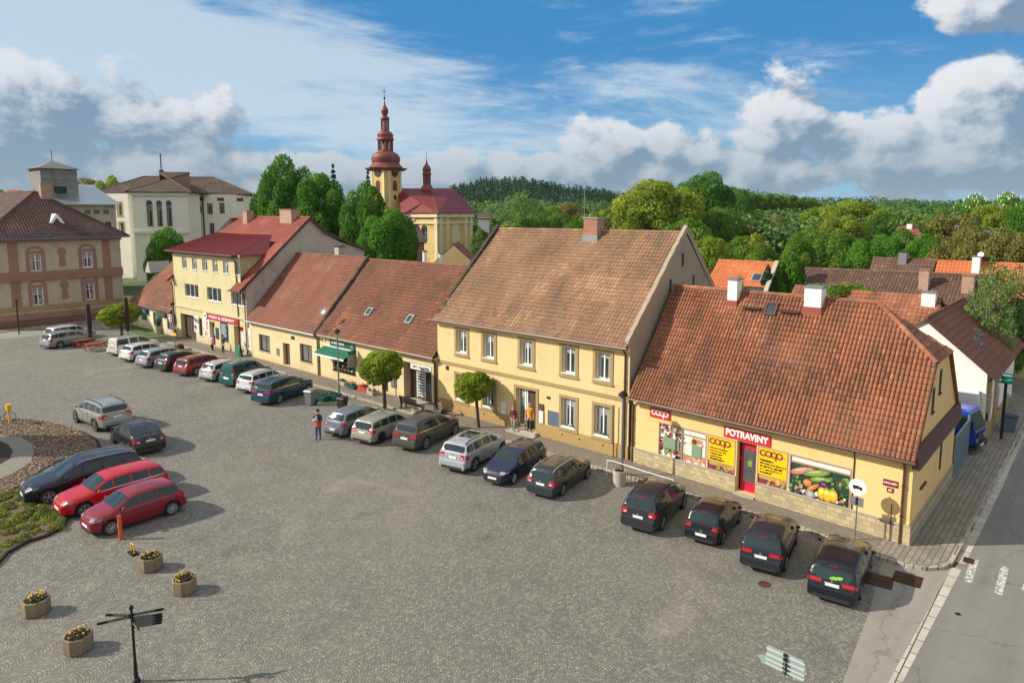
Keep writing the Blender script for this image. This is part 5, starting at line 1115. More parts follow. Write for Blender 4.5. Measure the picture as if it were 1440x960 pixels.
# brick sheds between the pink house and the butcher
c1 = V3(FAR(205, 392, 118)); 
hh = simple_house('brick_shed', 'old brick shed with a dark maroon roof beside the lawn behind the pub', 'shed', ((-106.5, 50.5, 6.6), (-106.5, 61.5, 6.6), (-111, 61.5, 10.0), (-111, 50.5, 10.0)), 'tile_school', 'brick2', tk=k1)
hh = simple_house('long_shed', 'long low building with a dark red roof below the white school', 'outbuilding', ((-117, 62, 8.6), (-104, 92, 8.2), (-109, 94, 11.6), (-122, 64, 11.9)), 'tile_school', 'brick', tk=dict(pu=.5, pv=.6, amp=.04))
# ======================================================= white school
def dirn(deg): return V3((math.cos(R(deg)), math.sin(R(deg)), 0))
h = thing('school', 'large off-white school building with arched hall windows and a brown hipped roof', 'building', FAR(265, 330, 165)[:2] + (0,), world_verts=True)
def SP(px, D): x, y, z = FAR(px, 300, D); return V3((x, y, 0))
eav = lambda px, py, D: FAR(px, py, D)[2]
cC0, cC1 = SP(187, 161), SP(265, 157.5)               # projecting hall block front
cL0 = SP(137, 175); cL1 = SP(181, 170); cR0 = SP(267, 168); cR1 = SP(352, 171)
back = V3((FW[0], FW[1], 0)).normalized()
EZ_ = eav(230, 271, 160)
def block(P, Q, dep, z1, ops, nm='wall', mt='school'):
    U = (Q - P).normalized(); I = V3((-U.y, U.x, 0)); I = I if I.dot(back) > 0 else -I
    b = MB(); wall(b, P, U, (Q - P).length, 0, z1, ops, inward=I, depth=.5); b.poly([P, P + I * dep, P + I * dep + V3((0, 0, z1)), P + V3((0, 0, z1))]); b.poly([Q, Q + I * dep, Q + I * dep + V3((0, 0, z1)), Q + V3((0, 0, z1))])
    b.build(nm, M[mt], h); return U, I
def wins(P, Q, lst, D, fm='brownframe', glass='glass'):
    U = (Q - P).normalized(); L = (Q - P).length; out = []
    for (pl, pr, zt_, zb2) in lst:
        u0 = (SP(pl, D) - P).dot(U); u1 = (SP(pr, D) - P).dot(U); out.append((u0, zb2, u1, zt_))
    return out
zat = lambda py, D: FAR(250, py, D)[2]
wc_ = wins(cC0, cC1, [(206, 216, zat(286, 160), zat(318, 160)), (222, 231, zat(286, 160), zat(318, 160)), (237, 246, zat(286, 160), zat(318, 160))], 160)
U, I = block(cC0, cC1, 8, EZ_, wc_)
for o in wc_:
    f = window(h, cC0, U, I, *o, d=.4, fm='brownframe', mull=(.5,), trans=(.3, .6), t=.12, glass='glass')
    b = MB(); cu = (o[0] + o[2]) / 2; w = (o[2] - o[0]) / 2; n = 8
    pts = [cC0 + U * (cu + w * math.cos(math.pi * k / n)) + V3((0, 0, o[3] + w * math.sin(math.pi * k / n))) - I * .02 for k in range(n + 1)]; b.poly(pts); b.build('arch_pane', M['glass'], f)
b = MB(); b.obox(cC0 + U * ((cC1 - cC0).length / 2) + V3((0, 0, zat(326, 160))) - I * .15, U, (cC1 - cC0).length / 2, I, .2, (0, 0, 1), .3); b.obox(cC0 + U * ((cC1 - cC0).length / 2) + V3((0, 0, EZ_ - .3)) - I * .2, U, (cC1 - cC0).length / 2 + .3, I, .3, (0, 0, 1), .3); b.build('cornice', M['school'], h)
zL = lambda py: FAR(250, py, 172)[2]
wl_ = wins(cL0, cL1, [(169, 177, zL(286), zL(302)), (170, 179, zL(313), zL(328))], 172); U, I = block(cL0, cL1, 18, EZ_, wl_)
for o in wl_: window(h, cL0, U, I, *o, d=.4, mull=(.5,), trans=(.6,), fm='brownframe', t=.2, surround='trim', sw=.3)
zR = lambda py: FAR(250, py, 168)[2]
wr_ = wins(cR0, cR1, [(273, 277, zR(289), zR(299)), (282, 285, zR(289), zR(299)), (293, 301, zR(286), zR(301)), (311, 319, zR(285), zR(300)), (295, 302, zR(314), zR(329)), (273, 277, zR(317), zR(326))], 168); U, I = block(cR0, cR1, 16, EZ_, wr_)
for o in wr_: window(h, cR0, U, I, *o, d=.4, mull=(.5,), trans=(.6,), fm='brownframe', t=.18)
f_ = wins(cR0, cR1, [(328, 338, zR(284), zR(301))], 168)[0]; b = MB(); b.obox(cR0 + U * ((f_[0] + f_[2]) / 2) + V3((0, 0, (f_[1] + f_[3]) / 2)) - I * .03, U, (f_[2] - f_[0]) / 2, I, .04, (0, 0, 1), (f_[3] - f_[1]) / 2); b.build('blind_window', M['whitepaint'], h)
b = MB(); p = SP(286, 167.7); b.cyl(p, p + V3((0, 0, EZ_)), .18, n=8); b.build('downpipe', M['browntube'], h)
b = MB()
for P, Q, D in ((cL0, cL1, 172), (cR0, cR1, 168)):
    U = (Q - P).normalized(); n = int((Q - P).length / 4.2)
    for i in range(n): c = P + U * (2.4 + i * 4.2) + V3((0, 0, EZ_ - 1.1)) - back * .05; b.obox(c, U, .7, back, .06, (0, 0, 1), .35)
b.build('attic_vents', M['brownframe'], h)
rz1 = FAR(230, 244, 172)[2]
Vb = lambda p, z: (p.x, p.y, z)
b = MB(); e_ = EZ_ + .1
def hiproof(b, P, Q, dep, rise, hl=True, hr=True, ov=1.0, k=None):
    U = (Q - P).normalized(); I = V3((-U.y, U.x, 0)); I = I if I.dot(back) > 0 else -I
    P = P - U * ov - I * ov; Q = Q + U * ov - I * ov; dep += 2 * ov; z0 = V3((0, 0, e_)); half = dep / 2; z1 = V3((0, 0, e_ + rise))
    RL = P + I * half + (U * half * .9 if hl else V3()) + z1; RR_ = Q + I * half - (U * half * .9 if hr else V3()) + z1
    kk = dict(pu=.6, pv=.55, amp=.05)
    rtiles(b, P + z0, Q + z0, RR_, RL, **kk); rtiles(b, Q + I * dep + z0, P + I * dep + z0, RL, RR_, **kk)
    if hl: rtiles(b, P + I * dep + z0, P + z0, RL, RL + I * .01, **kk); ridge(b, P + z0, RL, .2, .8); 
    if hr: rtiles(b, Q + z0, Q + I * dep + z0, RR_ + I * .01, RR_, **kk); ridge(b, Q + z0, RR_, .2, .8)
    ridge(b, RL, RR_, .2, .8)
hiproof(b, cL0, cR1 + (cL0 - cR0).normalized() * 0, 18, rz1 - e_ - .3); hiproof(b, cC0, cC1, 19, rz1 - e_)
b.build('roof', M['tile_school'], h, rnd=True)
x, y, z = FAR(227, 243, 175); b = MB(); b.cyl((x, y, z - 3), (x, y, z + 4.2), .12, n=6); b.cyl((x, y, z - 3), (x, y, z + .6), .5, n=8)
for i in range(5): b.bar((x - .6, y, z + 1.2 + i * .6), (x + .6, y + .3, z + 1.2 + i * .6), .06)
b.build('antenna', M['darkmetal'], h)
# grey block with shingled tower
h = thing('fire_station', 'grey block with a pale sheet roof and a shingled wooden tower', 'building', FAR(110, 300, 140)[:2] + (0,), world_verts=True)
def SQ(px, D): x, y, z = FAR(px, 300, D); return V3((x, y, 0))
P, Q = SQ(70, 140), SQ(163, 140); ze = FAR(110, 287, 140)[2]; U = (Q - P).normalized(); I = V3((-U.y, U.x, 0)); I = I if I.dot(back) > 0 else -I
L = (Q - P).length; zr_ = lambda py: FAR(130, py, 140)[2]; ops = []
for pl in (119, 132, 145): u = (SQ(pl, 140) - P).dot(U); ops.append((u, zr_(301), u + .9, zr_(295)))
ops.append(((SQ(147, 140) - P).dot(U), zr_(318), (SQ(147, 140) - P).dot(U) + .9, zr_(312)))
b = MB(); wall(b, P, U, L, 0, ze, ops, inward=I, depth=.4); b.poly([Q, Q + I * 14, Q + I * 14 + V3((0, 0, ze)), Q + V3((0, 0, ze))]); b.build('wall', M['greyw'], h)
for o in ops:
    b = MB(); p = P + U * ((o[0] + o[2]) / 2) + I * .35 + V3((0, 0, (o[1] + o[3]) / 2)); b.obox(p, U, .45, I, .03, (0, 0, 1), (o[3] - o[1]) / 2); b.build('window', M['glass'], h)
b = MB(); z1 = ze + 3.6; a_ = P - U - I + V3((0, 0, ze)); q_ = Q + U * .8 - I + V3((0, 0, ze)); slab_roof(b, [tuple(a_), tuple(q_), tuple(Q - U * 3 + I * 9 + V3((0, 0, z1))), tuple(P - U + I * 9 + V3((0, 0, z1)))])
slab_roof(b, [tuple(q_), tuple(Q + U * .8 + I * 16 + V3((0, 0, ze))), tuple(Q - U * 3 + I * 9 + V3((0, 0, z1)))]); b.build('roof', M['galv'], h)
tp = V3(FAR(62, 262, 144)); zt0, zt1, ztp = FAR(62, 275, 144)[2], FAR(62, 237, 144)[2], FAR(62, 225, 144)[2]
Ct = V3((tp.x, tp.y, 0)) + back * 2.6; ang = math.atan2(-back.y, -back.x); b = MB()
def sq(c, s, z, rot): return [(c.x + s * math.cos(rot + R(90) * k), c.y + s * math.sin(rot + R(90) * k), z) for k in range(4)]
rt_ = ang + R(6); b.hexa(sq(Ct, 4.1, zt0 - 6, rt_), sq(Ct, 3.95, zt1, rt_)); tw_ = b.build('tower', paver('grey_shingles', (.30, .29, .27), (.20, .195, .185), .35, .22, vertical=True, mortar=(.1, .1, .1)), h)
b = MB(); b.hexa(sq(Ct, 4.7, zt1, rt_), sq(Ct, .08, ztp, rt_)); b.build('tower_roof', M['lead'], h)
b = MB(); nrm = V3((math.cos(rt_ + R(45)), math.sin(rt_ + R(45)), 0)); tan = V3((-nrm.y, nrm.x, 0)); fc = Ct + nrm * 2.86 + V3((0, 0, zt1 - 3.6)); b.obox(fc, nrm, .06, tan, .95, (0, 0, 1), .6); b.build('hatch', M['blk'], h)
b = MB(); b.cyl(Ct + V3((0, 0, ztp - .3)), Ct + V3((0, 0, ztp + 1.9)), .06, n=5); b.build('lightning_rod', M['darkmetal'], h)
for i, (px, py, D) in enumerate(((45, 270, 135), (52, 268, 135))):
    pass
hh = simple_house('far_house', 'distant house with a red roof and two chimneys left of the shingled tower', 'house', tuple((V3(FAR(a, b_, D))) for a, b_, D in ((8, 275, 190), (34, 275, 190), (32, 268, 195), (10, 268, 195))), 'tile_bright', 'cream', tk=dict(pu=.6, pv=.6))
# ======================================================= church
D0 = 170; tx, ty_, _ = FAR(541, 300, D0); k_ = .167
zc = lambda py: 14 + (300 - py) * k_
h = thing('church', 'baroque ochre church with a red onion spire and maroon nave roof', 'church', (tx, ty_, 0), world_verts=True)
trot = R(7); Tn = V3((math.cos(trot), math.sin(trot), 0)); Tm = V3((-math.sin(trot), math.cos(trot), 0)); T0 = V3((tx, ty_, 0)); s = 2.85
T0 = T0 + back * 3
def tsq(sx_, sy_, z, c=T0, ch=.0): 
    if not ch: return [tuple(c + Tn * (a * sx_) + Tm * (b2 * sy_) + V3((0, 0, z))) for a, b2 in ((-1, -1), (1, -1), (1, 1), (-1, 1))]
    o = []
    for a, b2, f in ((-1, -1, 0), (1, -1, 1), (1, 1, 0), (-1, 1, 1)):
        p1 = (a * (sx_ - ch), b2 * sy_); p2 = (a * sx_, b2 * (sy_ - ch))
        seq = (p2, p1) if f == 0 else (p1, p2)
        for p in seq: o.append(tuple(c + Tn * p[0] + Tm * p[1] + V3((0, 0, z))))
    return o
b = MB(); b.hexa(tsq(s, s, 0, ch=.5), tsq(s, s, zc(236), ch=.5)); b.hexa(tsq(s + .9, s + .9, 0), tsq(s + .9, s + .9, zc(300))); b.hexa(tsq(s + .9, s + .9, zc(300)), tsq(s + .1, s + .1, zc(290))); b.build('tower', M['church'], h)
b = MB()
for a, b2 in ((-1, -1), (1, -1), (1, 1), (-1, 1)):
    for q in (0, 1):
        ox, oy = (a * (s - .9), b2 * (s + .06)) if q else (a * (s + .06), b2 * (s - .9)); c = T0 + Tn * ox + Tm * oy; hx, hy = (.3, .08) if q else (.08, .3)
        b.obox(c + V3((0, 0, (zc(296) + zc(238)) / 2)), Tn, hx, Tm, hy, (0, 0, 1), (zc(238) - zc(296)) / 2)
b.build('pilaster', M['churchp'], h)
b = MB(); b.hexa(tsq(s + .15, s + .15, zc(239)), tsq(s + .7, s + .7, zc(236))); b.hexa(tsq(s + .75, s + .75, zc(236)), tsq(s + .8, s + .8, zc(234.5))); b.build('cornice', M['copper'], h)
for nrm, tan in ((Tn, Tm), (-Tm, Tn)):
    fc = T0 + nrm * (s + .02)
    z = zc(241.5); b = MB(); b.cyl(fc + V3((0, 0, z)), fc + nrm * .14 + V3((0, 0, z)), 1.05, n=24); ck = b.build('clock', M['blk'], h)
    b = MB()
    for i in range(12):
        a_ = 2 * math.pi * i / 12; p = fc + nrm * .15 + V3((0, 0, z)); dr_ = tan * math.cos(a_) + V3((0, 0, math.sin(a_))); b.bar(p + dr_ * .75, p + dr_ * .93, .09, .04)
    b.bar(fc + nrm * .17 + V3((0, 0, z)), fc + nrm * .17 + V3((0, 0, z)) + tan * .3 + V3((0, 0, .4)), .08, .04); b.bar(fc + nrm * .17 + V3((0, 0, z)), fc + nrm * .17 + V3((0, 0, z)) - tan * .1 + V3((0, 0, .75)), .06, .04)
    b.build('clock_hands', plain('gilt', (.6, .42, .12), .4, .6), ck)
    b = MB(); zb0, zb1 = zc(267), zc(257); w = .72; n = 8
    p0 = fc + nrm * .03; pts = [p0 - tan * w + V3((0, 0, zb0)), p0 + tan * w + V3((0, 0, zb0))] + [p0 + tan * (w * math.cos(math.pi * k / n)) + V3((0, 0, zb1 + w * math.sin(math.pi * k / n))) for k in range(n + 1)]
    b.poly(pts); f = b.build('belfry_window', M['redmetal'], h)
    b = MB()
    for i in range(7): b.obox(p0 + nrm * .04 + V3((0, 0, zb0 + .15 + i * .27)), tan, w * .9, nrm, .03, (0, 0, 1), .06)
    b.build('louvre', M['brownframe'], f)
b = MB(); fc = T0 + Tn * (s + .93) + V3((0, 0, zc(303))); fc2 = T0 + Tn * (s + .03) + V3((0, 0, zc(277))); b.obox(fc2, Tn, .04, Tm, .35, (0, 0, 1), .5); b.build('window', M['blk'], h)
def oct_(prof, rot=0, n=8, nm='dome', mt='copper', c=T0, par=None):
    b = MB(); b.lathe((c.x, c.y, 0), prof, n, rot=trot + R(22.5) + rot); return b.build(nm, M[mt], par or h, smooth=25 if n > 8 else None)
oct_([(s + 1.5, zc(234.6)), (3.7, zc(231)), (3.25, zc(227.5)), (3.5, zc(223)), (3.45, zc(219)), (3.05, zc(215)), (2.4, zc(212.5)), (1.9, zc(211.3))], n=16)
def lantern(z0, z1, r, n=8):
    oct_([(r * 1.12, z0), (r * 1.12, z0 + .35), (r * .5, z0 + .36), (r * .5, z1 - .35), (r * 1.1, z1 - .34), (r * 1.2, z1)], nm='lantern')
    b = MB()
    for i in range(n): a_ = trot + 2 * math.pi * i / n; b.cyl((T0.x + r * .92 * math.cos(a_), T0.y + r * .92 * math.sin(a_), z0 + .3), (T0.x + r * .92 * math.cos(a_), T0.y + r * .92 * math.sin(a_), z1 - .3), r * .15, n=6)
    b.build('lantern_posts', M['copper'], h)
lantern(zc(211.5), zc(194), 1.75)
oct_([(2.15, zc(194)), (2.1, zc(192.5)), (1.85, zc(191)), (1.95, zc(187)), (1.6, zc(183.5)), (.95, zc(181.5))], n=16)
lantern(zc(181.5), zc(164), .95)
oct_([(1.15, zc(164)), (1.0, zc(162)), (.5, zc(160)), (.75, zc(157)), (.92, zc(153)), (.75, zc(149.5)), (.3, zc(146)), (.14, zc(141)), (.05, zc(134))], n=14, nm='onion')
b = MB(); b.cyl((T0.x, T0.y, zc(136)), (T0.x, T0.y, zc(120)), .06, n=5); b.ball((T0.x, T0.y, zc(135)), .28); b.bar(T0 + V3((0, 0, zc(126))) - Tm * .6 - Tn * .3, T0 + V3((0, 0, zc(126))) + Tm * .6 + Tn * .3, .1); b.build('cross', M['darkmetal'], h)
# nave: runs along Tm behind the tower, seen from its +Tn side
N0 = V3(FAR(604, 300, 168)); N0.z = 0
def NV(px, D): p = V3(FAR(px, 300, D)); p.z = 0; return p
a0, a1, a2, a3 = NV(566, 166), NV(616, 158), NV(664, 168), NV(646, 186)
zw = zc(299.5); b = MB()
U1 = (a1 - a0).normalized(); L1 = (a1 - a0).length; I1 = V3((-U1.y, U1.x, 0)); I1 = I1 if I1.dot(back) > 0 else -I1
uw = L1 * .62; zz0, zz1 = zc(339), zc(321)
wall(b, a0, U1, L1, 0, zw, [(uw - 1.0, zz0, uw + 1.0, zz1)], inward=I1, depth=.5)
U2 = (a2 - a1).normalized(); L2 = (a2 - a1).length; b.poly([a1, a2, a2 + V3((0, 0, zw)), a1 + V3((0, 0, zw))]); b.poly([a2, a3, a3 + V3((0, 0, zw)), a2 + V3((0, 0, zw))]); b.build('nave_wall', M['church'], h)
f = window(h, a0, U1, I1, uw - 1.0, zz0, uw + 1.0, zz1, d=.4, mull=(.5,), trans=(.33, .66), t=.1, fm='grey', surround='churchp', sw=.3); b = MB(); n = 8
pts = [a0 + U1 * (uw + 1.0 * math.cos(math.pi * k / n)) + V3((0, 0, zz1 + .8 * math.sin(math.pi * k / n))) - I1 * .05 for k in range(n + 1)]; b.poly(pts); b.build('arch_pane', M['glass'], f)
N2 = V3((U2.y, -U2.x, 0)); N2 = N2 if N2.dot(back) < 0 else -N2
b = MB(); fc = a1 + U2 * L2 * .5; w = 1.4
pts = [fc + N2 * .04 - U2 * w + V3((0, 0, zc(342))), fc + N2 * .04 + U2 * w + V3((0, 0, zc(342)))] + [fc + N2 * .04 + U2 * (w * math.cos(math.pi * k / n)) + V3((0, 0, zc(321) + 1.1 * math.sin(math.pi * k / n))) for k in range(n + 1)]; b.poly(pts); b.build('niche', M['churchp'], h)
b = MB()
for P, U, fr in ((a0, U1, (.12, .32, .95)), (a1, U2, (.06, .25, .78, .95))):
    L = L1 if P is a0 else L2; nn = -I1 if P is a0 else N2
    for f_ in fr: b.obox(P + U * (L * f_) + nn * .12 + V3((0, 0, zw / 2)), U, .45, nn, .14, (0, 0, 1), zw / 2 - .01)
    b.obox(P + U * (L / 2) + nn * .25 + V3((0, 0, zw - .5)), U, L / 2 + .2, nn, .3, (0, 0, 1), .5); b.obox(P + U * (L / 2) + nn * .15 + V3((0, 0, zw - 2.3)), U, L / 2 + .1, nn, .17, (0, 0, 1), .2)
b.build('pilaster', M['churchp'], h)
r0 = V3(FAR(560, 265, 174)); r1 = V3(FAR(606, 265, 172)); r2 = V3(FAR(637, 265, 176))
b = MB(); ov = .8
def ez_(p, nn): q = p + nn * ov; return (q.x, q.y, zw)
e0, e1, e2 = ez_(a0, -I1), ez_(a1, (-I1 + N2).normalized() * 1.3), ez_(a2, (N2 + U2).normalized() * 1.3)
slab_roof(b, [e0, e1, tuple(r1), tuple(r0)], .15); slab_roof(b, [e1, e2, tuple(r2), tuple(r1)], .15); e3 = ez_(a3, U2); slab_roof(b, [e2, e3, tuple(r2)], .15)
b.build('nave_roof', M['churchroof'], h)
cp = V3(FAR(600.5, 264, 172)); cs = .172; zq = lambda py: 14 + (300 - py) * cs
def cup(prof, nm, n=8): 
    b = MB(); b.lathe((cp.x, cp.y, 0), prof, n); b.build(nm, M['copper'], h, smooth=30)
cup([(1.6, zq(268)), (1.3, zq(262)), (.95, zq(260)), (.95, zq(258)), (.45, zq(257.9)), (.45, zq(247)), (1.0, zq(246.5)), (1.15, zq(244))], 'ridge_turret')
cup([(1.15, zq(244)), (.9, zq(242)), (1.08, zq(238)), (.8, zq(234)), (.35, zq(231)), (.15, zq(227)), (.04, zq(222))], 'turret_onion', 12)
b = MB()
for i in range(8): a_ = 2 * math.pi * i / 8; b.cyl((cp.x + .85 * math.cos(a_), cp.y + .85 * math.sin(a_), zq(258)), (cp.x + .85 * math.cos(a_), cp.y + .85 * math.sin(a_), zq(246.5)), .12, n=5)
b.build('turret_posts', M['redmetal'], h); b = MB(); b.cyl((cp.x, cp.y, zq(224)), (cp.x, cp.y, zq(213)), .05, n=5); b.build('finial', M['redmetal'], h)
# ======================================================= vehicles
def carpaint(name, c, metal=.35, dust=.25):
    t = NT('paint_' + name); n = t.noise(t.coord(), 2.2, 5, .6)
    t.base(t.mix(t.m('MULTIPLY', n, dust * .45), c, (.24, .21, .17))).set(Roughness=.28, Metallic=metal, Coat_Weight=.55, Coat_Roughness=.03, Specular_IOR_Level=.3); return t.mat
M['carglass'] = glassmat('car_glass', (.012, .026, .030), .04, .65); M['tyre'] = plain('tyre_rubber', (.016, .016, .016), .85)
M['rim'] = plain('alloy_rim', (.55, .56, .57), .3, .8); M['hubcap'] = plain('plastic_hubcap', (.42, .43, .44), .5, .2); M['trimblk'] = plain('black_trim', (.022, .022, .024), .55)
M['tail'] = plain('red_tail_lamp', (.42, .012, .02), .15); M['head'] = plain('clear_head_lamp', (.34, .36, .38), .08, .3); M['plate'] = plain('number_plate_white', (.78, .78, .76), .4)
M['plateblue'] = plain('plate_blue', (.01, .05, .35), .4); M['chrome'] = plain('bright_trim', (.6, .6, .6), .2, .9); M['reverse'] = plain('white_lamp', (.7, .68, .66), .2)
def lerp_tab(tab, x):
    if x <= tab[0][0]: return tab[0][1]
    for (xa, ya), (xb, yb) in zip(tab, tab[1:]):
        if x <= xb: return ya + (yb - ya) * (x - xa) / max(1e-9, xb - xa)
    return tab[-1][1]
def sst(x): x = min(1, max(0, x)); return x * x * (3 - 2 * x)
# profile tables as fractions: x/L from the tail, z/H ; top = centre line, belt = waist line
STY = {
 'hatch': dict(L=3.85, W=1.66, H=1.43, wb=2.46, fo=.70, r=.30, top=[(0, .40), (.004, .52), (.012, .62), (.03, .66), (.055, .72), (.115, .93), (.15, .965), (.24, .99), (.36, 1.0), (.50, .985), (.60, .94), (.765, .70), (.80, .675), (.90, .62), (.965, .545), (.99, .46), (1, .36)], belt=[(0, .62), (.08, .655), (.5, .645), (.8, .615), (.93, .53), (1, .42)], rg=(.058, .112), ws=(.61, .762), side=[(.10, .31), (.325, .50), (.515, .73)]),
 'estate': dict(L=4.52, W=1.76, H=1.46, wb=2.70, fo=.82, r=.315, top=[(0, .40), (.004, .54), (.012, .62), (.022, .67), (.03, .70), (.075, .92), (.10, .955), (.20, .985), (.40, 1.0), (.52, .985), (.60, .94), (.745, .69), (.78, .665), (.90, .60), (.965, .53), (.99, .45), (1, .36)], belt=[(0, .63), (.06, .66), (.5, .64), (.78, .61), (.93, .52), (1, .42)], rg=(.032, .072), ws=(.608, .742), side=[(.06, .20), (.215, .375), (.39, .54), (.555, .715)]),
 'sedan': dict(L=4.62, W=1.77, H=1.45, wb=2.70, fo=.92, r=.315, top=[(0, .40), (.004, .60), (.012, .68), (.03, .715), (.05, .725), (.11, .76), (.26, .955), (.33, .99), (.42, 1.0), (.52, .985), (.60, .935), (.745, .69), (.78, .665), (.90, .60), (.965, .53), (.99, .45), (1, .36)], belt=[(0, .66), (.06, .67), (.5, .645), (.78, .61), (.93, .52), (1, .42)], rg=(.118, .255), ws=(.608, .742), side=[(.19, .365), (.38, .54), (.555, .715)]),
 'suv': dict(L=4.42, W=1.82, H=1.63, wb=2.70, fo=.80, r=.355, top=[(0, .42), (.004, .56), (.012, .65), (.03, .69), (.045, .72), (.085, .92), (.11, .955), (.20, .985), (.38, 1.0), (.52, .985), (.605, .94), (.745, .72), (.78, .70), (.91, .64), (.97, .57), (.99, .50), (1, .40)], belt=[(0, .64), (.06, .675), (.5, .65), (.78, .63), (.93, .56), (1, .46)], rg=(.048, .082), ws=(.612, .742), side=[(.075, .20), (.215, .385), (.40, .55), (.565, .715)]),
 'van': dict(L=4.1, W=1.72, H=1.80, wb=2.69, fo=.82, r=.31, top=[(0, .36), (.004, .50), (.008, .60), (.014, .70), (.02, .90), (.035, .965), (.10, .99), (.40, 1.0), (.54, .975), (.62, .93), (.765, .66), (.80, .63), (.91, .56), (.97, .49), (.99, .42), (1, .34)], belt=[(0, .56), (.06, .585), (.5, .575), (.8, .545), (.93, .47), (1, .40)], rg=(.0145, .0195), ws=(.628, .762), side=[(.05, .27), (.30, .48), (.50, .74)]),
}
def car(label, style, color, px=None, ang=95, wheel='rear', at=None, s=1.0, paint=None, rails=False, cladding=False, hub='rim', sunroof=False, roofc=None, L=None, W=None, H=None, tailh=None, low=False, group=None, dust=.25, metal=.35, chromeline=False, tail_style='block', name='parked_car', hatch_badge=True, side='R', bumper=False):
    st = dict(STY[style]); 
    if L: st['L'] = L
    if W: st['W'] = W
    if H: st['H'] = H
    Lc, Wc, Hc, r = st['L'], st['W'], st['H'], st['r']; wb = st['wb'] * (st['L'] / STY[style]['L']); xf = Lc - st['fo']; xr = xf - wb
    top = [(0, .34 * Hc), (.003 * Lc, .40 * Hc), (.016 * Lc, .425 * Hc)] + [((a + (.022 * (1 - a / .1) if a < .1 else 0)) * Lc, z * Hc) for a, z in st['top'] if a > .5 or z > .45]; belt = [(a * Lc, z * Hc) for a, z in st['belt']]; sill = .19 if style != 'suv' else .24
    zt = lambda x: lerp_tab(top, x)
    zbl = lambda x: min(lerp_tab(belt, x), zt(x) - .005)
    def hw(x):
        u = abs(x - Lc * .47) / (Lc * .53); return Wc / 2 * (1 - (.33 if x > Lc * .47 else .20) * u ** 7 - .05 * u ** 2)
    Ra = r + .055
    def zlow(x):
        z = sill + (.05 if x < .2 or x > Lc - .2 else 0)
        for xw in (xr, xf):
            d = abs(x - xw)
            if d < Ra: z = max(z, r + math.sqrt(Ra * Ra - d * d) * .98)
        return z
    def sect(x):
        w, zl, zb, z1 = hw(x), zlow(x), zbl(x), zt(x); h = z1 - zb; k = sst((h - .03) / .16)
        P = [(w * .90, zl), (w * .985, max(zl + .015, min(sill + .12, zb - .06))), (w, max(zl + .03, min(sill + (zb - sill) * .55, zb - .05))), (w * .988, max(zl + .04, zb - .075)), (w * .95, zb)]
        zc = z1 - .075; yc = w * .93 - (zc - zb) * .34
        hood = [(w * .90, zb + h * .35), (w * .80, zb + h * .62), (w * .62, zb + h * .82), (w * .35, zb + h * .96), (0, z1)]
        cab = [((w * .93 + yc) / 2 + .012, (zb + zc) / 2), (yc, zc), (yc - .09, z1 - .022), (w * .38, z1 - .004), (0, z1)]
        return P + [(a[0] * (1 - k) + c[0] * k, a[1] * (1 - k) + c[1] * k) for a, c in zip(hood, cab)]
    xs = set([a for a, _ in top] + [a for a, _ in belt])
    for xw in (xr, xf):
        for i in range(-7, 8): xs.add(xw + Ra * math.sin(math.pi / 2 * i / 7))
        xs.add(xw - Ra - .004); xs.add(xw + Ra + .004)
    for i in range(1, 30): xs.add(Lc * i / 30)
    xs = sorted(x for x in xs if 0 <= x <= Lc); xx = [xs[0]]
    for x in xs[1:]:
        if x - xx[-1] > .003: xx.append(x)
    x0c = Lc / 2
    b = MB(); ring = []
    for x in xx:
        S = sect(x); ring.append([(x - x0c, y, z) for y, z in S] + [(x - x0c, -y, z) for y, z in S[-2::-1]])
    n = len(ring[0]); pts = [p for r_ in ring for p in r_]; fs = []
    for i in range(len(ring) - 1):
        for j in range(n - 1): fs.append([i * n + j, (i + 1) * n + j, (i + 1) * n + j + 1, i * n + j + 1])
    fs.append(list(range(n))); fs.append(list(range((len(ring) - 1) * n, len(ring) * n))[::-1]); b.add(pts, fs)
    if at is None:
        gx, gy = G(*px); a_ = R(ang); # contact point of the named wheel on the visible side
        lx = ((xr if wheel == 'rear' else xf) - x0c) * s; ly = (-1 if side == 'R' else 1) * (Wc / 2 - .02) * s
        X = gx - (lx * math.cos(a_) - ly * math.sin(a_)); Y = gy - (lx * math.sin(a_) + ly * math.cos(a_))
    else: X, Y = at; a_ = R(ang)
    t = thing(name, label, 'car' if style != 'van' or name == 'parked_car' else 'van', (X, Y, 0), a_, group or 'cars parked on the cobbled square'); t.scale = (s, s, s)
    pm = paint or carpaint('car', color, metal if sum(color) > .3 else .0, dust if sum(color) > .3 else dust * .35)
    body = b.build('body', pm, t, smooth=32)
    b = MB(); b.box(.25 - x0c, -Wc * .36, .17, Lc - .25 - x0c, Wc * .36, .62); b.build('underbody', M['trimblk'], t)
    # glazing follows the body surface
    def P3(x, f, sgn, off, band):
        S = sect(x)
        if band == 'side': A = [S[4], S[5], S[6]]
        else: A = S[6:]
        m_ = len(A) - 1; u = f * m_; i = min(int(u), m_ - 1); g = u - i
        y = A[i][0] + (A[i + 1][0] - A[i][0]) * g; z = A[i][1] + (A[i + 1][1] - A[i][1]) * g
        if band == 'side': y += off * .97; z += off * .25
        return (x - x0c, y * sgn, z)
    def patch(nm, x0, x1, f0, f1, band, sgn, mat, off=.006, nx=8, nf=3, par=None):
        b = MB(); pts = []
        for i in range(nx + 1):
            x = x0 + (x1 - x0) * i / nx
            for j in range(nf + 1): pts.append(P3(x, f0 + (f1 - f0) * j / nf, sgn, off, band))
        b.add(pts, [[i * (nf + 1) + j, (i + 1) * (nf + 1) + j, (i + 1) * (nf + 1) + j + 1, i * (nf + 1) + j + 1] for i in range(nx) for j in range(nf)])
        return b.build(nm, mat, par or t, smooth=40)
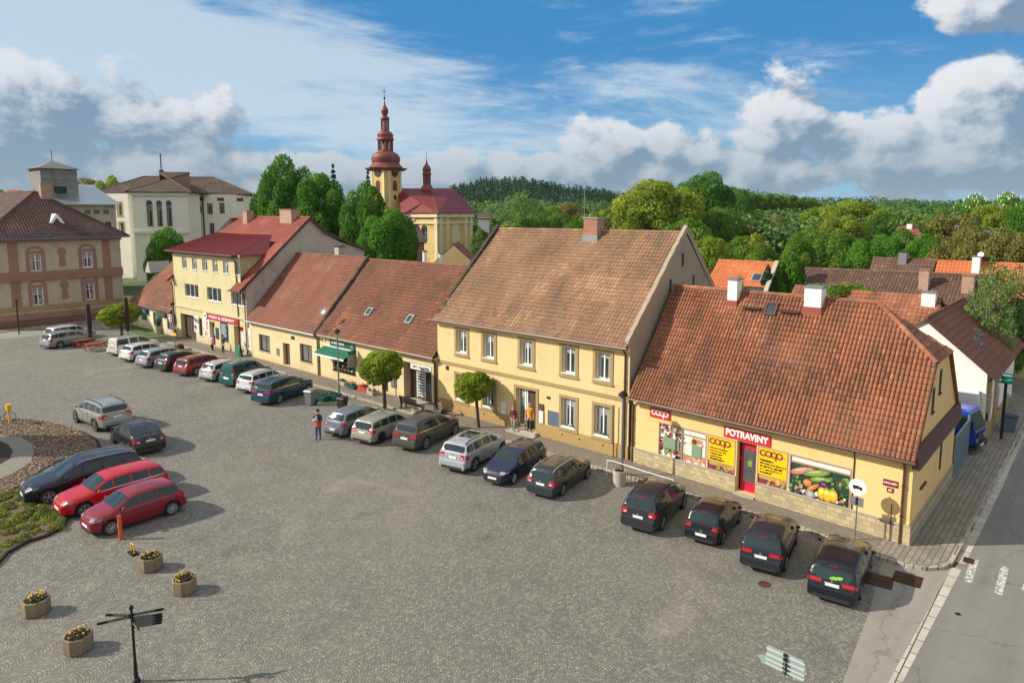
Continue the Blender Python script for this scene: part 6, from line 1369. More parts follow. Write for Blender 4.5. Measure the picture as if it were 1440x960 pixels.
    def across(nm, xa, xb, mat, off, inset=.1, nx=6):
        b = MB(); pts = []; ny = 10
        for i in range(nx + 1):
            x = xa + (xb - xa) * i / nx; S = sect(x); A = S[6:]; w = A[0][0]
            dz = (zt(x + .02) - zt(x - .02)) / .04; nl = math.hypot(dz, 1)
            for j in range(ny + 1):
                y = -1 + 2 * j / ny; yy = abs(y) * (w - inset * .6); 
                z = A[-1][1]
                for q in range(len(A) - 1):
                    if A[q + 1][0] <= yy <= A[q][0]: z = A[q][1] + (A[q + 1][1] - A[q][1]) * (A[q][0] - yy) / max(1e-6, A[q][0] - A[q + 1][0])
                pts.append((x - x0c - off * dz / nl, math.copysign(yy, y), z + off / nl))
        b.add(pts, [[i * (ny + 1) + j, (i + 1) * (ny + 1) + j, (i + 1) * (ny + 1) + j + 1, i * (ny + 1) + j + 1] for i in range(nx) for j in range(ny)])
        return b.build(nm, mat, t, smooth=40)
    across('windscreen', (st['ws'][0]) * Lc, st['ws'][1] * Lc, M['carglass'], .008)
    across('rear_window', st['rg'][0] * Lc, st['rg'][1] * Lc, M['carglass'], .008, inset=.16)
    for sgn in (1, -1):
        for (a, c) in st['side']:
            last = (a, c) == st['side'][-1]
            xa, xb = a * Lc, c * Lc
            if last: xb = min(xb, xb)
            patch('side_window', xa, xb, .10, .9, 'side', sgn, M['carglass'])
        for a, c in (((st['side'][0][0]) * Lc, st['side'][-1][1] * Lc),):
            if chromeline: patch('chrome_strip', a, c, .0, .07, 'side', sgn, M['chrome'], .008, 10, 1)
        if cladding:
            b = MB(); xs_ = [x for x in xx if .12 < x < Lc - .12]; pts = []
            for x in xs_:
                S = sect(x); zl = zlow(x)
                pts += [(x - x0c, sgn * (S[0][0] + .012), zl - .005), (x - x0c, sgn * (hw(x) + .012), zl + .085)]
            b.add(pts, [[2 * i, 2 * i + 1, 2 * i + 3, 2 * i + 2] for i in range(len(xs_) - 1)]); b.build('side_cladding', M['trimblk'], t, smooth=40)
        # mirror
        xm = st['ws'][1] * Lc - .22; b = MB(); zz = zbl(xm) + .08; yy = hw(xm) + .07
        b.hexa([(xm - x0c - .09, sgn * (yy - .05), zz - .06), (xm - x0c + .05, sgn * (yy - .05), zz - .06), (xm - x0c + .03, sgn * (yy + .1), zz - .05), (xm - x0c - .06, sgn * (yy + .1), zz - .05)], [(xm - x0c - .08, sgn * (yy - .06), zz + .07), (xm - x0c + .02, sgn * (yy - .06), zz + .07), (xm - x0c + .0, sgn * (yy + .09), zz + .06), (xm - x0c - .05, sgn * (yy + .09), zz + .06)]); b.build('mirror', pm, t, smooth=50)
        # door seams and handles
        b = MB()
        for f in (st['side'][-1][0] - .008, st['side'][-2][0] - .008 if len(st['side']) > 2 else .0):
            if f > .15:
                x = f * Lc; b.box(x - x0c - .006, sgn * (hw(x) - .004) if sgn > 0 else -(hw(x) + .003), .32, x - x0c + .006, sgn * (hw(x) + .003) if sgn > 0 else -(hw(x) - .004), zbl(x) - .05)
                
        if b.v: b.build('door_seam', M['trimblk'], t)
        for f in (st['side'][-1][0] + .02, (st['side'][-2][0] + .02)):
            x = f * Lc; b = MB(); yh = sgn * (hw(x) + .005); b.box(x - x0c - .0, min(yh, yh + sgn * .02), zbl(x) - .14, x - x0c + .17, max(yh, yh + sgn * .02), zbl(x) - .11); b.build('door_handle', pm if not low else M['trimblk'], t)
        # lights
        def xrear(z):
            for x in [i * .004 for i in range(200)]:
                if zt(x) >= z: return x
            return .3
        def xfront(z):
            for x in [Lc - i * .004 for i in range(260)]:
                if zt(x) >= z: return x
            return Lc
        zL0, zL1 = {'block': (.50, .64), 'tall': (.46, .84), 'wide': (.53, .62), 'round': (.52, .64)}[tail_style]; z0, z1 = zL0 * Hc, zL1 * Hc
        b = MB(); inn = .62 if tail_style != 'wide' else .42
        if tail_style == 'tall': inn = .84
        cols = []
        for k in range(9):
            f = k / 8
            col = []
            for z in (z0, (z0 + z1) / 2, z1):
                xr_ = xrear(z)
                if f < .5: y = hw(xr_ + .02) * (inn + (.99 - inn) * f * 2); x = xr_ - .012 + .02 * (f * 2) ** 4
                else: x = xr_ + (f - .5) * 2 * (.26 if tail_style != 'tall' else .1) + .01; y = hw(x) * (.955 if z > lerp_tab(belt, x) - .08 else .997) + .01
                if tail_style == 'tall' and z > lerp_tab(belt, .1): S = sect(max(x, .02)); y = min(y, S[4][0] + (S[6][0] - S[4][0]) * min(1, (z - S[4][1]) / max(.05, S[6][1] - S[4][1])) + .012); 
                col.append((x - x0c, sgn * y, z))
            cols += col
        b.add(cols, [[3 * i + j, 3 * i + 3 + j, 3 * i + 4 + j, 3 * i + 1 + j] for i in range(8) for j in range(2)]); tl = b.build('tail_light', M['tail'], t, smooth=50)
        if tail_style in ('block', 'tall'):
            b = MB(); z = z0 + (z1 - z0) * .3; xq = xrear(z) - .02; b.box(xq - x0c - .004, min(sgn * hw(.02) * .68, sgn * hw(.02) * .86), z - .025, xq - x0c + .01, max(sgn * hw(.02) * .68, sgn * hw(.02) * .86), z + .03); b.build('reversing_lamp', M['reverse'], tl)
        b = MB(); cols = []; z0, z1 = .465 * Hc, .545 * Hc
        for k in range(9):
            f = k / 8
            for q, z in enumerate((z0, z1)):
                x_ = xfront(z) if z < zt(Lc) else xfront(z)
                if f < .5: y = hw(x_ - .02) * (.60 + .37 * f * 2); x = x_ + .012 - .05 * (f * 2) ** 2
                else: x = x_ - (f - .5) * 2 * .26 - .03; y = hw(x) * .985 + .012; 
                zz_ = min(z, zbl(x) + .01 + (.0 if q == 0 else .02)) if f >= .5 else z
                if q == 0 and f >= .5: zz_ = min(z + (f - .5) * .1, zz_)
                cols.append((x - x0c, sgn * y, zz_))
        b.add(cols, [[2 * i, 2 * i + 2, 2 * i + 3, 2 * i + 1] for i in range(8)]); b.build('headlight', M['head'], t, smooth=50)
        for xw in (xr, xf):
            b = MB(); yo = sgn * (Wc / 2 - .015); yi = sgn * (Wc / 2 - .22); c = xw - x0c
            prof = [(yi, r * .93), (yi + sgn * .03, r), (yo - sgn * .03, r), (yo, r * .94), (yo, r * .72), (yo - sgn * .04, r * .66)]; nn = 24; pts = []
            for (y, rr_) in prof:
                for i in range(nn): a2 = 2 * math.pi * i / nn; pts.append((c + rr_ * math.cos(a2), y, r + rr_ * math.sin(a2)))
            fs = [[j * nn + i, j * nn + (i + 1) % nn, (j + 1) * nn + (i + 1) % nn, (j + 1) * nn + i] for j in range(len(prof) - 1) for i in range(nn)]; fs.append(list(range(nn))); b.add(pts, fs); wh = b.build('wheel', M['tyre'], t, smooth=40)
            b = MB(); yr = yo - sgn * .012
            b.cyl((c, yo - sgn * .06, r), (c, yo - sgn * .05, r), r * .68, n=20, mi=1)
            ns = 5 if hub == 'rim' else 9
            for i in range(ns):
                a2 = 2 * math.pi * i / ns + .3
                for da in ((-.16, .16) if hub == 'rim' else (0,)): b.bar((c + r * .12 * math.cos(a2), yr, r + r * .12 * math.sin(a2)), (c + r * .66 * math.cos(a2 + da), yr, r + r * .66 * math.sin(a2 + da)), .045 if hub == 'rim' else .07, .025)
            b.cyl((c, yr - sgn * .02, r), (c, yr + sgn * .008, r), r * .17, n=10)
            nn = 20; pts = []
            for i in range(nn):
                a2 = 2 * math.pi * i / nn
                for rr_ in (r * .63, r * .71): pts.append((c + rr_ * math.cos(a2), yr, r + rr_ * math.sin(a2)))
            b.add(pts, [[2 * i, 2 * i + 1, (2 * i + 3) % (2 * nn), (2 * i + 2) % (2 * nn)] for i in range(nn)])
            b.build('rim', [M[hub] if hub != 'steel' else M['trimblk'], M['trimblk']], wh)
        if rails:
            b = MB(); xa, xb = st['side'][0][0] * Lc + .1, .58 * Lc; n_ = 8; pr = None
            for i in range(n_ + 1):
                x = xa + (xb - xa) * i / n_; S = sect(x); p = (x - x0c, sgn * (S[7][0]), S[7][1] + (.045 if 0 < i < n_ else .0))
                if pr: b.bar(pr, p, .035, .03)
                pr = p
            b.build('roof_rail', M['rim'] if rails == 'silver' else M['trimblk'], t)
    # plates, bumper, grille
    zp = (.60 if style in ('estate', 'van', 'sedan') else .47) * Hc
    if tail_style in ('block',) and style == 'estate' : zp = .56 * Hc
    if tailh: zp = tailh * Hc
    xp = xrear(zp) - .02; b = MB(); b.box(xp - x0c - .012, -.26, zp - .055, xp - x0c + .02, .26, zp + .055); p_ = b.build('number_plate', M['plate'], t)
    b = MB(); b.box(xp - x0c - .015, .215, zp - .055, xp - x0c - .008, .26, zp + .055); b.build('plate_band', M['plateblue'], p_)
    b = MB(); zq = .30 * Hc; b.box(Lc - x0c - .005, -.26, zq - .055, Lc - x0c + .014, .26, zq + .055); b.build('number_plate', M['plate'], t)
    b = MB(); b.box(-x0c - .02, -hw(0) * .8, sill + .03, -x0c + .08, hw(0) * .8, sill + .17); b.build('rear_valance', M['trimblk'], t)
    b = MB(); xg = xfront(.49 * Hc); b.box(xg - x0c - .02, -hw(Lc) * .55, .40 * Hc, xg - x0c + .012, hw(Lc) * .55, .50 * Hc); gr_ = b.build('grille', M['trimblk'], t)
    b = MB(); b.box(xg - x0c + .008, -hw(Lc) * .55, .495 * Hc, xg - x0c + .02, hw(Lc) * .55, .515 * Hc); b.cyl((xg - x0c + .01, 0, .46 * Hc), (xg - x0c + .024, 0, .46 * Hc), .05, n=12); b.build('badge', M['chrome'], gr_)
    b = MB(); b.box(Lc - x0c - .04, -hw(Lc) * .75, sill + .0, Lc - x0c + .012, hw(Lc) * .75, sill + .13); b.build('front_intake', M['trimblk'], t)
    b = MB(); zq = zp + .13 if style != 'van' else zp + .2; xq = xrear(zq); b.cyl((xq - x0c - .02, 0, zq), (xq - x0c + .005, 0, zq), .045, n=12); b.build('badge', M['chrome'], t)
    b = MB(); xa = st['rg'][1] * Lc + .05; b.box(xa - x0c, -.16, zt(xa) - .004, xa - x0c + .05, .16, zt(xa) + .015); b.build('brake_lamp', M['tail'], t)
    b = MB(); zz = zt(st['rg'][0] * Lc + .03); xq = (st['rg'][0] + .006) * Lc; b.bar((xq - x0c - .02, 0, zz + .01), (xq - x0c + .12 * (1 if style != 'van' else .1), .34, zt(xq + .1) - .02 if style != 'van' else zz + .1), .015); b.build('wiper', M['trimblk'], t)
    if sunroof: across('sunroof', .26 * Lc, .50 * Lc, M['carglass'], .012, inset=.45)
    if roofc:
        across('roof_panel', (st['rg'][1] + .01) * Lc, (st['ws'][0] - .01) * Lc, roofc, .007, inset=.06, nx=10)
    return t
# (colour values are the paint's own reflectance)
car('white estate car behind the silver estate by the picnic tables', 'estate', (.62, .62, .60), px=(88, 480), ang=103, s=1.12)
car('silver grey estate car nearest the picnic tables at the far left of the square', 'estate', (.26, .28, .31), px=(85.8, 489.5), ang=104, s=1.15, tail_style='block')
car('tall white estate with roof bars, first of the long row below the pub', 'van', (.64, .63, .60), px=(176, 500), ang=104, s=1.08, L=4.5, H=1.68, rails=True, tail_style='tall', group=None)
car('white hatchback between the tall white estate and the silver hatchback', 'hatch', (.66, .67, .67), px=(194, 508.5), ang=104, s=1.13, tail_style='block', tailh=.34)
car('silver blue hatchback with a grey bumper, third of the row below the butcher', 'hatch', (.28, .31, .36), px=(220, 516.5), ang=104, s=1.13, L=4.2, H=1.42, hub='hubcap', tailh=.48)
car('very dark green hatchback parked left of the brick red estate', 'hatch', (.010, .028, .028), px=(245, 522), ang=104, s=1.12, tailh=.5, dust=.06)
car('brick red estate car below the butcher shop', 'estate', (.26, .035, .030), px=(277, 527.5), ang=105, s=1.08, rails=True, hub='hubcap', L=4.4, dust=.12)
car('pale silver hatchback between the red estate and the green van', 'hatch', (.46, .48, .50), px=(309.5, 536), ang=105, s=1.09, hub='hubcap', tailh=.42)
car('dark green van with tall red tail lamps', 'van', (.0, .085, .080), px=(338, 544), ang=105, s=1.06, tail_style='tall', tailh=.40, dust=.08, hub='hubcap')
car('white crossover with a black tailgate beside the dark blue off-road car', 'suv', (.66, .67, .70), px=(366, 552), ang=106, s=1.0, L=4.3, H=1.58, rails=True, cladding=True, tailh=.33)
car('dark blue off-road car with chrome window line next to the grey wheelie bin', 'suv', (.008, .045, .085), px=(394.5, 567.5), ang=106, s=1.08, L=4.65, chromeline=True, rails='silver', tail_style='wide', dust=.06)
car('blue grey hatchback nearest the man on the square', 'hatch', (.17, .21, .27), px=(496.4, 613), ang=101, s=1.06, L=4.35, H=1.47, tailh=.36)
car('beige estate car with black wheels between two grey cars', 'estate', (.36, .33, .29), px=(537.6, 622.5), ang=101, s=1.05, L=4.25, H=1.45, hub='steel', tailh=.5)
car('large brown grey off-road car in front of the left end of the yellow house', 'suv', (.065, .060, .062), px=(600.3, 631.7), ang=101, s=1.06, L=4.65, rails=True, chromeline=True, tail_style='wide', dust=.12)
car('silver crossover with a glass sunroof', 'suv', (.42, .45, .50), px=(669, 662), ang=101, s=1.05, L=4.5, sunroof=True, rails=True, cladding=True, tail_style='block', tailh=.52)
car('dark blue estate parked nose out towards the square', 'estate', (.012, .016, .045), px=(723.5, 680.5), ang=-80, wheel='front', side='L', s=1.0, L=4.5, dust=.12, hub='hubcap')
car('dark grey estate right of the nose out dark blue estate', 'estate', (.022, .030, .038), px=(792.7, 696.5), ang=98, s=.99, rails='silver', tail_style='block', dust=.1, tailh=.5)
car('dark grey off-road car nearest the concrete tub and lamp post', 'suv', (.020, .023, .030), px=(932.7, 745), ang=98, s=.97, L=4.65, H=1.68, rails=True, tail_style='block', tailh=.46, dust=.1)
car('small black hatchback with round red lamps below the grocery door', 'hatch', (.006, .008, .012), px=(1017.3, 764.8), ang=97, s=.97, L=3.9, H=1.44, tail_style='round', tailh=.35, dust=.06)
car('anthracite crossover with dark roof, second from the street corner', 'suv', (.014, .018, .028), px=(1105.4, 802), ang=100, s=.95, L=4.45, H=1.56, tail_style='wide', tailh=.48, dust=.07, cladding=True)
cv = car('black estate with a hi-vis vest in its rear window nearest the street corner', 'estate', (.005, .007, .014), px=(1211, 842.7), ang=97, s=.98, L=4.7, W=1.83, H=1.44, tail_style='wide', tailh=.52, dust=.05, chromeline=True)
b = MB()  # vest lying behind the rear glass, seen through it
for k, (y, z, s_) in enumerate(((-.16, 1.03, .15), (-.05, 1.0, .12), (-.27, 1.06, .09))):
    xx_ = -2.35 + (.032 + (.072 - .032) * (z / 1.44 - .70) / .22) * 4.7 + .022
    b.obox((xx_ - .045, y, z), (0, 1, 0), s_, (.35, 0, 1), .04, (1, 0, -.35), .012)
b.build('safety_vest', plain('hi_vis_cloth', (.22, .46, .04), .7), cv)
car('light grey crossover standing alone above the black saloon', 'suv', (.33, .34, .32), px=(133.4, 606.5), ang=-176, side='L', s=1.14, L=4.38, H=1.6, rails=True, cladding=True, tail_style='block', tailh=.52)
car('black saloon between the light grey crossover and the long black estate', 'sedan', (.007, .008, .010), px=(180.7, 638.4), ang=178, side='L', s=1.06, tail_style='block', tailh=.55, dust=.06)
car('long black estate at the mulched flower bed', 'estate', (.005, .008, .018), px=(70, 708.5), ang=-93, wheel='front', side='L', s=1.12, L=4.8, W=1.85, H=1.5, rails='silver', dust=.05)
car('bright red estate between the black estate and the dark red hatchback', 'estate', (.50, .006, .014), px=(120.5, 726.5), ang=-90, wheel='front', side='L', s=1.08, L=4.45, H=1.46, chromeline=True, dust=.06, metal=.15)
car('dark red small hatchback beside the orange bollard', 'hatch', (.22, .008, .022), px=(158.4, 752), ang=-88, wheel='front', side='L', s=1.09, L=3.75, H=1.42, hub='hubcap', dust=.22)

# blue truck in the side yard
def truck():
    t = thing('parked_truck', 'bright blue lorry cab with a tipper bed parked in the yard gap behind the grocery', 'truck', (-7.85, 47.5, 0), R(-8), world_verts=False); t.scale = (.95, .95, .95)
    bl = carpaint('truck_blue', (.008, .05, .42), .1, .05); b = MB()
    def sec(x, zl, zt_, w): return [(x, -w, zl), (x, w, zl), (x, w, zt_), (x, -w, zt_)]
    b.hexa([(1.0, -1.05, .75), (2.75, -1.02, .75), (2.75, 1.02, .75), (1.0, 1.05, .75)], [(1.0, -1.05, 1.6), (2.85, -1.03, 1.6), (2.85, 1.03, 1.6), (1.0, 1.05, 1.6)])
    b.hexa([(1.0, -1.05, 1.6), (2.85, -1.03, 1.6), (2.85, 1.03, 1.6), (1.0, 1.05, 1.6)], [(1.15, -.95, 2.72), (2.4, -.93, 2.72), (2.4, .93, 2.72), (1.15, .95, 2.72)])
    b.hexa([(1.15, -.95, 2.72), (2.4, -.93, 2.72), (2.4, .93, 2.72), (1.15, .95, 2.72)], [(1.4, -.75, 2.85), (2.1, -.75, 2.85), (2.1, .75, 2.85), (1.4, .75, 2.85)])
    b.build('cab', bl, t, smooth=20)
    b = MB(); b.poly([(2.835, -.92, 1.68), (2.835, .92, 1.68), (2.475, .84, 2.6), (2.475, -.84, 2.6)]); b.build('windscreen', M['carglass'], t)
    for s_ in (1, -1):
        b = MB(); b.poly([(1.5, s_ * 1.055, 1.68), (2.65, s_ * 1.045, 1.68), (2.35, s_ * .96, 2.55), (1.5, s_ * .98, 2.55)]); b.build('side_window', M['carglass'], t)
        b = MB(); b.box(2.86, min(s_ * .65, s_ * .92), .95, 2.9, max(s_ * .65, s_ * .92), 1.2); b.build('headlight', M['head'], t)
        b = MB(); b.bar((2.6, s_ * 1.05, 2.4), (2.75, s_ * 1.35, 2.3), .03); b.box(2.7, min(s_ * 1.25, s_ * 1.42), 1.85, 2.78, max(s_ * 1.25, s_ * 1.42), 2.35); b.build('mirror', M['blackpl'], t)
        for x in (2.1, -1.6):
            b = MB(); b.cyl((x, s_ * .75, .45), (x, s_ * 1.05, .45), .45, n=20); w = b.build('wheel', M['tyre'], t); b = MB(); b.cyl((x, s_ * 1.04, .45), (x, s_ * 1.07, .45), .24, n=12); b.build('rim', M['hubcap'], w)
    b = MB(); b.box(2.85, -1.0, .5, 2.95, 1.0, .9); b.build('bumper', M['trimblk'], t); b = MB(); b.box(2.86, -.6, 1.0, 2.89, .6, 1.45); b.build('grille', M['trimblk'], t)
    b = MB(); b.box(2.95, -.3, .62, 2.97, .3, .75); b.build('number_plate', M['plate'], t)
    b = MB(); b.cyl((2.89, .42, 1.25), (2.9, .42, 1.25), .13, n=14); b.build('emblem', M['chrome'], t)
    b = MB(); b.box(-2.9, -1.1, 1.0, .85, 1.1, 1.1); 
    for a in ((-2.9, -1.1, 1.1, .85, -1.04, 1.75), (-2.9, 1.04, 1.1, .85, 1.1, 1.75), (.79, -1.1, 1.1, .85, 1.1, 2.0), (-2.9, -1.1, 1.1, -2.84, 1.1, 1.75)): b.box(*a)
    b.build('tipper_bed', M['zinc'], t); b = MB(); b.box(-2.8, -.45, .6, 2.4, .45, .98); b.build('chassis', M['trimblk'], t)
    b = MB(); b.lathe((1.9, -1.062, 1.25), [(.18, 0), (.18, .01)], 12); 
    b2 = MB(); b2.cyl((1.9, 1.05, 1.22), (1.9, 1.07, 1.22), .2, n=16); b2.build('door_emblem', M['yel'], t)
truck()

# ======================================================= street furniture
def lamp(px, topy, label, cap='ball', arms=False):
    x, y = G(*px, .12); _, z = AY(px[0] + 6, topy, y); t = thing('street_lamp', label, 'street lamp', (x, y, .1), 0, 'street lamps along the pavement')
    b = MB(); b.cyl((0, 0, 0), (0, 0, 1.0), .085, n=12); b.cyl((0, 0, 1.0), (0, 0, z - .1), .065, .045, n=12); b.build('pole', M['grey'], t, smooth=40)
    b = MB(); b.lathe((0, 0, z - .15), [(.06, -.12), (.14, -.08), (.12, .0), (.27, .02), (.25, .1), (.12, .22), (.03, .28)], 14); b.build('lamp_head', M['darkmetal'], t, smooth=30)
    b = MB(); b.lathe((0, 0, z - .15), [(.15, -.06), (.19, 0.0), (.19, .015)], 12); b.build('diffuser', M['glass2'], t); return t
lamp((874, 668), 556, 'grey lamp post with a dark cap between the yellow house and the grocery')
lamp((477, 558), 468, 'grey lamp post before the green awning of the flower shop')
t = lamp((247, 500), 430, 'tall lamp post with signs in front of the butcher house corner')
b = MB(); b.box(-.5, -.06, 2.05, .55, -.03, 2.3); b.build('finger_sign', M['yel'], t)
b = MB(); b.bar((-.06, 0, 4.6), (-2.3, -.3, 4.75), .05); b.build('arm', M['galv'], t)
def at(px, py, z=0.0): x, y = G(px, py, z); return (x, y, z)
def tub(px, py, label, r=.33, h=.78, top='soil'):
    t = thing('concrete_tub', label, 'planter', at(px, py)); b = MB(); b.lathe((0, 0, 0), [(r, 0), (r * 1.03, h), (r * .85, h), (r * .82, h - .1)], 18); b.build('tub', M['concrete'], t, smooth=30); b = MB(); b.cyl((0, 0, h - .14), (0, 0, h - .05), r * .82, n=14); b.build('fill', M[top], t); return t
t = tub(871, 681, 'round concrete tub with dead plants beside the lamp post of the grocery'); b = MB(); rr = random.Random(3)
for _ in range(30): a = rr.uniform(0, 6.3); q = rr.uniform(0, .25); b.bar((q * math.cos(a), q * math.sin(a), .7), (q * 1.2 * math.cos(a), q * 1.2 * math.sin(a), .7 + rr.uniform(.1, .3)), .012)
b.build('dead_stems', M['oldwood'], t)
tub(586, 590, 'round concrete tub beside the bench')
t = thing('bike_rail', 'white tube rail behind the dark grey off-road car', 'rail', (0, 0, 0)); A = V3(at(868, 672)); B_ = V3(at(924, 672 + 14)); A = V3((-18.8, 29.9, 0)); B_ = V3((-15.7, 29.9, 0)); t.location = A; D_ = B_ - A
b = MB(); pts = [V3((-.9, .1, 0)), V3((-.9, .1, .85)), V3((-.5, .1, .9)), V3((-.1, .1, .88)), V3((D_.x * .5, 0, .86)), V3((D_.x, D_.y, .84)), V3((D_.x, D_.y, 0))]
for p, q in zip(pts, pts[1:]): b.cyl(p, q, .02, n=8)
b.build('tube', M['whitepaint'], t); b = MB()
for i in range(12): x = .2 + i * D_.x / 13; b.cyl((x, 0, .05), (x, 0, .5), .012, n=5)
b.bar((.1, 0, .5), (D_.x, 0, .5), .02); b.build('bars', M['rust'], t)
# round no-lorries sign
sx_, sy_ = G(1202, 758, .12); t = thing('road_sign', 'round white road sign with a black lorry before the grocery corner', 'road sign', (sx_, sy_, .12), R(-6))
b = MB(); b.cyl((0, 0, 0), (0, 0, 2.72), .032, n=8); b.build('post', M['grey'], t); b = MB(); b.cyl((0, -.06, 2.35), (0, -.045, 2.35), .36, n=32, mi=0); pf = b.build('disc', M['whitepaint'], t)
b = MB(); y = -.063; b.box(-.19, y - .003, 2.30, .06, y, 2.42); b.poly([(.07, y, 2.30), (.2, y, 2.30), (.2, y, 2.36), (.13, y, 2.40), (.07, y, 2.40)]); b.box(-.19, y - .003, 2.275, .2, y, 2.30)
for x in (-.12, .14): b.cyl((x, y - .002, 2.26), (x, y + .002, 2.26), .035, n=10)
b.build('lorry_symbol', M['blk'], pf); b = MB(); b.box(-.27, -.05, 1.52, .27, -.035, 1.92); b.build('back_plate', M['galv'], t); b = MB(); b.box(-.05, -.06, 1.56, .05, -.02, 1.9); b.build('clamp', M['blk'], t)
# direction board seen from behind at the lower right
x, y = -6.45, 18.9
t = thing('direction_sign', 'bare metal back of a direction board on a post at the bottom edge', 'road sign', (0, 0, 0)); yq = 17.0
p0 = V3(FAR(1105, 935, 1)); 
d_ = ray(1105, 930); tt = (2.55 - CH) / d_[2]; bx_, by_ = d_[0] * tt, d_[1] * tt; t.location = (bx_, by_, 0); t.rotation_euler = (0, 0, R(-3)); t.scale = (.70, .9, 1)
b = MB(); b.cyl((0, -.07, 0), (0, -.07, 2.62), .035, n=8); b.build('post', M['galv'], t)
b = MB(); U_ = V3((1, 0, 0))
b.hexa([(-.95, 0, 2.22), (.62, 0, 2.22), (.62, .02, 2.22), (-.95, .02, 2.22)], [(-.78, 0, 2.50), (.78, 0, 2.50), (.78, .02, 2.50), (-.78, .02, 2.50)]); 
b.hexa([(-.7, -.02, 2.5), (.78, -.02, 2.5), (.78, .0, 2.5), (-.7, 0, 2.5)], [(-.7, -.02, 2.8), (.62, -.02, 2.8), (.62, 0, 2.8), (-.7, 0, 2.8)])
b.hexa([(-1.05, 0, 2.36), (-.9, 0, 2.25), (-.9, .02, 2.25), (-1.05, .02, 2.36)], [(-1.04, 0, 2.38), (-.82, 0, 2.5), (-.82, .02, 2.5), (-1.04, .02, 2.38)])
b.build('panel', plain('pale_sheet_back', (.26, .32, .33), .45), t); b = MB()
for z in (2.3, 2.42, 2.56, 2.72): b.box(-.72, -.045, z - .022, .7, -.021, z + .022)
b.build('stiffener', plain('sheet_rib', (.46, .51, .50), .4), t); b = MB()
for z in (2.28, 2.4, 2.52, 2.64, 2.76): b.box(-.06, -.1, z - .03, .07, -.02, z + .03)
b.build('clamp', M['blk'], t)
# finger post
fx, fy = G(192, 958); zt_ = AY(185, 850, fy)[1]
t = thing('finger_post', 'black cast iron finger post with many arms at the lower left', 'signpost', (fx, fy, 0)); t.scale = (zt_ / 3.62,) * 3; b = MB()
b.lathe((0, 0, 0), [(.16, 0), (.16, .12), (.09, .2), (.075, .9), (.06, 1.0), (.05, 3.2), (.065, 3.22), (.065, 3.26), (.045, 3.28), (.045, 3.36), (.1, 3.42), (.1, 3.48), (.03, 3.58), (.01, 3.62)], 12); b.build('post', M['darkmetal'], t, smooth=35)
vr = V3((RT[0], RT[1], 0))
def arm(dx, dy, z, L, nm='arm'):
    d = V3((dx, dy, 0)).normalized(); n_ = V3((-d.y, d.x, 0)); b = MB(); b.obox(d * (L / 2 + .05) + V3((0, 0, z)), d, L / 2, n_, .012, (0, 0, 1), .06); b.cyl(d * (L + .05) + n_ * .014 + V3((0, 0, z)), d * (L + .05) - n_ * .014 + V3((0, 0, z)), .06, n=10); o = b.build(nm, M['darkmetal'], t)
    b = MB(); n__ = n_ if n_.dot(V3((FW[0], FW[1], 0))) < 0 else -n_
    b.obox(d * (L * .45) + V3((0, 0, z + .045)) + n__ * .013, d, L * .38, n__, .002, (0, 0, 1), .004); b.obox(d * (L * .45) + V3((0, 0, z - .045)) + n__ * .013, d, L * .38, n__, .002, (0, 0, 1), .004)
    for q in range(7): b.obox(d * (L * (.16 + .09 * q)) + V3((0, 0, z)) + n__ * .013, d, L * .03, n__, .002, (0, 0, 1), .012)
    b.build('lettering', M['hubcap'], o)
fr = V3((FW[0], FW[1], 0)).normalized(); sd_ = V3(RT)
def dirv(a): v = sd_ * math.cos(R(a)) + fr * math.sin(R(a)); return v.x, v.y
for a, z, L_ in ((22, 3.12, 1.15), (14, 2.98, 1.1), (16, 2.84, 1.1), (17, 2.70, 1.08), (18, 2.56, 1.05), (-42, 2.78, .7), (178, 3.1, 1.05), (205, 3.05, 1.2)): arm(*dirv(a), z, L_)
# planters, bollard, hoop
def planter(px, py, label, seed, rz=0.2):
    t = thing('flower_planter', label, 'planter', at(px, py), rz, 'octagonal concrete planters with pansies'); b = MB(); r = .43
    b.lathe((0, 0, 0), [(r * .93, 0), (r, .05), (r, .52), (r * .9, .54), (r * .84, .52), (r * .84, .42)], 8, rot=R(22.5)); b.build('tub', M['planter'], t)
    b = MB(); b.cyl((0, 0, .42), (0, 0, .48), r * .84, n=8); b.build('soil', M['soil'], t)
    rr = random.Random(seed); F = []; b = MB(); b2 = MB()
    for _ in range(230):
        a = rr.uniform(0, 6.3); q = r * .82 * math.sqrt(rr.random()); x, y = q * math.cos(a), q * math.sin(a); z = .48 + rr.uniform(0, .17) * (1.2 - q / r); u = V3((rr.gauss(0, 1), rr.gauss(0, 1), rr.gauss(0, .6))).normalized(); v = u.cross(V3((rr.gauss(0, 1), rr.gauss(0, 1), 1))).normalized(); s_ = .055
        c = V3((x, y, z)); b.poly([c - u * s_, c - v * s_ * .6, c + u * s_, c + v * s_ * .6], 0, rr.random())
    for _ in range(44):
        a = rr.uniform(0, 6.3); q = r * .8 * math.sqrt(rr.random()); x, y = q * math.cos(a), q * math.sin(a); z = .56 + rr.uniform(0, .12); s_ = rr.uniform(.022, .036); k = (x > -.05) if rr.random() < .8 else (x < 0)
        b2.cyl((x, y, z), (x + .01, y - .01, z + .02), s_, n=6, mi=1 if k else 2)
    k0 = len(b.v); b.v += b2.v; b.f += [[k0 + i for i in f] for f in b2.f]; b.m += b2.m; b.r += b2.r; b.build('plants', [LEAF['shrub'], P_['purple'], M['yel']], t, rnd=True)
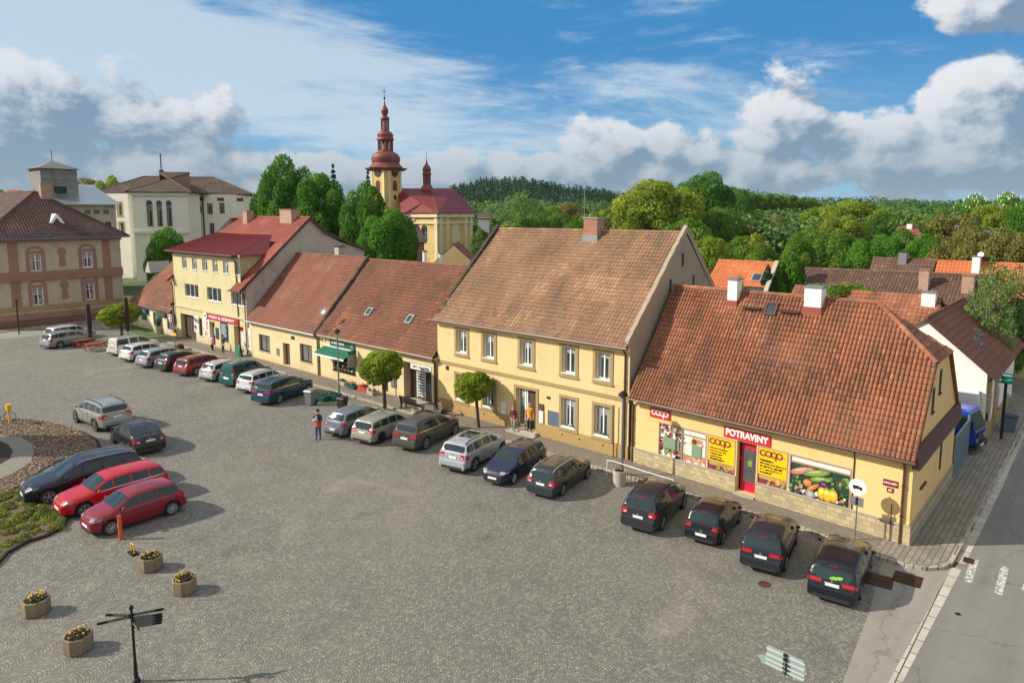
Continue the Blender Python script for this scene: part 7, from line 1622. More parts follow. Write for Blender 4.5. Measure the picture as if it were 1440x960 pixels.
def leafset():
    return dict(
        shrub=leafmat('shrub_leaves', (.022, .05, .015), (.06, .12, .03), (.16, .24, .05), .25),
        deep=leafmat('chestnut_leaves', (.035, .105, .010), (.095, .255, .022), (.22, .43, .045), .48),
        mid=leafmat('linden_leaves', (.06, .125, .015), (.15, .275, .032), (.30, .44, .06), .5),
        light=leafmat('maple_leaves', (.12, .18, .015), (.27, .36, .035), (.45, .53, .07), .5),
        globe=leafmat('globe_maple_leaves', (.11, .16, .012), (.26, .34, .026), (.45, .50, .055), .5),
        birch=leafmat('birch_leaves', (.09, .16, .045), (.20, .31, .085), (.36, .48, .15), .5),
        brown=leafmat('bronze_leaves', (.11, .11, .025), (.22, .205, .05), (.33, .31, .08), .4),
        dark=leafmat('conifer_needles', (.014, .04, .016), (.032, .075, .026), (.06, .12, .04), .2))
LEAF = leafset()
planter(213, 799, 'octagonal planter with pansies nearest the yellow hoop', 1); planter(260, 831, 'octagonal planter standing furthest right of the four', 2, .5)
planter(52, 861, 'octagonal planter furthest left of the four', 3, .1); planter(111, 913, 'octagonal planter left of the black finger post', 4, .3)
t = thing('bollard', 'orange tube bollard beside the dark red hatchback', 'bollard', at(170, 758)); b = MB(); b.cyl((0, 0, 0), (0, 0, 1.05), .085, n=14); b.build('tube', M['orange'], t, smooth=40); b = MB(); b.lathe((0, 0, 1.05), [(.09, 0), (.085, .03), (.03, .05)], 14); b.build('cap', M['coopred'], t)
t = thing('parking_hoop', 'small yellow folding parking hoop near the orange bollard', 'parking barrier', at(187, 778)); b = MB()
for p, q in (((-.15, 0, .05), (-.13, 0, .42)), ((-.13, 0, .42), (.13, 0, .42)), ((.13, 0, .42), (.15, 0, .05))): b.cyl(p, q, .028, n=8)
b.build('hoop', M['yel'], t); b = MB(); b.box(-.26, -.13, 0, .26, .13, .07); b.build('base', M['blk'], t)
t = thing('parking_machine', 'yellow topped post standing by the mulched bed at the left edge', 'post', at(14, 597)); b = MB(); b.box(-.06, -.06, 0, .06, .06, 1.1); b.box(-.2, -.12, 1.0, .2, .12, 1.4); b.build('post', M['yel'], t)
t = thing('bicycle', 'bicycle leaning by the yellow post at the left edge', 'bicycle', at(2, 594), R(60)); b = MB()
for x in (-.5, .52):
    b = MB(); n = 20
    for i in range(n): a0, a1 = 2 * math.pi * i / n, 2 * math.pi * (i + 1) / n; b.cyl((x + .34 * math.cos(a0), 0, .35 + .34 * math.sin(a0)), (x + .34 * math.cos(a1), 0, .35 + .34 * math.sin(a1)), .02, n=5)
    for i in range(8): a0 = math.pi * i / 8; b.bar((x + .33 * math.cos(a0), 0, .35 + .33 * math.sin(a0)), (x - .33 * math.cos(a0), 0, .35 - .33 * math.sin(a0)), .005)
    b.build('wheel', M['blk'], t)
b = MB()
for p, q in (((-.5, 0, .35), (-.15, 0, .85)), ((-.5, 0, .35), (-.02, 0, .32)), ((-.02, 0, .32), (-.18, 0, .95)), ((-.02, 0, .32), (.38, 0, .82)), ((-.15, 0, .85), (.38, 0, .85)), ((.38, 0, .9), (.52, 0, .35))): b.cyl(p, q, .022, n=6)
b.build('frame', M['bluezinc'], t); b = MB(); b.ball((-.2, 0, .97), .13, .07, .04); b.build('saddle', M['blk'], t); b = MB(); b.bar((.36, -.25, 1.0), (.36, .25, 1.0), .03); b.bar((.38, 0, .85), (.36, 0, 1.0), .03); b.build('handlebar', M['blk'], t)
# picnic tables and closed parasols
def picnic(x, y, rz, label):
    t = thing('picnic_table', label, 'picnic table', (x, y, 0), rz, 'stained timber picnic tables'); b = MB()
    for i in range(5): b.box(-1.0, -.37 + i * .15, .72, 1.0, -.24 + i * .15, .76)
    b.build('tabletop', M['wood'], t)
    for s_ in (-1, 1):
        b = MB(); b.box(-1.0, s_ * .78 - .13, .42, 1.0, s_ * .78 - .005, .46); b.box(-1.0, s_ * .78 + .01, .42, 1.0, s_ * .78 + .135, .46); b.build('bench', M['wood'], t)
        b = MB(); x_ = s_ * .78
        b.bar((x_, -.72, 0), (x_, -.22, .72), .05, .1); b.bar((x_, .72, 0), (x_, .22, .72), .05, .1); b.bar((x_, -.88, .39), (x_, .88, .39), .05, .09); b.bar((x_, -.36, .69), (x_, .36, .69), .05, .07); b.build('leg_frame', M['wood'], t)
p = G(118, 487); picnic(p[0], p[1], R(100), 'stained timber picnic table nearest the silver estate'); p = G(135, 492); picnic(p[0], p[1], R(98), 'stained timber picnic table nearest the tall white estate')
def parasol(px, py, h_, label):
    t = thing('closed_parasol', label, 'parasol', at(px, py)); b = MB(); b.box(-.4, -.4, 0, .4, .4, .08); b.build('base', M['concrete'], t)
    b = MB(); b.cyl((0, 0, 0), (0, 0, h_), .035, n=8); b.build('pole', M['oldwood'], t); b = MB(); pr = []
    for k in range(9): f = k / 8; pr.append((.14 + .16 * math.sin(f * 2.6) * (1 - f * .6), 1.2 + (h_ - 1.2) * f))
    pr.append((.04, h_ + .08)); b.lathe((0, 0, 0), pr, 10); 
    b.v = [(x * (1 + .25 * math.sin(5 * math.atan2(y, x))), y * (1 + .25 * math.sin(5 * math.atan2(y, x))), z) for x, y, z in b.v]; b.build('canopy', plain('dark_brown_cloth', (.035, .018, .015), .9), t, smooth=50)
parasol(128, 489, 4.6, 'folded dark parasol above the picnic tables'); parasol(181, 481, 4.9, 'folded dark parasol beside the round tree before the pub')
# bins, bench, scooter, flower boxes
def bin_(px, py, c, label, z=0.0, s=1.0):
    t = thing('wheelie_bin', label, 'bin', at(px, py, z), R(20)); t.scale = (s, s, s); b = MB(); b.hexa([(-.22, -.26, .06), (.22, -.26, .06), (.22, .2, .06), (-.22, .2, .06)], [(-.28, -.33, .95), (.28, -.33, .95), (.28, .3, .95), (-.28, .3, .95)]); b.build('body', c, t)
    b = MB(); b.hexa([(-.3, -.38, .95), (.3, -.38, .95), (.3, .34, .95), (-.3, .34, .95)], [(-.27, -.3, 1.05), (.27, -.3, 1.05), (.27, .3, 1.07), (-.27, .3, 1.07)]); b.build('lid', c, t)
    for s_ in (-1, 1): b = MB(); b.cyl((s_ * .2, .24, .1), (s_ * .27, .24, .1), .1, n=12); b.build('wheel', M['tyre'], t)
bin_(437, 569, M['grey'], 'grey wheelie bin beside the dark blue off-road car', s=1.1); bin_(482, 578, M['blackpl'], 'black bin behind the blue grey hatchback')
t = thing('bench', 'dark slatted bench on the pavement below the round maple', 'bench', at(573, 583, .12), R(0)); t.location = (-36.9, 30.9, .12); b = MB()
for i in range(4): b.box(-.95, -.25 + i * .13, .43, .95, -.15 + i * .13, .46)
b.build('seat', M['benchw'], t); b = MB()
for i in range(4): b.box(-.95, -.28 - i * .03, .55 + i * .11, .95, -.25 - i * .03, .63 + i * .11)
b.build('backrest', M['benchw'], t)
for x in (-.8, .8): b = MB(); b.box(x - .04, -.3, 0, x + .04, -.22, .92); b.box(x - .04, .15, 0, x + .04, .23, .43); b.box(x - .04, -.3, .38, x + .04, .23, .43); b.build('leg', M['darkmetal'], t)
t = thing('motor_scooter', 'silver and black motor scooter parked by the wall of the yellow house', 'scooter', (-34.6, 31.2, .12), R(20)); 
for x in (-.6, .6): b = MB(); b.cyl((x, -.06, .24), (x, .06, .24), .24, n=16); b.build('wheel', M['tyre'], t)
b = MB(); b.hexa([(-.85, -.16, .35), (-.1, -.18, .3), (-.1, .18, .3), (-.85, .16, .35)], [(-.8, -.13, .72), (-.15, -.14, .68), (-.15, .14, .68), (-.8, .13, .72)]); b.box(-.1, -.17, .25, .38, .17, .33); b.hexa([(.35, -.2, .3), (.5, -.16, .3), (.5, .16, .3), (.35, .2, .3)], [(.2, -.2, .95), (.3, -.12, .98), (.3, .12, .98), (.2, .2, .95)]); b.build('body', M['galv'], t)
b = MB(); b.hexa([(-.8, -.13, .72), (-.12, -.14, .7), (-.12, .14, .7), (-.8, .13, .72)], [(-.75, -.1, .8), (-.2, -.11, .78), (-.2, .11, .78), (-.75, .1, .8)]); b.build('seat', M['blackpl'], t); b = MB(); b.bar((.22, -.32, 1.05), (.22, .32, 1.05), .04); b.bar((.22, 0, .9), (.22, 0, 1.05), .05); b.build('handlebar', M['blackpl'], t)
def leafclump(b, c, rx, ry, rz, n, s, rr):
    for _ in range(n):
        u = V3((rr.gauss(0, 1), rr.gauss(0, 1), rr.gauss(0, 1))).normalized(); q = rr.random() ** .35; p = V3((c[0] + u.x * rx * q, c[1] + u.y * ry * q, c[2] + u.z * rz * q))
        a = (u + V3((rr.gauss(0, .6), rr.gauss(0, .6), rr.gauss(0, .6)))).normalized(); e = a.orthogonal().normalized(); f = a.cross(e); k = rr.uniform(0, 6.3); e, f = e * math.cos(k) + f * math.sin(k), f * math.cos(k) - e * math.sin(k)
        b.poly([p - e * s, p - f * s * .6, p + e * s, p + f * s * .6], 0, rr.random())
def box_planter(x, y, z, w, d, h_, mat, label, rz=0, leaves=160, flowers=None, name='flower_box'):
    t = thing(name, label, 'planter', (x, y, z), rz); b = MB(); b.hexa([(-w / 2 * .9, -d / 2 * .9, 0), (w / 2 * .9, -d / 2 * .9, 0), (w / 2 * .9, d / 2 * .9, 0), (-w / 2 * .9, d / 2 * .9, 0)], [(-w / 2, -d / 2, h_), (w / 2, -d / 2, h_), (w / 2, d / 2, h_), (-w / 2, d / 2, h_)]); b.build('box', mat, t)
    b = MB(); rr = random.Random(int(x * 10)); leafclump(b, (0, 0, h_ + .04), w * .47, d * .45, .16, leaves, .06, rr)
    if flowers:
        for _ in range(24): x_, y_ = rr.uniform(-w * .42, w * .42), rr.uniform(-d * .4, d * .4); b.ball((x_, y_, h_ + rr.uniform(.08, .24)), .05, n=6, mi=1)
    b.build('plants', [LEAF['shrub'], flowers or LEAF['shrub']], t, rnd=True)
    return t
p = G(450, 562); box_planter(p[0] + .2, p[1], 0, 1.3, .9, .4, M['teal'], 'low green planter box nearest the dark blue off-road car', R(10)); p = G(463, 560); box_planter(p[0] + .4, p[1], 0, 1.2, .9, .42, M['teal'], 'low green planter box nearest the lamp post', R(20))
box_planter(-46.6, 31.9, .12, 1.0, .5, .3, M['concrete'], 'grey flower box under the flower shop window'); box_planter(-45.0, 31.7, .12, .9, .5, .3, M['teal'], 'flower box with pink blossoms by the flower shop door', flowers=P_['pink']); box_planter(-43.6, 31.8, .12, 1.1, .6, .35, M['coopred'], 'flower box with red blossoms left of the round maple', flowers=M['red']); box_planter(-42.4, 31.6, .12, .8, .5, .3, M['concrete'], 'flower box with white blossoms behind the maple trunk', flowers=M['whitepaint'])
p = G(253, 490, .12); box_planter(p[0], p[1], .12, .8, .6, .35, M['brownframe'], 'small tub of pink flowers beside the tall lamp post', flowers=P_['pink'])
t = thing('menu_board', 'green folding board at the right end of the butcher shop', 'board', (xm_(1160, 760), FY - .75, .12), R(0)); b = MB(); b.hexa([(-.35, -.25, 0), (.35, -.25, 0), (.35, -.22, 0), (-.35, -.22, 0)], [(-.33, -.02, 1.15), (.33, -.02, 1.15), (.33, .01, 1.15), (-.33, .01, 1.15)]); b.hexa([(-.35, .22, 0), (.35, .22, 0), (.35, .25, 0), (-.35, .25, 0)], [(-.33, .02, 1.12), (.33, .02, 1.12), (.33, .05, 1.12), (-.33, .05, 1.12)]); b.build('panel', M['green'], t)
for i, (px, py) in enumerate(((152, 462), (224, 468))):
    t = tub(px, py, ('pale concrete tub under the globe tree before the pub', 'dark tub with a clipped shrub at the pub wall')[i], .45, .8)
    if i: b = MB(); leafclump(b, (0, 0, 1.3), .35, .35, .6, 260, .08, random.Random(2)); b.build('foliage', LEAF['dark'], t, rnd=True)

# ======================================================= people
SK = plain('skin', (.55, .32, .22), .6); HAIRB = plain('brown_hair', (.05, .025, .012), .8); HAIRG = plain('fair_hair', (.32, .2, .1), .8)
def person(label, loc, rz, h, mats, pose, hair=HAIRB, hairlen=0, group=None, held=None):
    """mats: dict of top, legs, shoes; pose: joint overrides; figure faces local -Y"""
    k = h / 1.75
    J = dict(pelvis=(0, 0, .96), spine=(0, 0, 1.15), chest=(0, .0, 1.34), neck=(0, .0, 1.49), head0=(0, -.01, 1.58), head1=(0, -.015, 1.68),
             shL=(.17, 0, 1.42), elL=(.24, .02, 1.14), wrL=(.25, -.06, .90), shR=(-.17, 0, 1.42), elR=(-.24, .02, 1.14), wrR=(-.25, -.06, .90),
             hipL=(.09, 0, .90), knL=(.10, -.02, .50), anL=(.11, .02, .09), toL=(.12, -.14, .04), hipR=(-.09, 0, .90), knR=(-.10, -.02, .50), anR=(-.11, .02, .09), toR=(-.12, -.14, .04))
    J.update(pose); names = list(J); ed = [('pelvis', 'spine'), ('spine', 'chest'), ('chest', 'neck'), ('neck', 'head0'), ('head0', 'head1'), ('chest', 'shL'), ('shL', 'elL'), ('elL', 'wrL'), ('chest', 'shR'), ('shR', 'elR'), ('elR', 'wrR'), ('pelvis', 'hipL'), ('hipL', 'knL'), ('knL', 'anL'), ('anL', 'toL'), ('pelvis', 'hipR'), ('hipR', 'knR'), ('knR', 'anR'), ('anR', 'toR')]
    rad = dict(pelvis=.15, spine=.135, chest=.155, neck=.055, head0=.085, head1=.095, shL=.075, shR=.075, elL=.048, elR=.048, wrL=.032, wrR=.032, hipL=.105, hipR=.105, knL=.07, knR=.07, anL=.05, anR=.05, toL=.042, toR=.042)
    V = [Vector(J[n]) for n in names]; RR = [rad[n] for n in names]; E = [(names.index(a), names.index(b_)) for a, b_ in ed]
    for s_, w, e in ((1, 'wrL', 'elL'), (-1, 'wrR', 'elR')):
        W = Vector(J[w]); d = (W - Vector(J[e])).normalized(); side_ = Vector((s_ * .3, -1, 0)).cross(d).normalized(); iw = names.index(w)
        V.append(W + d * .07); RR.append(.034); pi = len(V) - 1; E.append((iw, pi))
        for q, (o, ln) in enumerate(((-.03, .075), (-.01, .09), (.01, .085), (.03, .065))):
            V.append(W + d * .09 + side_ * o); RR.append(.0095); E.append((pi, len(V) - 1)); V.append(W + d * (.09 + ln) + side_ * o * 1.15 + Vector((0, -.012, 0))); RR.append(.0085); E.append((len(V) - 2, len(V) - 1))
        V.append(W + d * .06 - side_ * .05); RR.append(.011); E.append((iw, len(V) - 1)); V.append(W + d * .10 - side_ * .062 + Vector((0, -.02, 0))); RR.append(.0095); E.append((len(V) - 2, len(V) - 1))
    me = bpy.data.meshes.new('sk'); me.from_pydata([v * k for v in V], E, []); ob = bpy.data.objects.new('sk', me); COL.objects.link(ob)
    ob.modifiers.new('s', 'SKIN'); me.skin_vertices.new() if not me.skin_vertices else None
    for i, v in enumerate(me.skin_vertices[0].data): v.radius = (RR[i] * k, RR[i] * k * (.78 if names[i:i + 1] and names[i] in ('pelvis', 'spine', 'chest') else 1)); v.use_root = (i == 0)
    sb = ob.modifiers.new('u', 'SUBSURF'); sb.levels = 1; sb.render_levels = 1
    bpy.context.view_layer.update(); m2 = bpy.data.meshes.new_from_object(ob.evaluated_get(bpy.context.evaluated_depsgraph_get())); bpy.data.objects.remove(ob)
    m2.name = 'body'; m2.materials.clear()
    for mt in (mats['top'], mats['legs'], mats['shoes'], SK): m2.materials.append(mt)
    hipz = .97 * k; wl, wr = Vector(J['wrL']) * k, Vector(J['wrR']) * k
    for p in m2.polygons:
        c = p.center; i = 0
        if c.z > 1.50 * k and abs(c.x - J['head0'][0] * k) < .14 * k: i = 3
        elif (c - wl).length < .10 * k and c.z > 0: i = 3 if (c - Vector(J['elL']) * k).length > (wl - Vector(J['elL']) * k).length else 0
        elif (c - wr).length < .10 * k: i = 3 if (c - Vector(J['elR']) * k).length > (wr - Vector(J['elR']) * k).length else 0
        elif (c - wl).length < .24 * k and (c - Vector(J['elL']) * k).length > (wl - Vector(J['elL']) * k).length: i = 3
        elif (c - wr).length < .24 * k and (c - Vector(J['elR']) * k).length > (wr - Vector(J['elR']) * k).length: i = 3
        elif c.z < .11 * k: i = 2
        elif c.z < mats.get('hem', .90) * k and min((Vector((c.x, c.y)) - Vector((J[j][0], J[j][1])) * k).length for j in ('hipL', 'hipR', 'knL', 'knR', 'anL', 'anR', 'pelvis')) < .2 * k: i = 1
        p.material_index = i; p.use_smooth = True
    root = thing('person', label, 'person', loc, rz, group); bo = bpy.data.objects.new('body', m2); COL.objects.link(bo); bo.parent = root
    hd = Vector(J['head1']) * k; b = MB(); r_ = .105 * k
    b.ball((hd.x, hd.y + .018 * k, hd.z + .025 * k), r_, r_, r_ * 1.0, 12)
    b.v = [(x, max(y, hd.y - .055 * k) if z < hd.z + .05 * k else y, z) for x, y, z in b.v]
    if hairlen: b.ball((hd.x, hd.y + .06 * k, hd.z - hairlen * .5 * k), r_ * .9, r_ * .55, hairlen * k, 10)
    b.build('hair', hair, root, smooth=60)
    b = MB(); b.ball((hd.x, hd.y - .098 * k, hd.z - .03 * k), .014 * k, .02 * k, .022 * k, 6); b.build('nose', SK, root)
    b = MB()
    for s_ in (-1, 1): b.ball((hd.x + s_ * .032 * k, hd.y - .088 * k, hd.z + .0), .011 * k, .006, .008 * k, 6)
    b.build('eyes', M['blk'], root); b = MB(); b.box(hd.x - .022 * k, hd.y - .095 * k, hd.z - .068 * k, hd.x + .022 * k, hd.y - .085 * k, hd.z - .06 * k); b.build('mouth', P_['red'], root)
    return root
NAVY = plain('navy_cloth', (.012, .018, .05), .9); JEANS = plain('blue_denim', (.02, .07, .16), .9); ORNG = plain('orange_cloth', (.55, .09, .02), .9); LILAC = plain('lilac_cloth', (.40, .32, .52), .9)
PURP = plain('purple_cloth', (.14, .015, .05), .9); GREYC = plain('pale_grey_cloth', (.30, .31, .33), .9); YELC = plain('amber_cloth', (.70, .30, .02), .8); BLKC = plain('black_cloth', (.012, .012, .016), .9); OLV = plain('olive_cloth', (.09, .10, .06), .9); PALE = plain('pale_pink_cloth', (.62, .52, .48), .9); SHOE = plain('shoes', (.05, .035, .03), .7)
p = G(448, 618); t = person('person in a navy jacket, orange hem and jeans holding a lilac bundle on the square', (p[0], p[1], 0), R(30), 1.92, dict(top=NAVY, legs=JEANS, shoes=SHOE), dict(elR=(-.27, -.06, 1.18), wrR=(-.10, -.24, 1.20), elL=(.27, -.05, 1.16), wrL=(.08, -.25, 1.14)))
b = MB(); b.lathe((0, 0, 0), [(.205, .86), (.215, .92), (.20, 1.12), (.17, 1.2)], 16); b.v = [(x * 1.05, y * .85, z) for x, y, z in b.v]; b.build('orange_hem', ORNG, t, smooth=50)
t2 = thing('bundle', 'lilac bundle held by the person standing on the square', 'bundle', (p[0], p[1], 0), R(30)); b = MB(); b.ball((-.02, -.30, 1.34), .2, .12, .13, 10); b.build('cloth', LILAC, t2, smooth=60)
p = G(722, 607, .12); person('person in a purple top and pale grey trousers walking by the yellow house steps', (p[0], p[1], .12), R(20), 1.66, dict(top=PURP, legs=GREYC, shoes=SHOE), dict(wrR=(-.12, -.22, 1.06), elR=(-.25, -.02, 1.15), anL=(.12, -.14, .09), toL=(.13, -.30, .05), knL=(.11, -.13, .50), anR=(-.10, .20, .11), toR=(-.11, .06, .04), knR=(-.10, .03, .5)), hair=HAIRG, hairlen=.12)
person('person in an amber jacket and black trousers standing on the steps of the yellow house', (door[0] + 1.22, FY - .12, .30), R(150 - 130), 1.78, dict(top=YELC, legs=BLKC, shoes=SHOE, hem=.86), dict(wrL=(.26, -.02, .88)), hair=plain('grey_hair', (.35, .32, .28), .8))
px_, py_ = AY(*qm(715, 720), FY - .5)[0], FY - .55
person('person in a pale pink coat and dark trousers outside the butcher shop', (px_, FY - 1.3, .12), R(200), 1.66, dict(top=PALE, legs=BLKC, shoes=SHOE, hem=.72), dict(anL=(.12, -.12, .09), toL=(.13, -.28, .05)), hair=plain('white_hair', (.5, .47, .42), .8))
person('person in an olive coat beside the menu board of the butcher shop', (px_ + 1.55, FY - .9, .12), R(10), 1.76, dict(top=OLV, legs=plain('dark_trousers', (.05, .045, .04), .9), shoes=SHOE, hem=.62), dict())
# ======================================================= trees
def leaf_mesh(name, pts, nrm, size, rnd, mat, rng, aspect=.62):
    n = len(pts); a = nrm + rng.normal(0, .55, (n, 3)); a /= np.linalg.norm(a, axis=1, keepdims=True) + 1e-9
    h = rng.normal(0, 1, (n, 3)); e = np.cross(a, h); e /= np.linalg.norm(e, axis=1, keepdims=True) + 1e-9; f = np.cross(a, e)
    s = (size * rng.uniform(.65, 1.3, n))[:, None]
    q = np.stack([pts - e * s, pts - f * s * aspect + a * s * .18, pts + e * s, pts + f * s * aspect + a * s * .18], 1).reshape(-1, 3).astype('f')
    me = bpy.data.meshes.new(name); me.vertices.add(4 * n); me.vertices.foreach_set('co', q.ravel()); me.loops.add(4 * n); me.loops.foreach_set('vertex_index', np.arange(4 * n, dtype='i'))
    me.polygons.add(n); me.polygons.foreach_set('loop_start', np.arange(0, 4 * n, 4, dtype='i')); 
    me.materials.append(mat); at_ = me.attributes.new('rnd', 'FLOAT', 'FACE'); at_.data.foreach_set('value', np.clip(rnd, 0, 1).astype('f')); me.update(calc_edges=True); me.validate(); return me
def crown_points(rng, lobes, n):
    L = np.array(lobes); w = (L[:, 3] * L[:, 4] * L[:, 5]) ** (2 / 3); w /= w.sum(); P = []; Nn = []; Rr = []
    tone = rng.normal(0, .13, len(L)); tot = 0
    while tot < n:
        k = rng.choice(len(L), n, p=w); u = rng.normal(0, 1, (n, 3)); u /= np.linalg.norm(u, axis=1, keepdims=True)
        rad = 1 - np.abs(rng.normal(0, .16, n)); rad = np.where(rng.random(n) < .06, rad * 1.12, rad); p = L[k, :3] + u * L[k, 3:6] * rad[:, None]
        keep = np.ones(n, bool)
        for j in range(len(L)):
            d = (((p - L[j, :3]) / L[j, 3:6]) ** 2).sum(1); keep &= ~((d < .42) & (k != j))
        keep &= ~((u[:, 2] < -.55) & (rng.random(n) < .6))
        P.append(p[keep]); Nn.append(u[keep]); Rr.append((.5 + tone[k] + rng.normal(0, .17, n))[keep]); tot += keep.sum()
    return np.concatenate(P)[:n], np.concatenate(Nn)[:n], np.concatenate(Rr)[:n]
def make_lobes(rng, W, H, base, n, top=1.0, lob=(.2, .34), taper=.0):
    out = []; cz = base + (H - base) / 2; rz = (H - base) / 2
    out.append((0, 0, cz, W * .30, W * .30, rz * .72))
    for i in range(n):
        t = (i + .5) / n; ph = math.asin(2 * t - 1) * .93; th = i * 2.4 + rng.uniform(-.5, .5); r = rng.uniform(*lob); k = .92 - r * .75
        wz = 1 - taper * max(0, math.sin(ph))
        out.append((W / 2 * k * math.cos(ph) * math.cos(th) * wz, W / 2 * k * math.cos(ph) * math.sin(th) * wz, cz + rz * k * math.sin(ph) * top + rng.uniform(-.3, .3), W * r * .62 * wz, W * r * .62 * wz, min(W, H - base) * r * .6))
    return out
def trunk_mb(rng, H, base, r, W, limbs=7):
    b = MB(); b.cyl((0, 0, 0), (0, 0, base), r * 1.15, r * .85, 9); b.cyl((0, 0, base), (rng.uniform(-.2, .2), rng.uniform(-.2, .2), H * .8), r * .85, r * .15, 8)
    for i in range(limbs):
        a = i * 2.4; z0 = base * .85 + (H * .5 - base * .85) * i / limbs; q = W * .36; b.cyl((0, 0, z0), (q * math.cos(a), q * math.sin(a), z0 + (H - base) * .38), r * .42, r * .08, 6)
    return b
def proto(kind, seed, mat, W, H, base, nlobe, nleaf, leaf, r=.28, bark='bark', name='broadleaf_tree', lob=(.22, .36), taper=0, **k):
    rng = np.random.default_rng(seed); L = make_lobes(rng, W, H, base, nlobe, lob=lob, taper=taper); p, n, rr = crown_points(rng, L, nleaf)
    t = bpy.data.objects.new(name, None); COL.objects.link(t); ORG[t.name] = (0, 0, 0); trunk_mb(random.Random(seed), H, base, r, W).build('trunk', M[bark], t)
    me = leaf_mesh('crown', p, n, leaf, rr, mat, rng); c = bpy.data.objects.new('crown', me); COL.objects.link(c); c.parent = t; return dict(o=t, H=H, W=W, used=False, ph=None)
def conifer(seed, H=17, W=6):
    rng = np.random.default_rng(seed); P, Nn, Rr = [], [], []
    nl = 22
    for i in range(nl):
        f = i / nl; z = H * (.1 + .9 * f); R_ = W / 2 * (1 - f) ** .85 + .1; m_ = int(420 * (1 - f) + 30); th = rng.uniform(0, 6.28, m_); q = R_ * np.sqrt(rng.uniform(.05, 1, m_)) * (1 + .22 * np.sin(th * 7 + i))
        P.append(np.stack([q * np.cos(th), q * np.sin(th), z - q * .35 + rng.normal(0, .12, m_)], 1)); Nn.append(np.stack([np.cos(th) * .5, np.sin(th) * .5, np.ones(m_)], 1)); Rr.append(.45 + rng.normal(0, .2, m_))
    t = bpy.data.objects.new('spruce_tree', None); COL.objects.link(t); ORG[t.name] = (0, 0, 0); b = MB(); b.cyl((0, 0, 0), (0, 0, H * .95), .28, .04, 8); b.build('trunk', M['bark'], t)
    me = leaf_mesh('crown', np.concatenate(P), np.concatenate(Nn), .26, np.concatenate(Rr), LEAF['dark'], rng); c = bpy.data.objects.new('crown', me); COL.objects.link(c); c.parent = t; return dict(o=t, H=H, W=W, used=False)
PR = dict(
    deep=proto('deep', 1, LEAF['deep'], 12, 16, 2.2, 26, 22000, .21), deep2=proto('deep', 21, LEAF['deep'], 11, 15, 2.5, 22, 20000, .21), mid=proto('mid', 2, LEAF['mid'], 11, 15, 2, 24, 15000, .23), mid2=proto('mid', 12, LEAF['mid'], 13, 13, 1.5, 24, 15000, .24),
    light=proto('light', 3, LEAF['light'], 12, 15, 2, 30, 14000, .24, lob=(.15, .3)), light2=proto('light', 13, LEAF['light'], 10, 14, 2, 26, 13000, .24, lob=(.16, .3)), poplar=proto('poplar', 4, LEAF['mid'], 7, 21, 2.5, 26, 12000, .27, lob=(.3, .42)),
    birch=proto('birch', 5, LEAF['birch'], 7.5, 14, 1.5, 24, 9000, .17, r=.16, bark='birchbark', name='birch_tree', lob=(.18, .34), taper=.45), brown=proto('brown', 6, LEAF['brown'], 12, 11, 1, 22, 13000, .23, lob=(.2, .34)),
    chest=proto('chest', 7, LEAF['deep'], 12, 14, 2, 26, 15000, .24), shrub=proto('shrub', 8, LEAF['mid'], 4.2, 3.2, .2, 16, 7000, .12, r=.08, name='shrub'), dshrub=proto('dshrub', 9, LEAF['deep'], 4, 4.4, .2, 18, 9000, .12, r=.08, name='shrub'), thuja=proto('thuja', 10, LEAF['dark'], 2.6, 6, .1, 18, 7000, .11, r=.1, name='conifer', lob=(.3, .45), taper=.5), spruce=conifer(11))
PR['birchs'] = proto('birchs', 15, LEAF['birch'], 7.5, 14, 1.5, 40, 6500, .15, r=.13, bark='birchbark', name='birch_tree', lob=(.12, .24), taper=.4)
# chestnut candles
rng = np.random.default_rng(70); Lc_ = make_lobes(np.random.default_rng(7), 12, 14, 2, 26); p_, n_, r_ = crown_points(rng, Lc_, 520); p_ = p_[n_[:, 2] > -.1]; b = MB()
for q in p_: b.cyl((q[0] * 1.05, q[1] * 1.05, q[2] + .05), (q[0] * 1.05, q[1] * 1.05, q[2] + .55), .13, .02, 5)
b.build('blossom', P_['pale'], PR['chest']['o'])
ordn = lambda n: {1: 'first', 2: 'second', 3: 'third', 4: 'fourth', 5: 'fifth', 6: 'sixth', 7: 'seventh', 8: 'eighth', 9: 'ninth', 10: 'tenth', 11: 'eleventh', 12: 'twelfth', 13: 'thirteenth', 14: 'fourteenth', 15: 'fifteenth', 16: 'sixteenth', 17: 'seventeenth', 18: 'eighteenth', 19: 'nineteenth', 20: 'twentieth'}.get(n, str(n) + 'th')
KIND = dict(deep='deep green broadleaf tree', deep2='deep green broadleaf tree', mid='mid green broadleaf tree', mid2='broad mid green tree', light='pale green leafy tree', light2='pale green leafy tree', poplar='tall narrow poplar', birch='feathery birch', birchs='feathery birch', brown='bronze leaved tree', chest='chestnut tree with white candles', shrub='bushy green shrub', dshrub='dark glossy shrub', thuja='dark columnar conifer', spruce='dark spruce')
def tree(kind, px, topy, D, wpx, where, cat='tree', z0=0.0, group=None):
    P = PR[kind]; x, y, zt_ = FAR(px, topy, D); H = zt_ - z0; W = wpx * D / 985
    if P['used']: o = copy_tree(P['o'])
    else: o = P['o']; P['used'] = True
    o.location = (x, y, z0); o.rotation_euler = (0, 0, random.uniform(0, 6.28)); o.scale = (W / P['W'], W / P['W'], H / P['H'])
    o['label'] = where if where.count(' ') > 5 else KIND[kind] + ' ' + where; o['category'] = cat if kind not in ('shrub', 'dshrub') else 'shrub'
    o['group'] = group or 'trees and shrubs around the town'; return o
T = tree
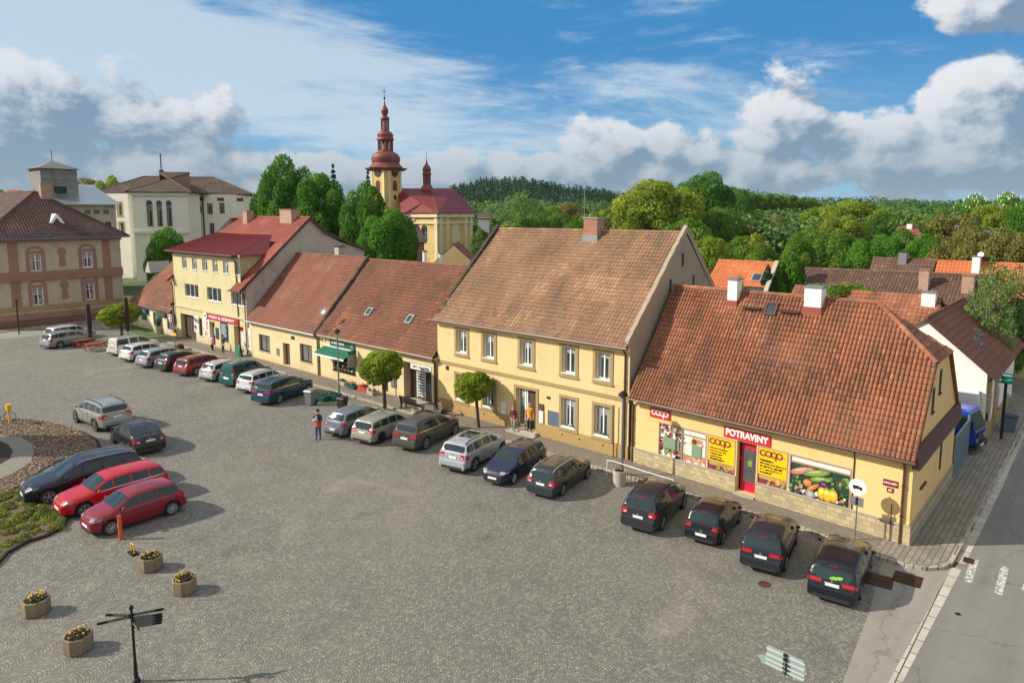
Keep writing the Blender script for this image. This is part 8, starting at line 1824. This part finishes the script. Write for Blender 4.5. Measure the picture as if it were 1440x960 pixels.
# left of the church
T('deep', 405, 217, 132, 82, 'leftmost and tallest of the three deep green trees beside the church'); T('deep2', 452, 236, 126, 84, 'middle of the three deep green trees beside the church'); T('deep', 511, 254, 120, 70, 'large dark leafy tree right before the church tower'); T('deep', 545, 292, 114, 84, 'lower rounded green tree at the tower foot, right of the large dark one'); T('spruce', 468, 226, 150, 30, 'dark spruce tip behind the middle deep green tree')
T('deep2', 375, 240, 140, 50, 'small leafy tree between the school and the tall dark tree'); T('spruce', 517, 236, 165, 26, 'dark spruce tip left of the church tower'); T('deep', 236, 318, 106, 58, 'round green tree standing behind the pub roof'); T('mid', 560, 330, 125, 50, 'leafy tree at the foot of the church tower')
T('light2', 152, 243, 230, 46, 'pale green tree between the grey block and the school'); T('brown', 118, 250, 250, 56, 'brownish green tree behind the sheet roof'); T('mid', 8, 266, 240, 34, 'green tree at the left edge behind the red roof'); T('mid2', 96, 262, 260, 40, 'low green tree right of the shingled tower')
T('birch', 672, 314, 110, 42, 'feathery birch between the church and the yellow house'); T('birch', 690, 322, 120, 34, 'small feathery birch touching the yellow house verge')
# behind the yellow house
for i, (k, px, ty, D, w) in enumerate(sorted((('birchs', 733, 262, 190, 88), ('birch', 705, 290, 200, 60), ('mid', 770, 290, 230, 70), ('brown', 800, 285, 240, 80), ('light2', 842, 293, 180, 60), ('mid', 868, 288, 210, 60), ('light', 925, 247, 165, 128), ('light2', 900, 268, 172, 80), ('deep', 990, 241, 215, 88), ('light', 960, 258, 190, 70), ('mid', 965, 305, 130, 80), ('mid2', 1010, 292, 170, 78), ('light', 1000, 328, 105, 60), ('deep', 1028, 262, 320, 70)), key=lambda q: q[1])):
    T(k, px, ty, D, w, 'behind the yellow house ridge, ' + ordn(i + 1) + ' from the left there')
# poplar row
for i in range(9): T('poplar', 1044 + i * 12.5, 262 + (i % 3) * 2 + i * .9, 330 + i * 3, 24, 'in the dense row on the skyline, ' + ordn(i + 1) + ' from the left')
# right hand belt
for i, (k, px, ty, D, w) in enumerate(sorted((('brown', 1095, 304, 190, 82), ('brown', 1066, 308, 180, 60), ('light2', 1060, 325, 120, 50), ('light', 1165, 286, 200, 80), ('light', 1208, 278, 195, 96), ('light2', 1185, 300, 160, 70), ('mid', 1140, 318, 125, 62), ('mid2', 1178, 322, 118, 66), ('mid', 1125, 330, 105, 50), ('mid', 1235, 295, 180, 60), ('deep', 1262, 320, 120, 62), ('spruce', 1246, 313, 125, 26), ('deep2', 1222, 332, 108, 52), ('mid', 1300, 305, 150, 62), ('deep', 1300, 328, 112, 60), ('brown', 1345, 300, 150, 84), ('chest', 1374, 276, 190, 56), ('light', 1402, 282, 175, 66), ('chest', 1425, 274, 190, 54), ('deep', 1452, 280, 165, 50), ('brown', 1385, 318, 118, 90), ('brown', 1345, 335, 105, 70), ('brown', 1430, 325, 110, 80), ('mid', 1075, 340, 100, 46), ('mid', 1320, 292, 220, 40), ('light2', 1285, 296, 230, 50)), key=lambda q: q[1])):
    T(k, px, ty, D, w, 'beyond the barns on the right, ' + ordn(i + 1) + ' from the left there')
T('dshrub', 1107, 358, 66, 50, 'glossy dark shrub between the small orange roof and the long barn', z0=3.5); T('thuja', 1080, 362, 64, 26, 'columnar conifer beside the glossy dark shrub', z0=3); T('dshrub', 1068, 372, 72, 26, 'small dark shrub left of the columnar conifer', z0=3); T('shrub', 1185, 396, 58, 60, 'low green hedge shrub over the yard wing ridge', z0=5.6); T('shrub', 1215, 402, 58, 40, 'low green hedge shrub at the right over the yard wing ridge', z0=5.6); T('shrub', 1150, 396, 60, 30, 'small hedge shrub right of the white chimney', z0=6)
T('light2', 1012, 376, 75, 56, 'leafy tree right of the yellow house gable'); T('mid', 1040, 388, 60, 34, 'small tree behind the left white chimney')
T('birchs', 1400, 352, 60, 62, 'tall slender birch beyond the white house roof'); T('birchs', 1430, 362, 66, 56, 'second slender birch at the right edge beyond the white house'); T('dshrub', 1422, 420, 68, 50, 'dark shrub at the foot of the birches', z0=0); T('light2', 1442, 455, 75, 36, 'leafy tree at the right edge by the pavement')
for k in PR.values():
    if not k['used']:
        for ch in list(k['o'].children): bpy.data.objects.remove(ch)
        bpy.data.objects.remove(k['o'])
# an added off-frame tree throws the shade across the mulched bed
P = PR['mid2']
# background filler trees hidden low between the houses
rr = random.Random(44); cnt = 0
BT = [(600, 322), (700, 318), (760, 300), (860, 302), (1000, 320), (1040, 330), (1120, 342), (1240, 345), (1330, 350), (1440, 345)]
for i in range(34):
    px = 640 + i * 24.5 + rr.uniform(-8, 8); ty = lerp_tab(BT, px) + rr.uniform(-10, 6); D = rr.uniform(120, 210); T(rr.choice(['mid', 'mid2', 'light2', 'deep2', 'brown', 'mid', 'deep']), px, ty, D, rr.uniform(46, 70), 'low in the green belt over the roofs, ' + ordn(i + 1) + ' from the left')
# the town's globe maples
def globe(x, y, label, H, R_, tr, lean=0.0, mat='globe', seed=3, leaf=.095, n=5200, z=.12, rz=None, flat=.85):
    rng = np.random.default_rng(seed); t = thing('globe_tree', label, 'tree', (x, y, z), 0, 'small clipped trees along the houses'); cz = H - R_ * flat
    L = [(lean, 0, cz, R_ * .7, R_ * .7, R_ * flat * .7)] + [(lean + R_ * .62 * math.cos(a) * math.cos(p), R_ * .62 * math.sin(a) * math.cos(p), cz + R_ * .6 * flat * math.sin(p), R_ * (.26 + .2 * ((i * 7) % 5) / 4), R_ * (.26 + .2 * ((i * 7) % 5) / 4), R_ * (.24 + .18 * ((i * 7) % 5) / 4) * flat) for i in range(22) for a, p in ((i * 2.4, math.asin(2 * (i + .5) / 22 - 1)),)]
    p, nn, rr_ = crown_points(rng, L, n); me = leaf_mesh('crown', p, nn, leaf, rr_, LEAF[mat], rng); c = bpy.data.objects.new('crown', me); COL.objects.link(c); c.parent = t
    b = MB(); b.cyl((0, 0, 0), (lean * .6, 0, cz - R_ * .4), tr, tr * .8, 9); 
    for i in range(8): a = i * .8; b.cyl((lean * .6, 0, cz - R_ * .5), (lean + R_ * .6 * math.cos(a), R_ * .6 * math.sin(a), cz + R_ * .3), tr * .5, tr * .12, 5)
    b.build('trunk', M['bark'], t, smooth=50)
px_ = G(541, 574, .12); globe(px_[0], px_[1], 'larger clipped globe tree on the pavement before the flower shop house', 4.35, 1.62, .15, -.1, n=5600, leaf=.115)
px_ = G(673, 601, .12); globe(px_[0], px_[1], 'smaller clipped globe tree before the left windows of the yellow house', 3.75, 1.28, .12, -.35, seed=5, n=4200, leaf=.115)
px_ = G(172, 478, .0); globe(px_[0], px_[1], 'flat topped globe tree before the old pub', 4.3, 2.25, .16, 0, seed=6, flat=.62, n=6500, leaf=.13, z=0)

# ======================================================= wooded hills
def ridge_line(name, tab, D, mat, count, hs, ws, seed, label, cone=.5, leaf=.85):
    rng = np.random.default_rng(seed); x0, x1 = tab[0][0], tab[-1][0]; b = MB(); n = 40; pts = []
    for i in range(n + 1):
        px = x0 + (x1 - x0) * i / n; ty = lerp_tab(tab, px); X, Y, Z = FAR(px, ty, D); top = max(.5, Z - hs * .9); d = V3((X, Y, 0)).normalized()
        for k, (dd, zz) in enumerate(((-220, -.5), (-110, top * .45), (0, top), (140, top * .9), (420, -.5))): q = V3((X, Y, 0)) + d * dd; pts.append((q.x, q.y, zz))
    b.add(pts, [[5 * i + k, 5 * i + 5 + k, 5 * i + 6 + k, 5 * i + 1 + k] for i in range(n) for k in range(4)]); struct(b.build('hill', tg.mat, smooth=60))
    P, Nn, Rr = [], [], []
    for _ in range(count):
        f = rng.random(); px = x0 + (x1 - x0) * f; ty = lerp_tab(tab, px); X, Y, Z = FAR(px, ty, D); top = max(.5, Z - hs * .9); d = V3((X, Y, 0)).normalized(); dd = rng.uniform(-215, 60)
        if dd < -110: zz = (dd + 220) / 110 * top * .45
        elif dd < 0: zz = top * (.45 + .55 * (dd + 110) / 110)
        else: zz = top
        c = np.array([X + d.x * dd, Y + d.y * dd, zz]); h_ = hs * rng.uniform(.7, 1.15); w_ = ws * rng.uniform(.7, 1.2); m_ = 48; u = rng.normal(0, 1, (m_, 3)); u /= np.linalg.norm(u, axis=1, keepdims=True); u[:, 2] = np.abs(u[:, 2]) * 1.0 - .1
        con = rng.random() < cone; fz = (u[:, 2] + .1); rw = (1 - fz * .85) if con else 1.0
        p = np.stack([u[:, 0] * w_ / 2 * rw, u[:, 1] * w_ / 2 * rw, h_ * (.35 + .65 * fz)], 1) + c; P.append(p); Nn.append(u); Rr.append(np.full(m_, .5 + rng.normal(0, .22) - (.15 if con else 0)) + rng.normal(0, .08, m_))
    me = leaf_mesh(name, np.concatenate(P), np.concatenate(Nn), leaf, np.concatenate(Rr), mat, rng, .8); o = bpy.data.objects.new(name, me); COL.objects.link(o); stuff(o); o['label'] = label; o['category'] = 'forest'
far_d = leafmat('far_conifer_wood', (.014, .05, .02), (.036, .10, .034), (.08, .17, .055), .2); far_m = leafmat('far_leafy_wood', (.045, .11, .028), (.10, .20, .045), (.20, .31, .07), .3)
ridge_line('forest', [(590, 290), (640, 262), (680, 252), (735, 251), (800, 262), (860, 270), (905, 280), (960, 292)], 760, far_d, 1900, 15, 7, 1, 'dark wooded hill on the skyline behind the yellow house', .75)
ridge_line('forest', [(590, 296), (650, 286), (760, 284), (860, 286), (960, 290)], 520, far_m, 900, 12, 10, 2, 'lighter leafy slope below the dark wooded hill', .1)
ridge_line('forest', [(880, 284), (1000, 276), (1060, 272), (1140, 282), (1240, 283), (1330, 288), (1460, 284)], 640, far_m, 1700, 17, 13, 3, 'dark tree line along the right hand skyline', .1, .85)
ridge_line('forest', [(-40, 292), (120, 284), (350, 291), (470, 290), (600, 293)], 700, far_m, 1500, 13, 12, 4, 'low tree line on the skyline left of the church', .2, .9)
ridge_line('forest', [(1000, 298), (1120, 296), (1300, 299), (1460, 300)], 380, far_m, 1100, 12, 10, 5, 'leafy belt in front of the right hand skyline', .05, .55)
# farmhouse among the trees on the right, and roofs between them
def FH(px, py, D): return V3(FAR(px, py, D))
simple_house('farmhouse', 'white farmhouse with a red hipped roof among the right hand trees', 'house', (FH(1255, 330, 140), FH(1296, 331, 140), FH(1290, 319, 145), FH(1264, 319, 145)), 'tile_maroon', 'white', tk=dict(pu=.5, pv=.5, amp=.04))
chimney(bpy.data.objects['farmhouse'], tuple(FH(1279, 322, 144)), .4, .4, .9, 'white', 'lead')
for i, (a, c_, y_, D) in enumerate(((1330, 1356, 331, 150), (1400, 1440, 332, 150), (1412, 1445, 344, 140), (672, 688, 303, 190))):
    p, q = FH(a, y_, D), FH(c_, y_, D); t = thing('far_shed', ('long pale roof left of the bronze trees on the right', 'upper pale strip roof at the right edge among the trees', 'lower pale strip roof at the right edge among the trees', 'tiny white walled house right of the church')[i], 'shed', (p.x, p.y, 0), world_verts=True)
    U = (q - p).normalized(); b = MB(); b.obox((p + q) / 2 - V3((0, 0, p.z / 2 + .3)) + back * 3, U, (q - p).length / 2, back, 3, (0, 0, 1), p.z / 2 - .3); b.build('wall', M['white'], t); b = MB(); b.obox((p + q) / 2 + V3((0, 0, -.1)) + back * 3, U, (q - p).length / 2 + .3, back + V3((0, 0, .25)), 3.3, (0, 0, 1), .12); b.build('roof', M['galv' if i < 3 else 'tile_school'], t)
# ======================================================= planted island at the left
def gp_(pts, z=0.0): return [G(x, y) for x, y in pts]
tm = NT('bark_mulch'); co = tm.pos(); v = tm.vor(co, 14, out='Color'); sp_ = tm.N.new('ShaderNodeSeparateColor'); tm.lk(v, sp_.inputs[0])
tm.base(tm.ramp(sp_.outputs[0], [(0.0, (.06, .038, .025)), (.5, (.16, .105, .068)), (.85, (.27, .19, .13)), (1.0, (.46, .35, .25))])).set(Roughness=.95); tm.bump(tm.vor(co, 14), .8, .05)
mul = [(-90, 592), (0, 590), (38, 590), (80, 596), (118, 608), (134, 620), (140, 632), (128, 640), (110, 642), (84, 648), (60, 660), (40, 676), (10, 694), (-20, 706), (-90, 720)]
b = MB(); q = gp_(mul); b.hexa([(x, y, -.02) for x, y in q], [(x, y, .07) for x, y in q]); struct(b.build('mulch_bed', tm.mat))
RO_ = gp_([(-60, 610), (0, 613), (30, 616), (46, 626), (49, 638), (42, 652), (22, 666), (0, 676), (-60, 700)])
rr = random.Random(9); b = MB(); xs_ = [p[0] for p in q]; ys_ = [p[1] for p in q]; k = 0
CH_ = [plain('chip_' + str(i), c, .9) for i, c in enumerate(((.26, .18, .12), (.13, .085, .055), (.42, .33, .24), (.08, .05, .035)))]
while k < 9000:
    x, y = rr.uniform(max(min(xs_), -62), max(xs_)), rr.uniform(min(ys_), max(ys_))
    if not inpoly(x, y, q) or inpoly(x, y, RO_): continue
    a = rr.uniform(0, 3.14); l, w, h_ = rr.uniform(.03, .09), rr.uniform(.015, .035), rr.uniform(.0, .05); tl = rr.uniform(-.03, .03)
    dx, dy = math.cos(a) * l, math.sin(a) * l; ex, ey = -math.sin(a) * w, math.cos(a) * w; z = .075 + h_
    b.poly([(x - dx - ex, y - dy - ey, z - tl), (x + dx - ex, y + dy - ey, z + tl), (x + dx + ex, y + dy + ey, z + tl + .01), (x - dx + ex, y - dy + ey, z - tl + .01)], rr.choice((0, 0, 1, 1, 2, 3))); k += 1
o = b.build('bark_chips', CH_); stuff(o); o['label'] = 'loose bark chips covering the flower bed'; o['category'] = 'mulch'
ring_o = [(-60, 610), (0, 613), (30, 616), (46, 626), (49, 638), (42, 652), (22, 666), (0, 676), (-60, 700)]
b = MB(); q = gp_(ring_o); b.hexa([(x, y, 0) for x, y in q], [(x, y, .095) for x, y in q]); struct(b.build('garden_path', paver('path_setts', (.40, .36, .29), (.30, .27, .22), .12, .09)))
ring_i = [(-60, 622), (0, 622), (12, 628), (18, 636), (14, 646), (0, 654), (-60, 664)]
b = MB(); q = gp_(ring_i); b.hexa([(x, y, 0) for x, y in q], [(x, y, .13) for x, y in q]); struct(b.build('inner_bed', M['soil']))
bed = [(-60, 700), (0, 696), (30, 690), (58, 704), (80, 716), (95, 728), (88, 742), (66, 754), (40, 762), (10, 778), (-10, 800), (-60, 860)]
b = MB(); q = gp_(bed); b.hexa([(x, y, -.02) for x, y in q], [(x, y, .06) for x, y in q]); struct(b.build('planted_bed', plain('dry_soil', (.12, .085, .05), .95)))
rng = np.random.default_rng(31); xs_ = [p[0] for p in q]; ys_ = [p[1] for p in q]; C_ = []
while len(C_) < 150:
    x, y = rng.uniform(max(min(xs_), -48), max(xs_)), rng.uniform(min(ys_), max(ys_))
    if inpoly(x, y, q): C_.append((x, y, rng.uniform(.14, .32), rng.uniform(.06, .24), rng.normal(0, .22)))
P, Nn, Rr = [], [], []
for (x, y, w, h_, tn) in C_:
    m_ = 85; u = rng.normal(0, 1, (m_, 3)); u /= np.linalg.norm(u, axis=1, keepdims=True); u[:, 2] = np.abs(u[:, 2]); P.append(np.stack([x + u[:, 0] * w, y + u[:, 1] * w, .06 + u[:, 2] * h_], 1)); Nn.append(u); Rr.append(.55 + tn + rng.normal(0, .15, m_))
me = leaf_mesh('ground_cover', np.concatenate(P), np.concatenate(Nn), .05, np.concatenate(Rr), leafmat('ground_cover_leaves', (.09, .09, .03), (.20, .25, .045), (.36, .40, .07), .4), rng); o = bpy.data.objects.new('ground_cover', me); COL.objects.link(o); stuff(o); o['label'] = 'low leafy ground cover in the bed before the black and red cars'; o['category'] = 'plants'
def kerbline(pts, label_, w=.14, h_=.12):
    b = MB(); q = gp_(pts)
    for p0, p1 in zip(q, q[1:]):
        d = V3((p1[0] - p0[0], p1[1] - p0[1], 0)); n_ = max(1, int(d.length / .4)); 
        for i in range(n_): a = V3((*p0, 0)) + d * (i / n_); c = V3((*p0, 0)) + d * ((i + .93) / n_); b.bar(a + V3((0, 0, h_ / 2)), c + V3((0, 0, h_ / 2)), w, h_)
    struct(b.build('bed_edging', M['soil' if label_ else 'kerb']))
kerbline([(-60, 860), (-10, 800), (10, 778), (40, 762), (66, 754), (88, 742), (95, 728), (80, 716)], 1); kerbline([(0, 706), (22, 698), (32, 690)], 1); kerbline([(112, 607), (136, 620), (141, 632), (128, 641), (112, 643)], 1); kerbline([(0, 590), (38, 590), (80, 596), (112, 607)], 0, .1, .09)
# unseen tree added beyond the left edge so its shadow crosses the bed
x, y = G(86, 630); hgt = 11.0; L_ = hgt * .75 / math.tan(SUN_EL); o = copy_tree(PR['deep2']['o']) if True else None
o.location = (x - SDX * L_, y - SDY * L_, 0); o.scale = (.42, .42, .72); o['label'] = 'unseen tree added outside the left edge to shade the mulched bed'; o['category'] = 'tree'; o['group'] = 'trees and shrubs around the town'
# poles seen among the trees
for i, (px, py, D, l_) in enumerate(((1080, 340, 110, 'thin grey street pole left of the pale trees behind the shrubs'), (1348, 318, 140, 'thin pale mast in front of the chestnut tree'))):
    x, y, z = FAR(px, py, D); t = thing('pole', l_, 'pole', (x, y, 0)); b = MB(); b.cyl((0, 0, 0), (0, 0, z), .12, .08, 6); b.build('mast', M['grey'], t); b = MB(); b.box(-.5, -.1, z - .1, .1, .1, z + .08); b.build('head', M['grey'], t)


# ---------------------------------------------------------------- the air over the valley
th_ = bpy.data.materials.new('thin_haze'); th_.use_nodes = True; nt_ = th_.node_tree; nt_.nodes.remove(nt_.nodes['Principled BSDF'])
pv_ = nt_.nodes.new('ShaderNodeVolumePrincipled'); pv_.inputs['Color'].default_value = (.72, .82, .95, 1); pv_.inputs['Density'].default_value = .00005; pv_.inputs['Anisotropy'].default_value = .2
nt_.links.new(pv_.outputs[0], nt_.nodes['Material Output'].inputs['Volume'])
b = MB(); b.box(-1300, -120, -1.2, 400, 1300, 72); o = b.build('haze', th_); stuff(o)
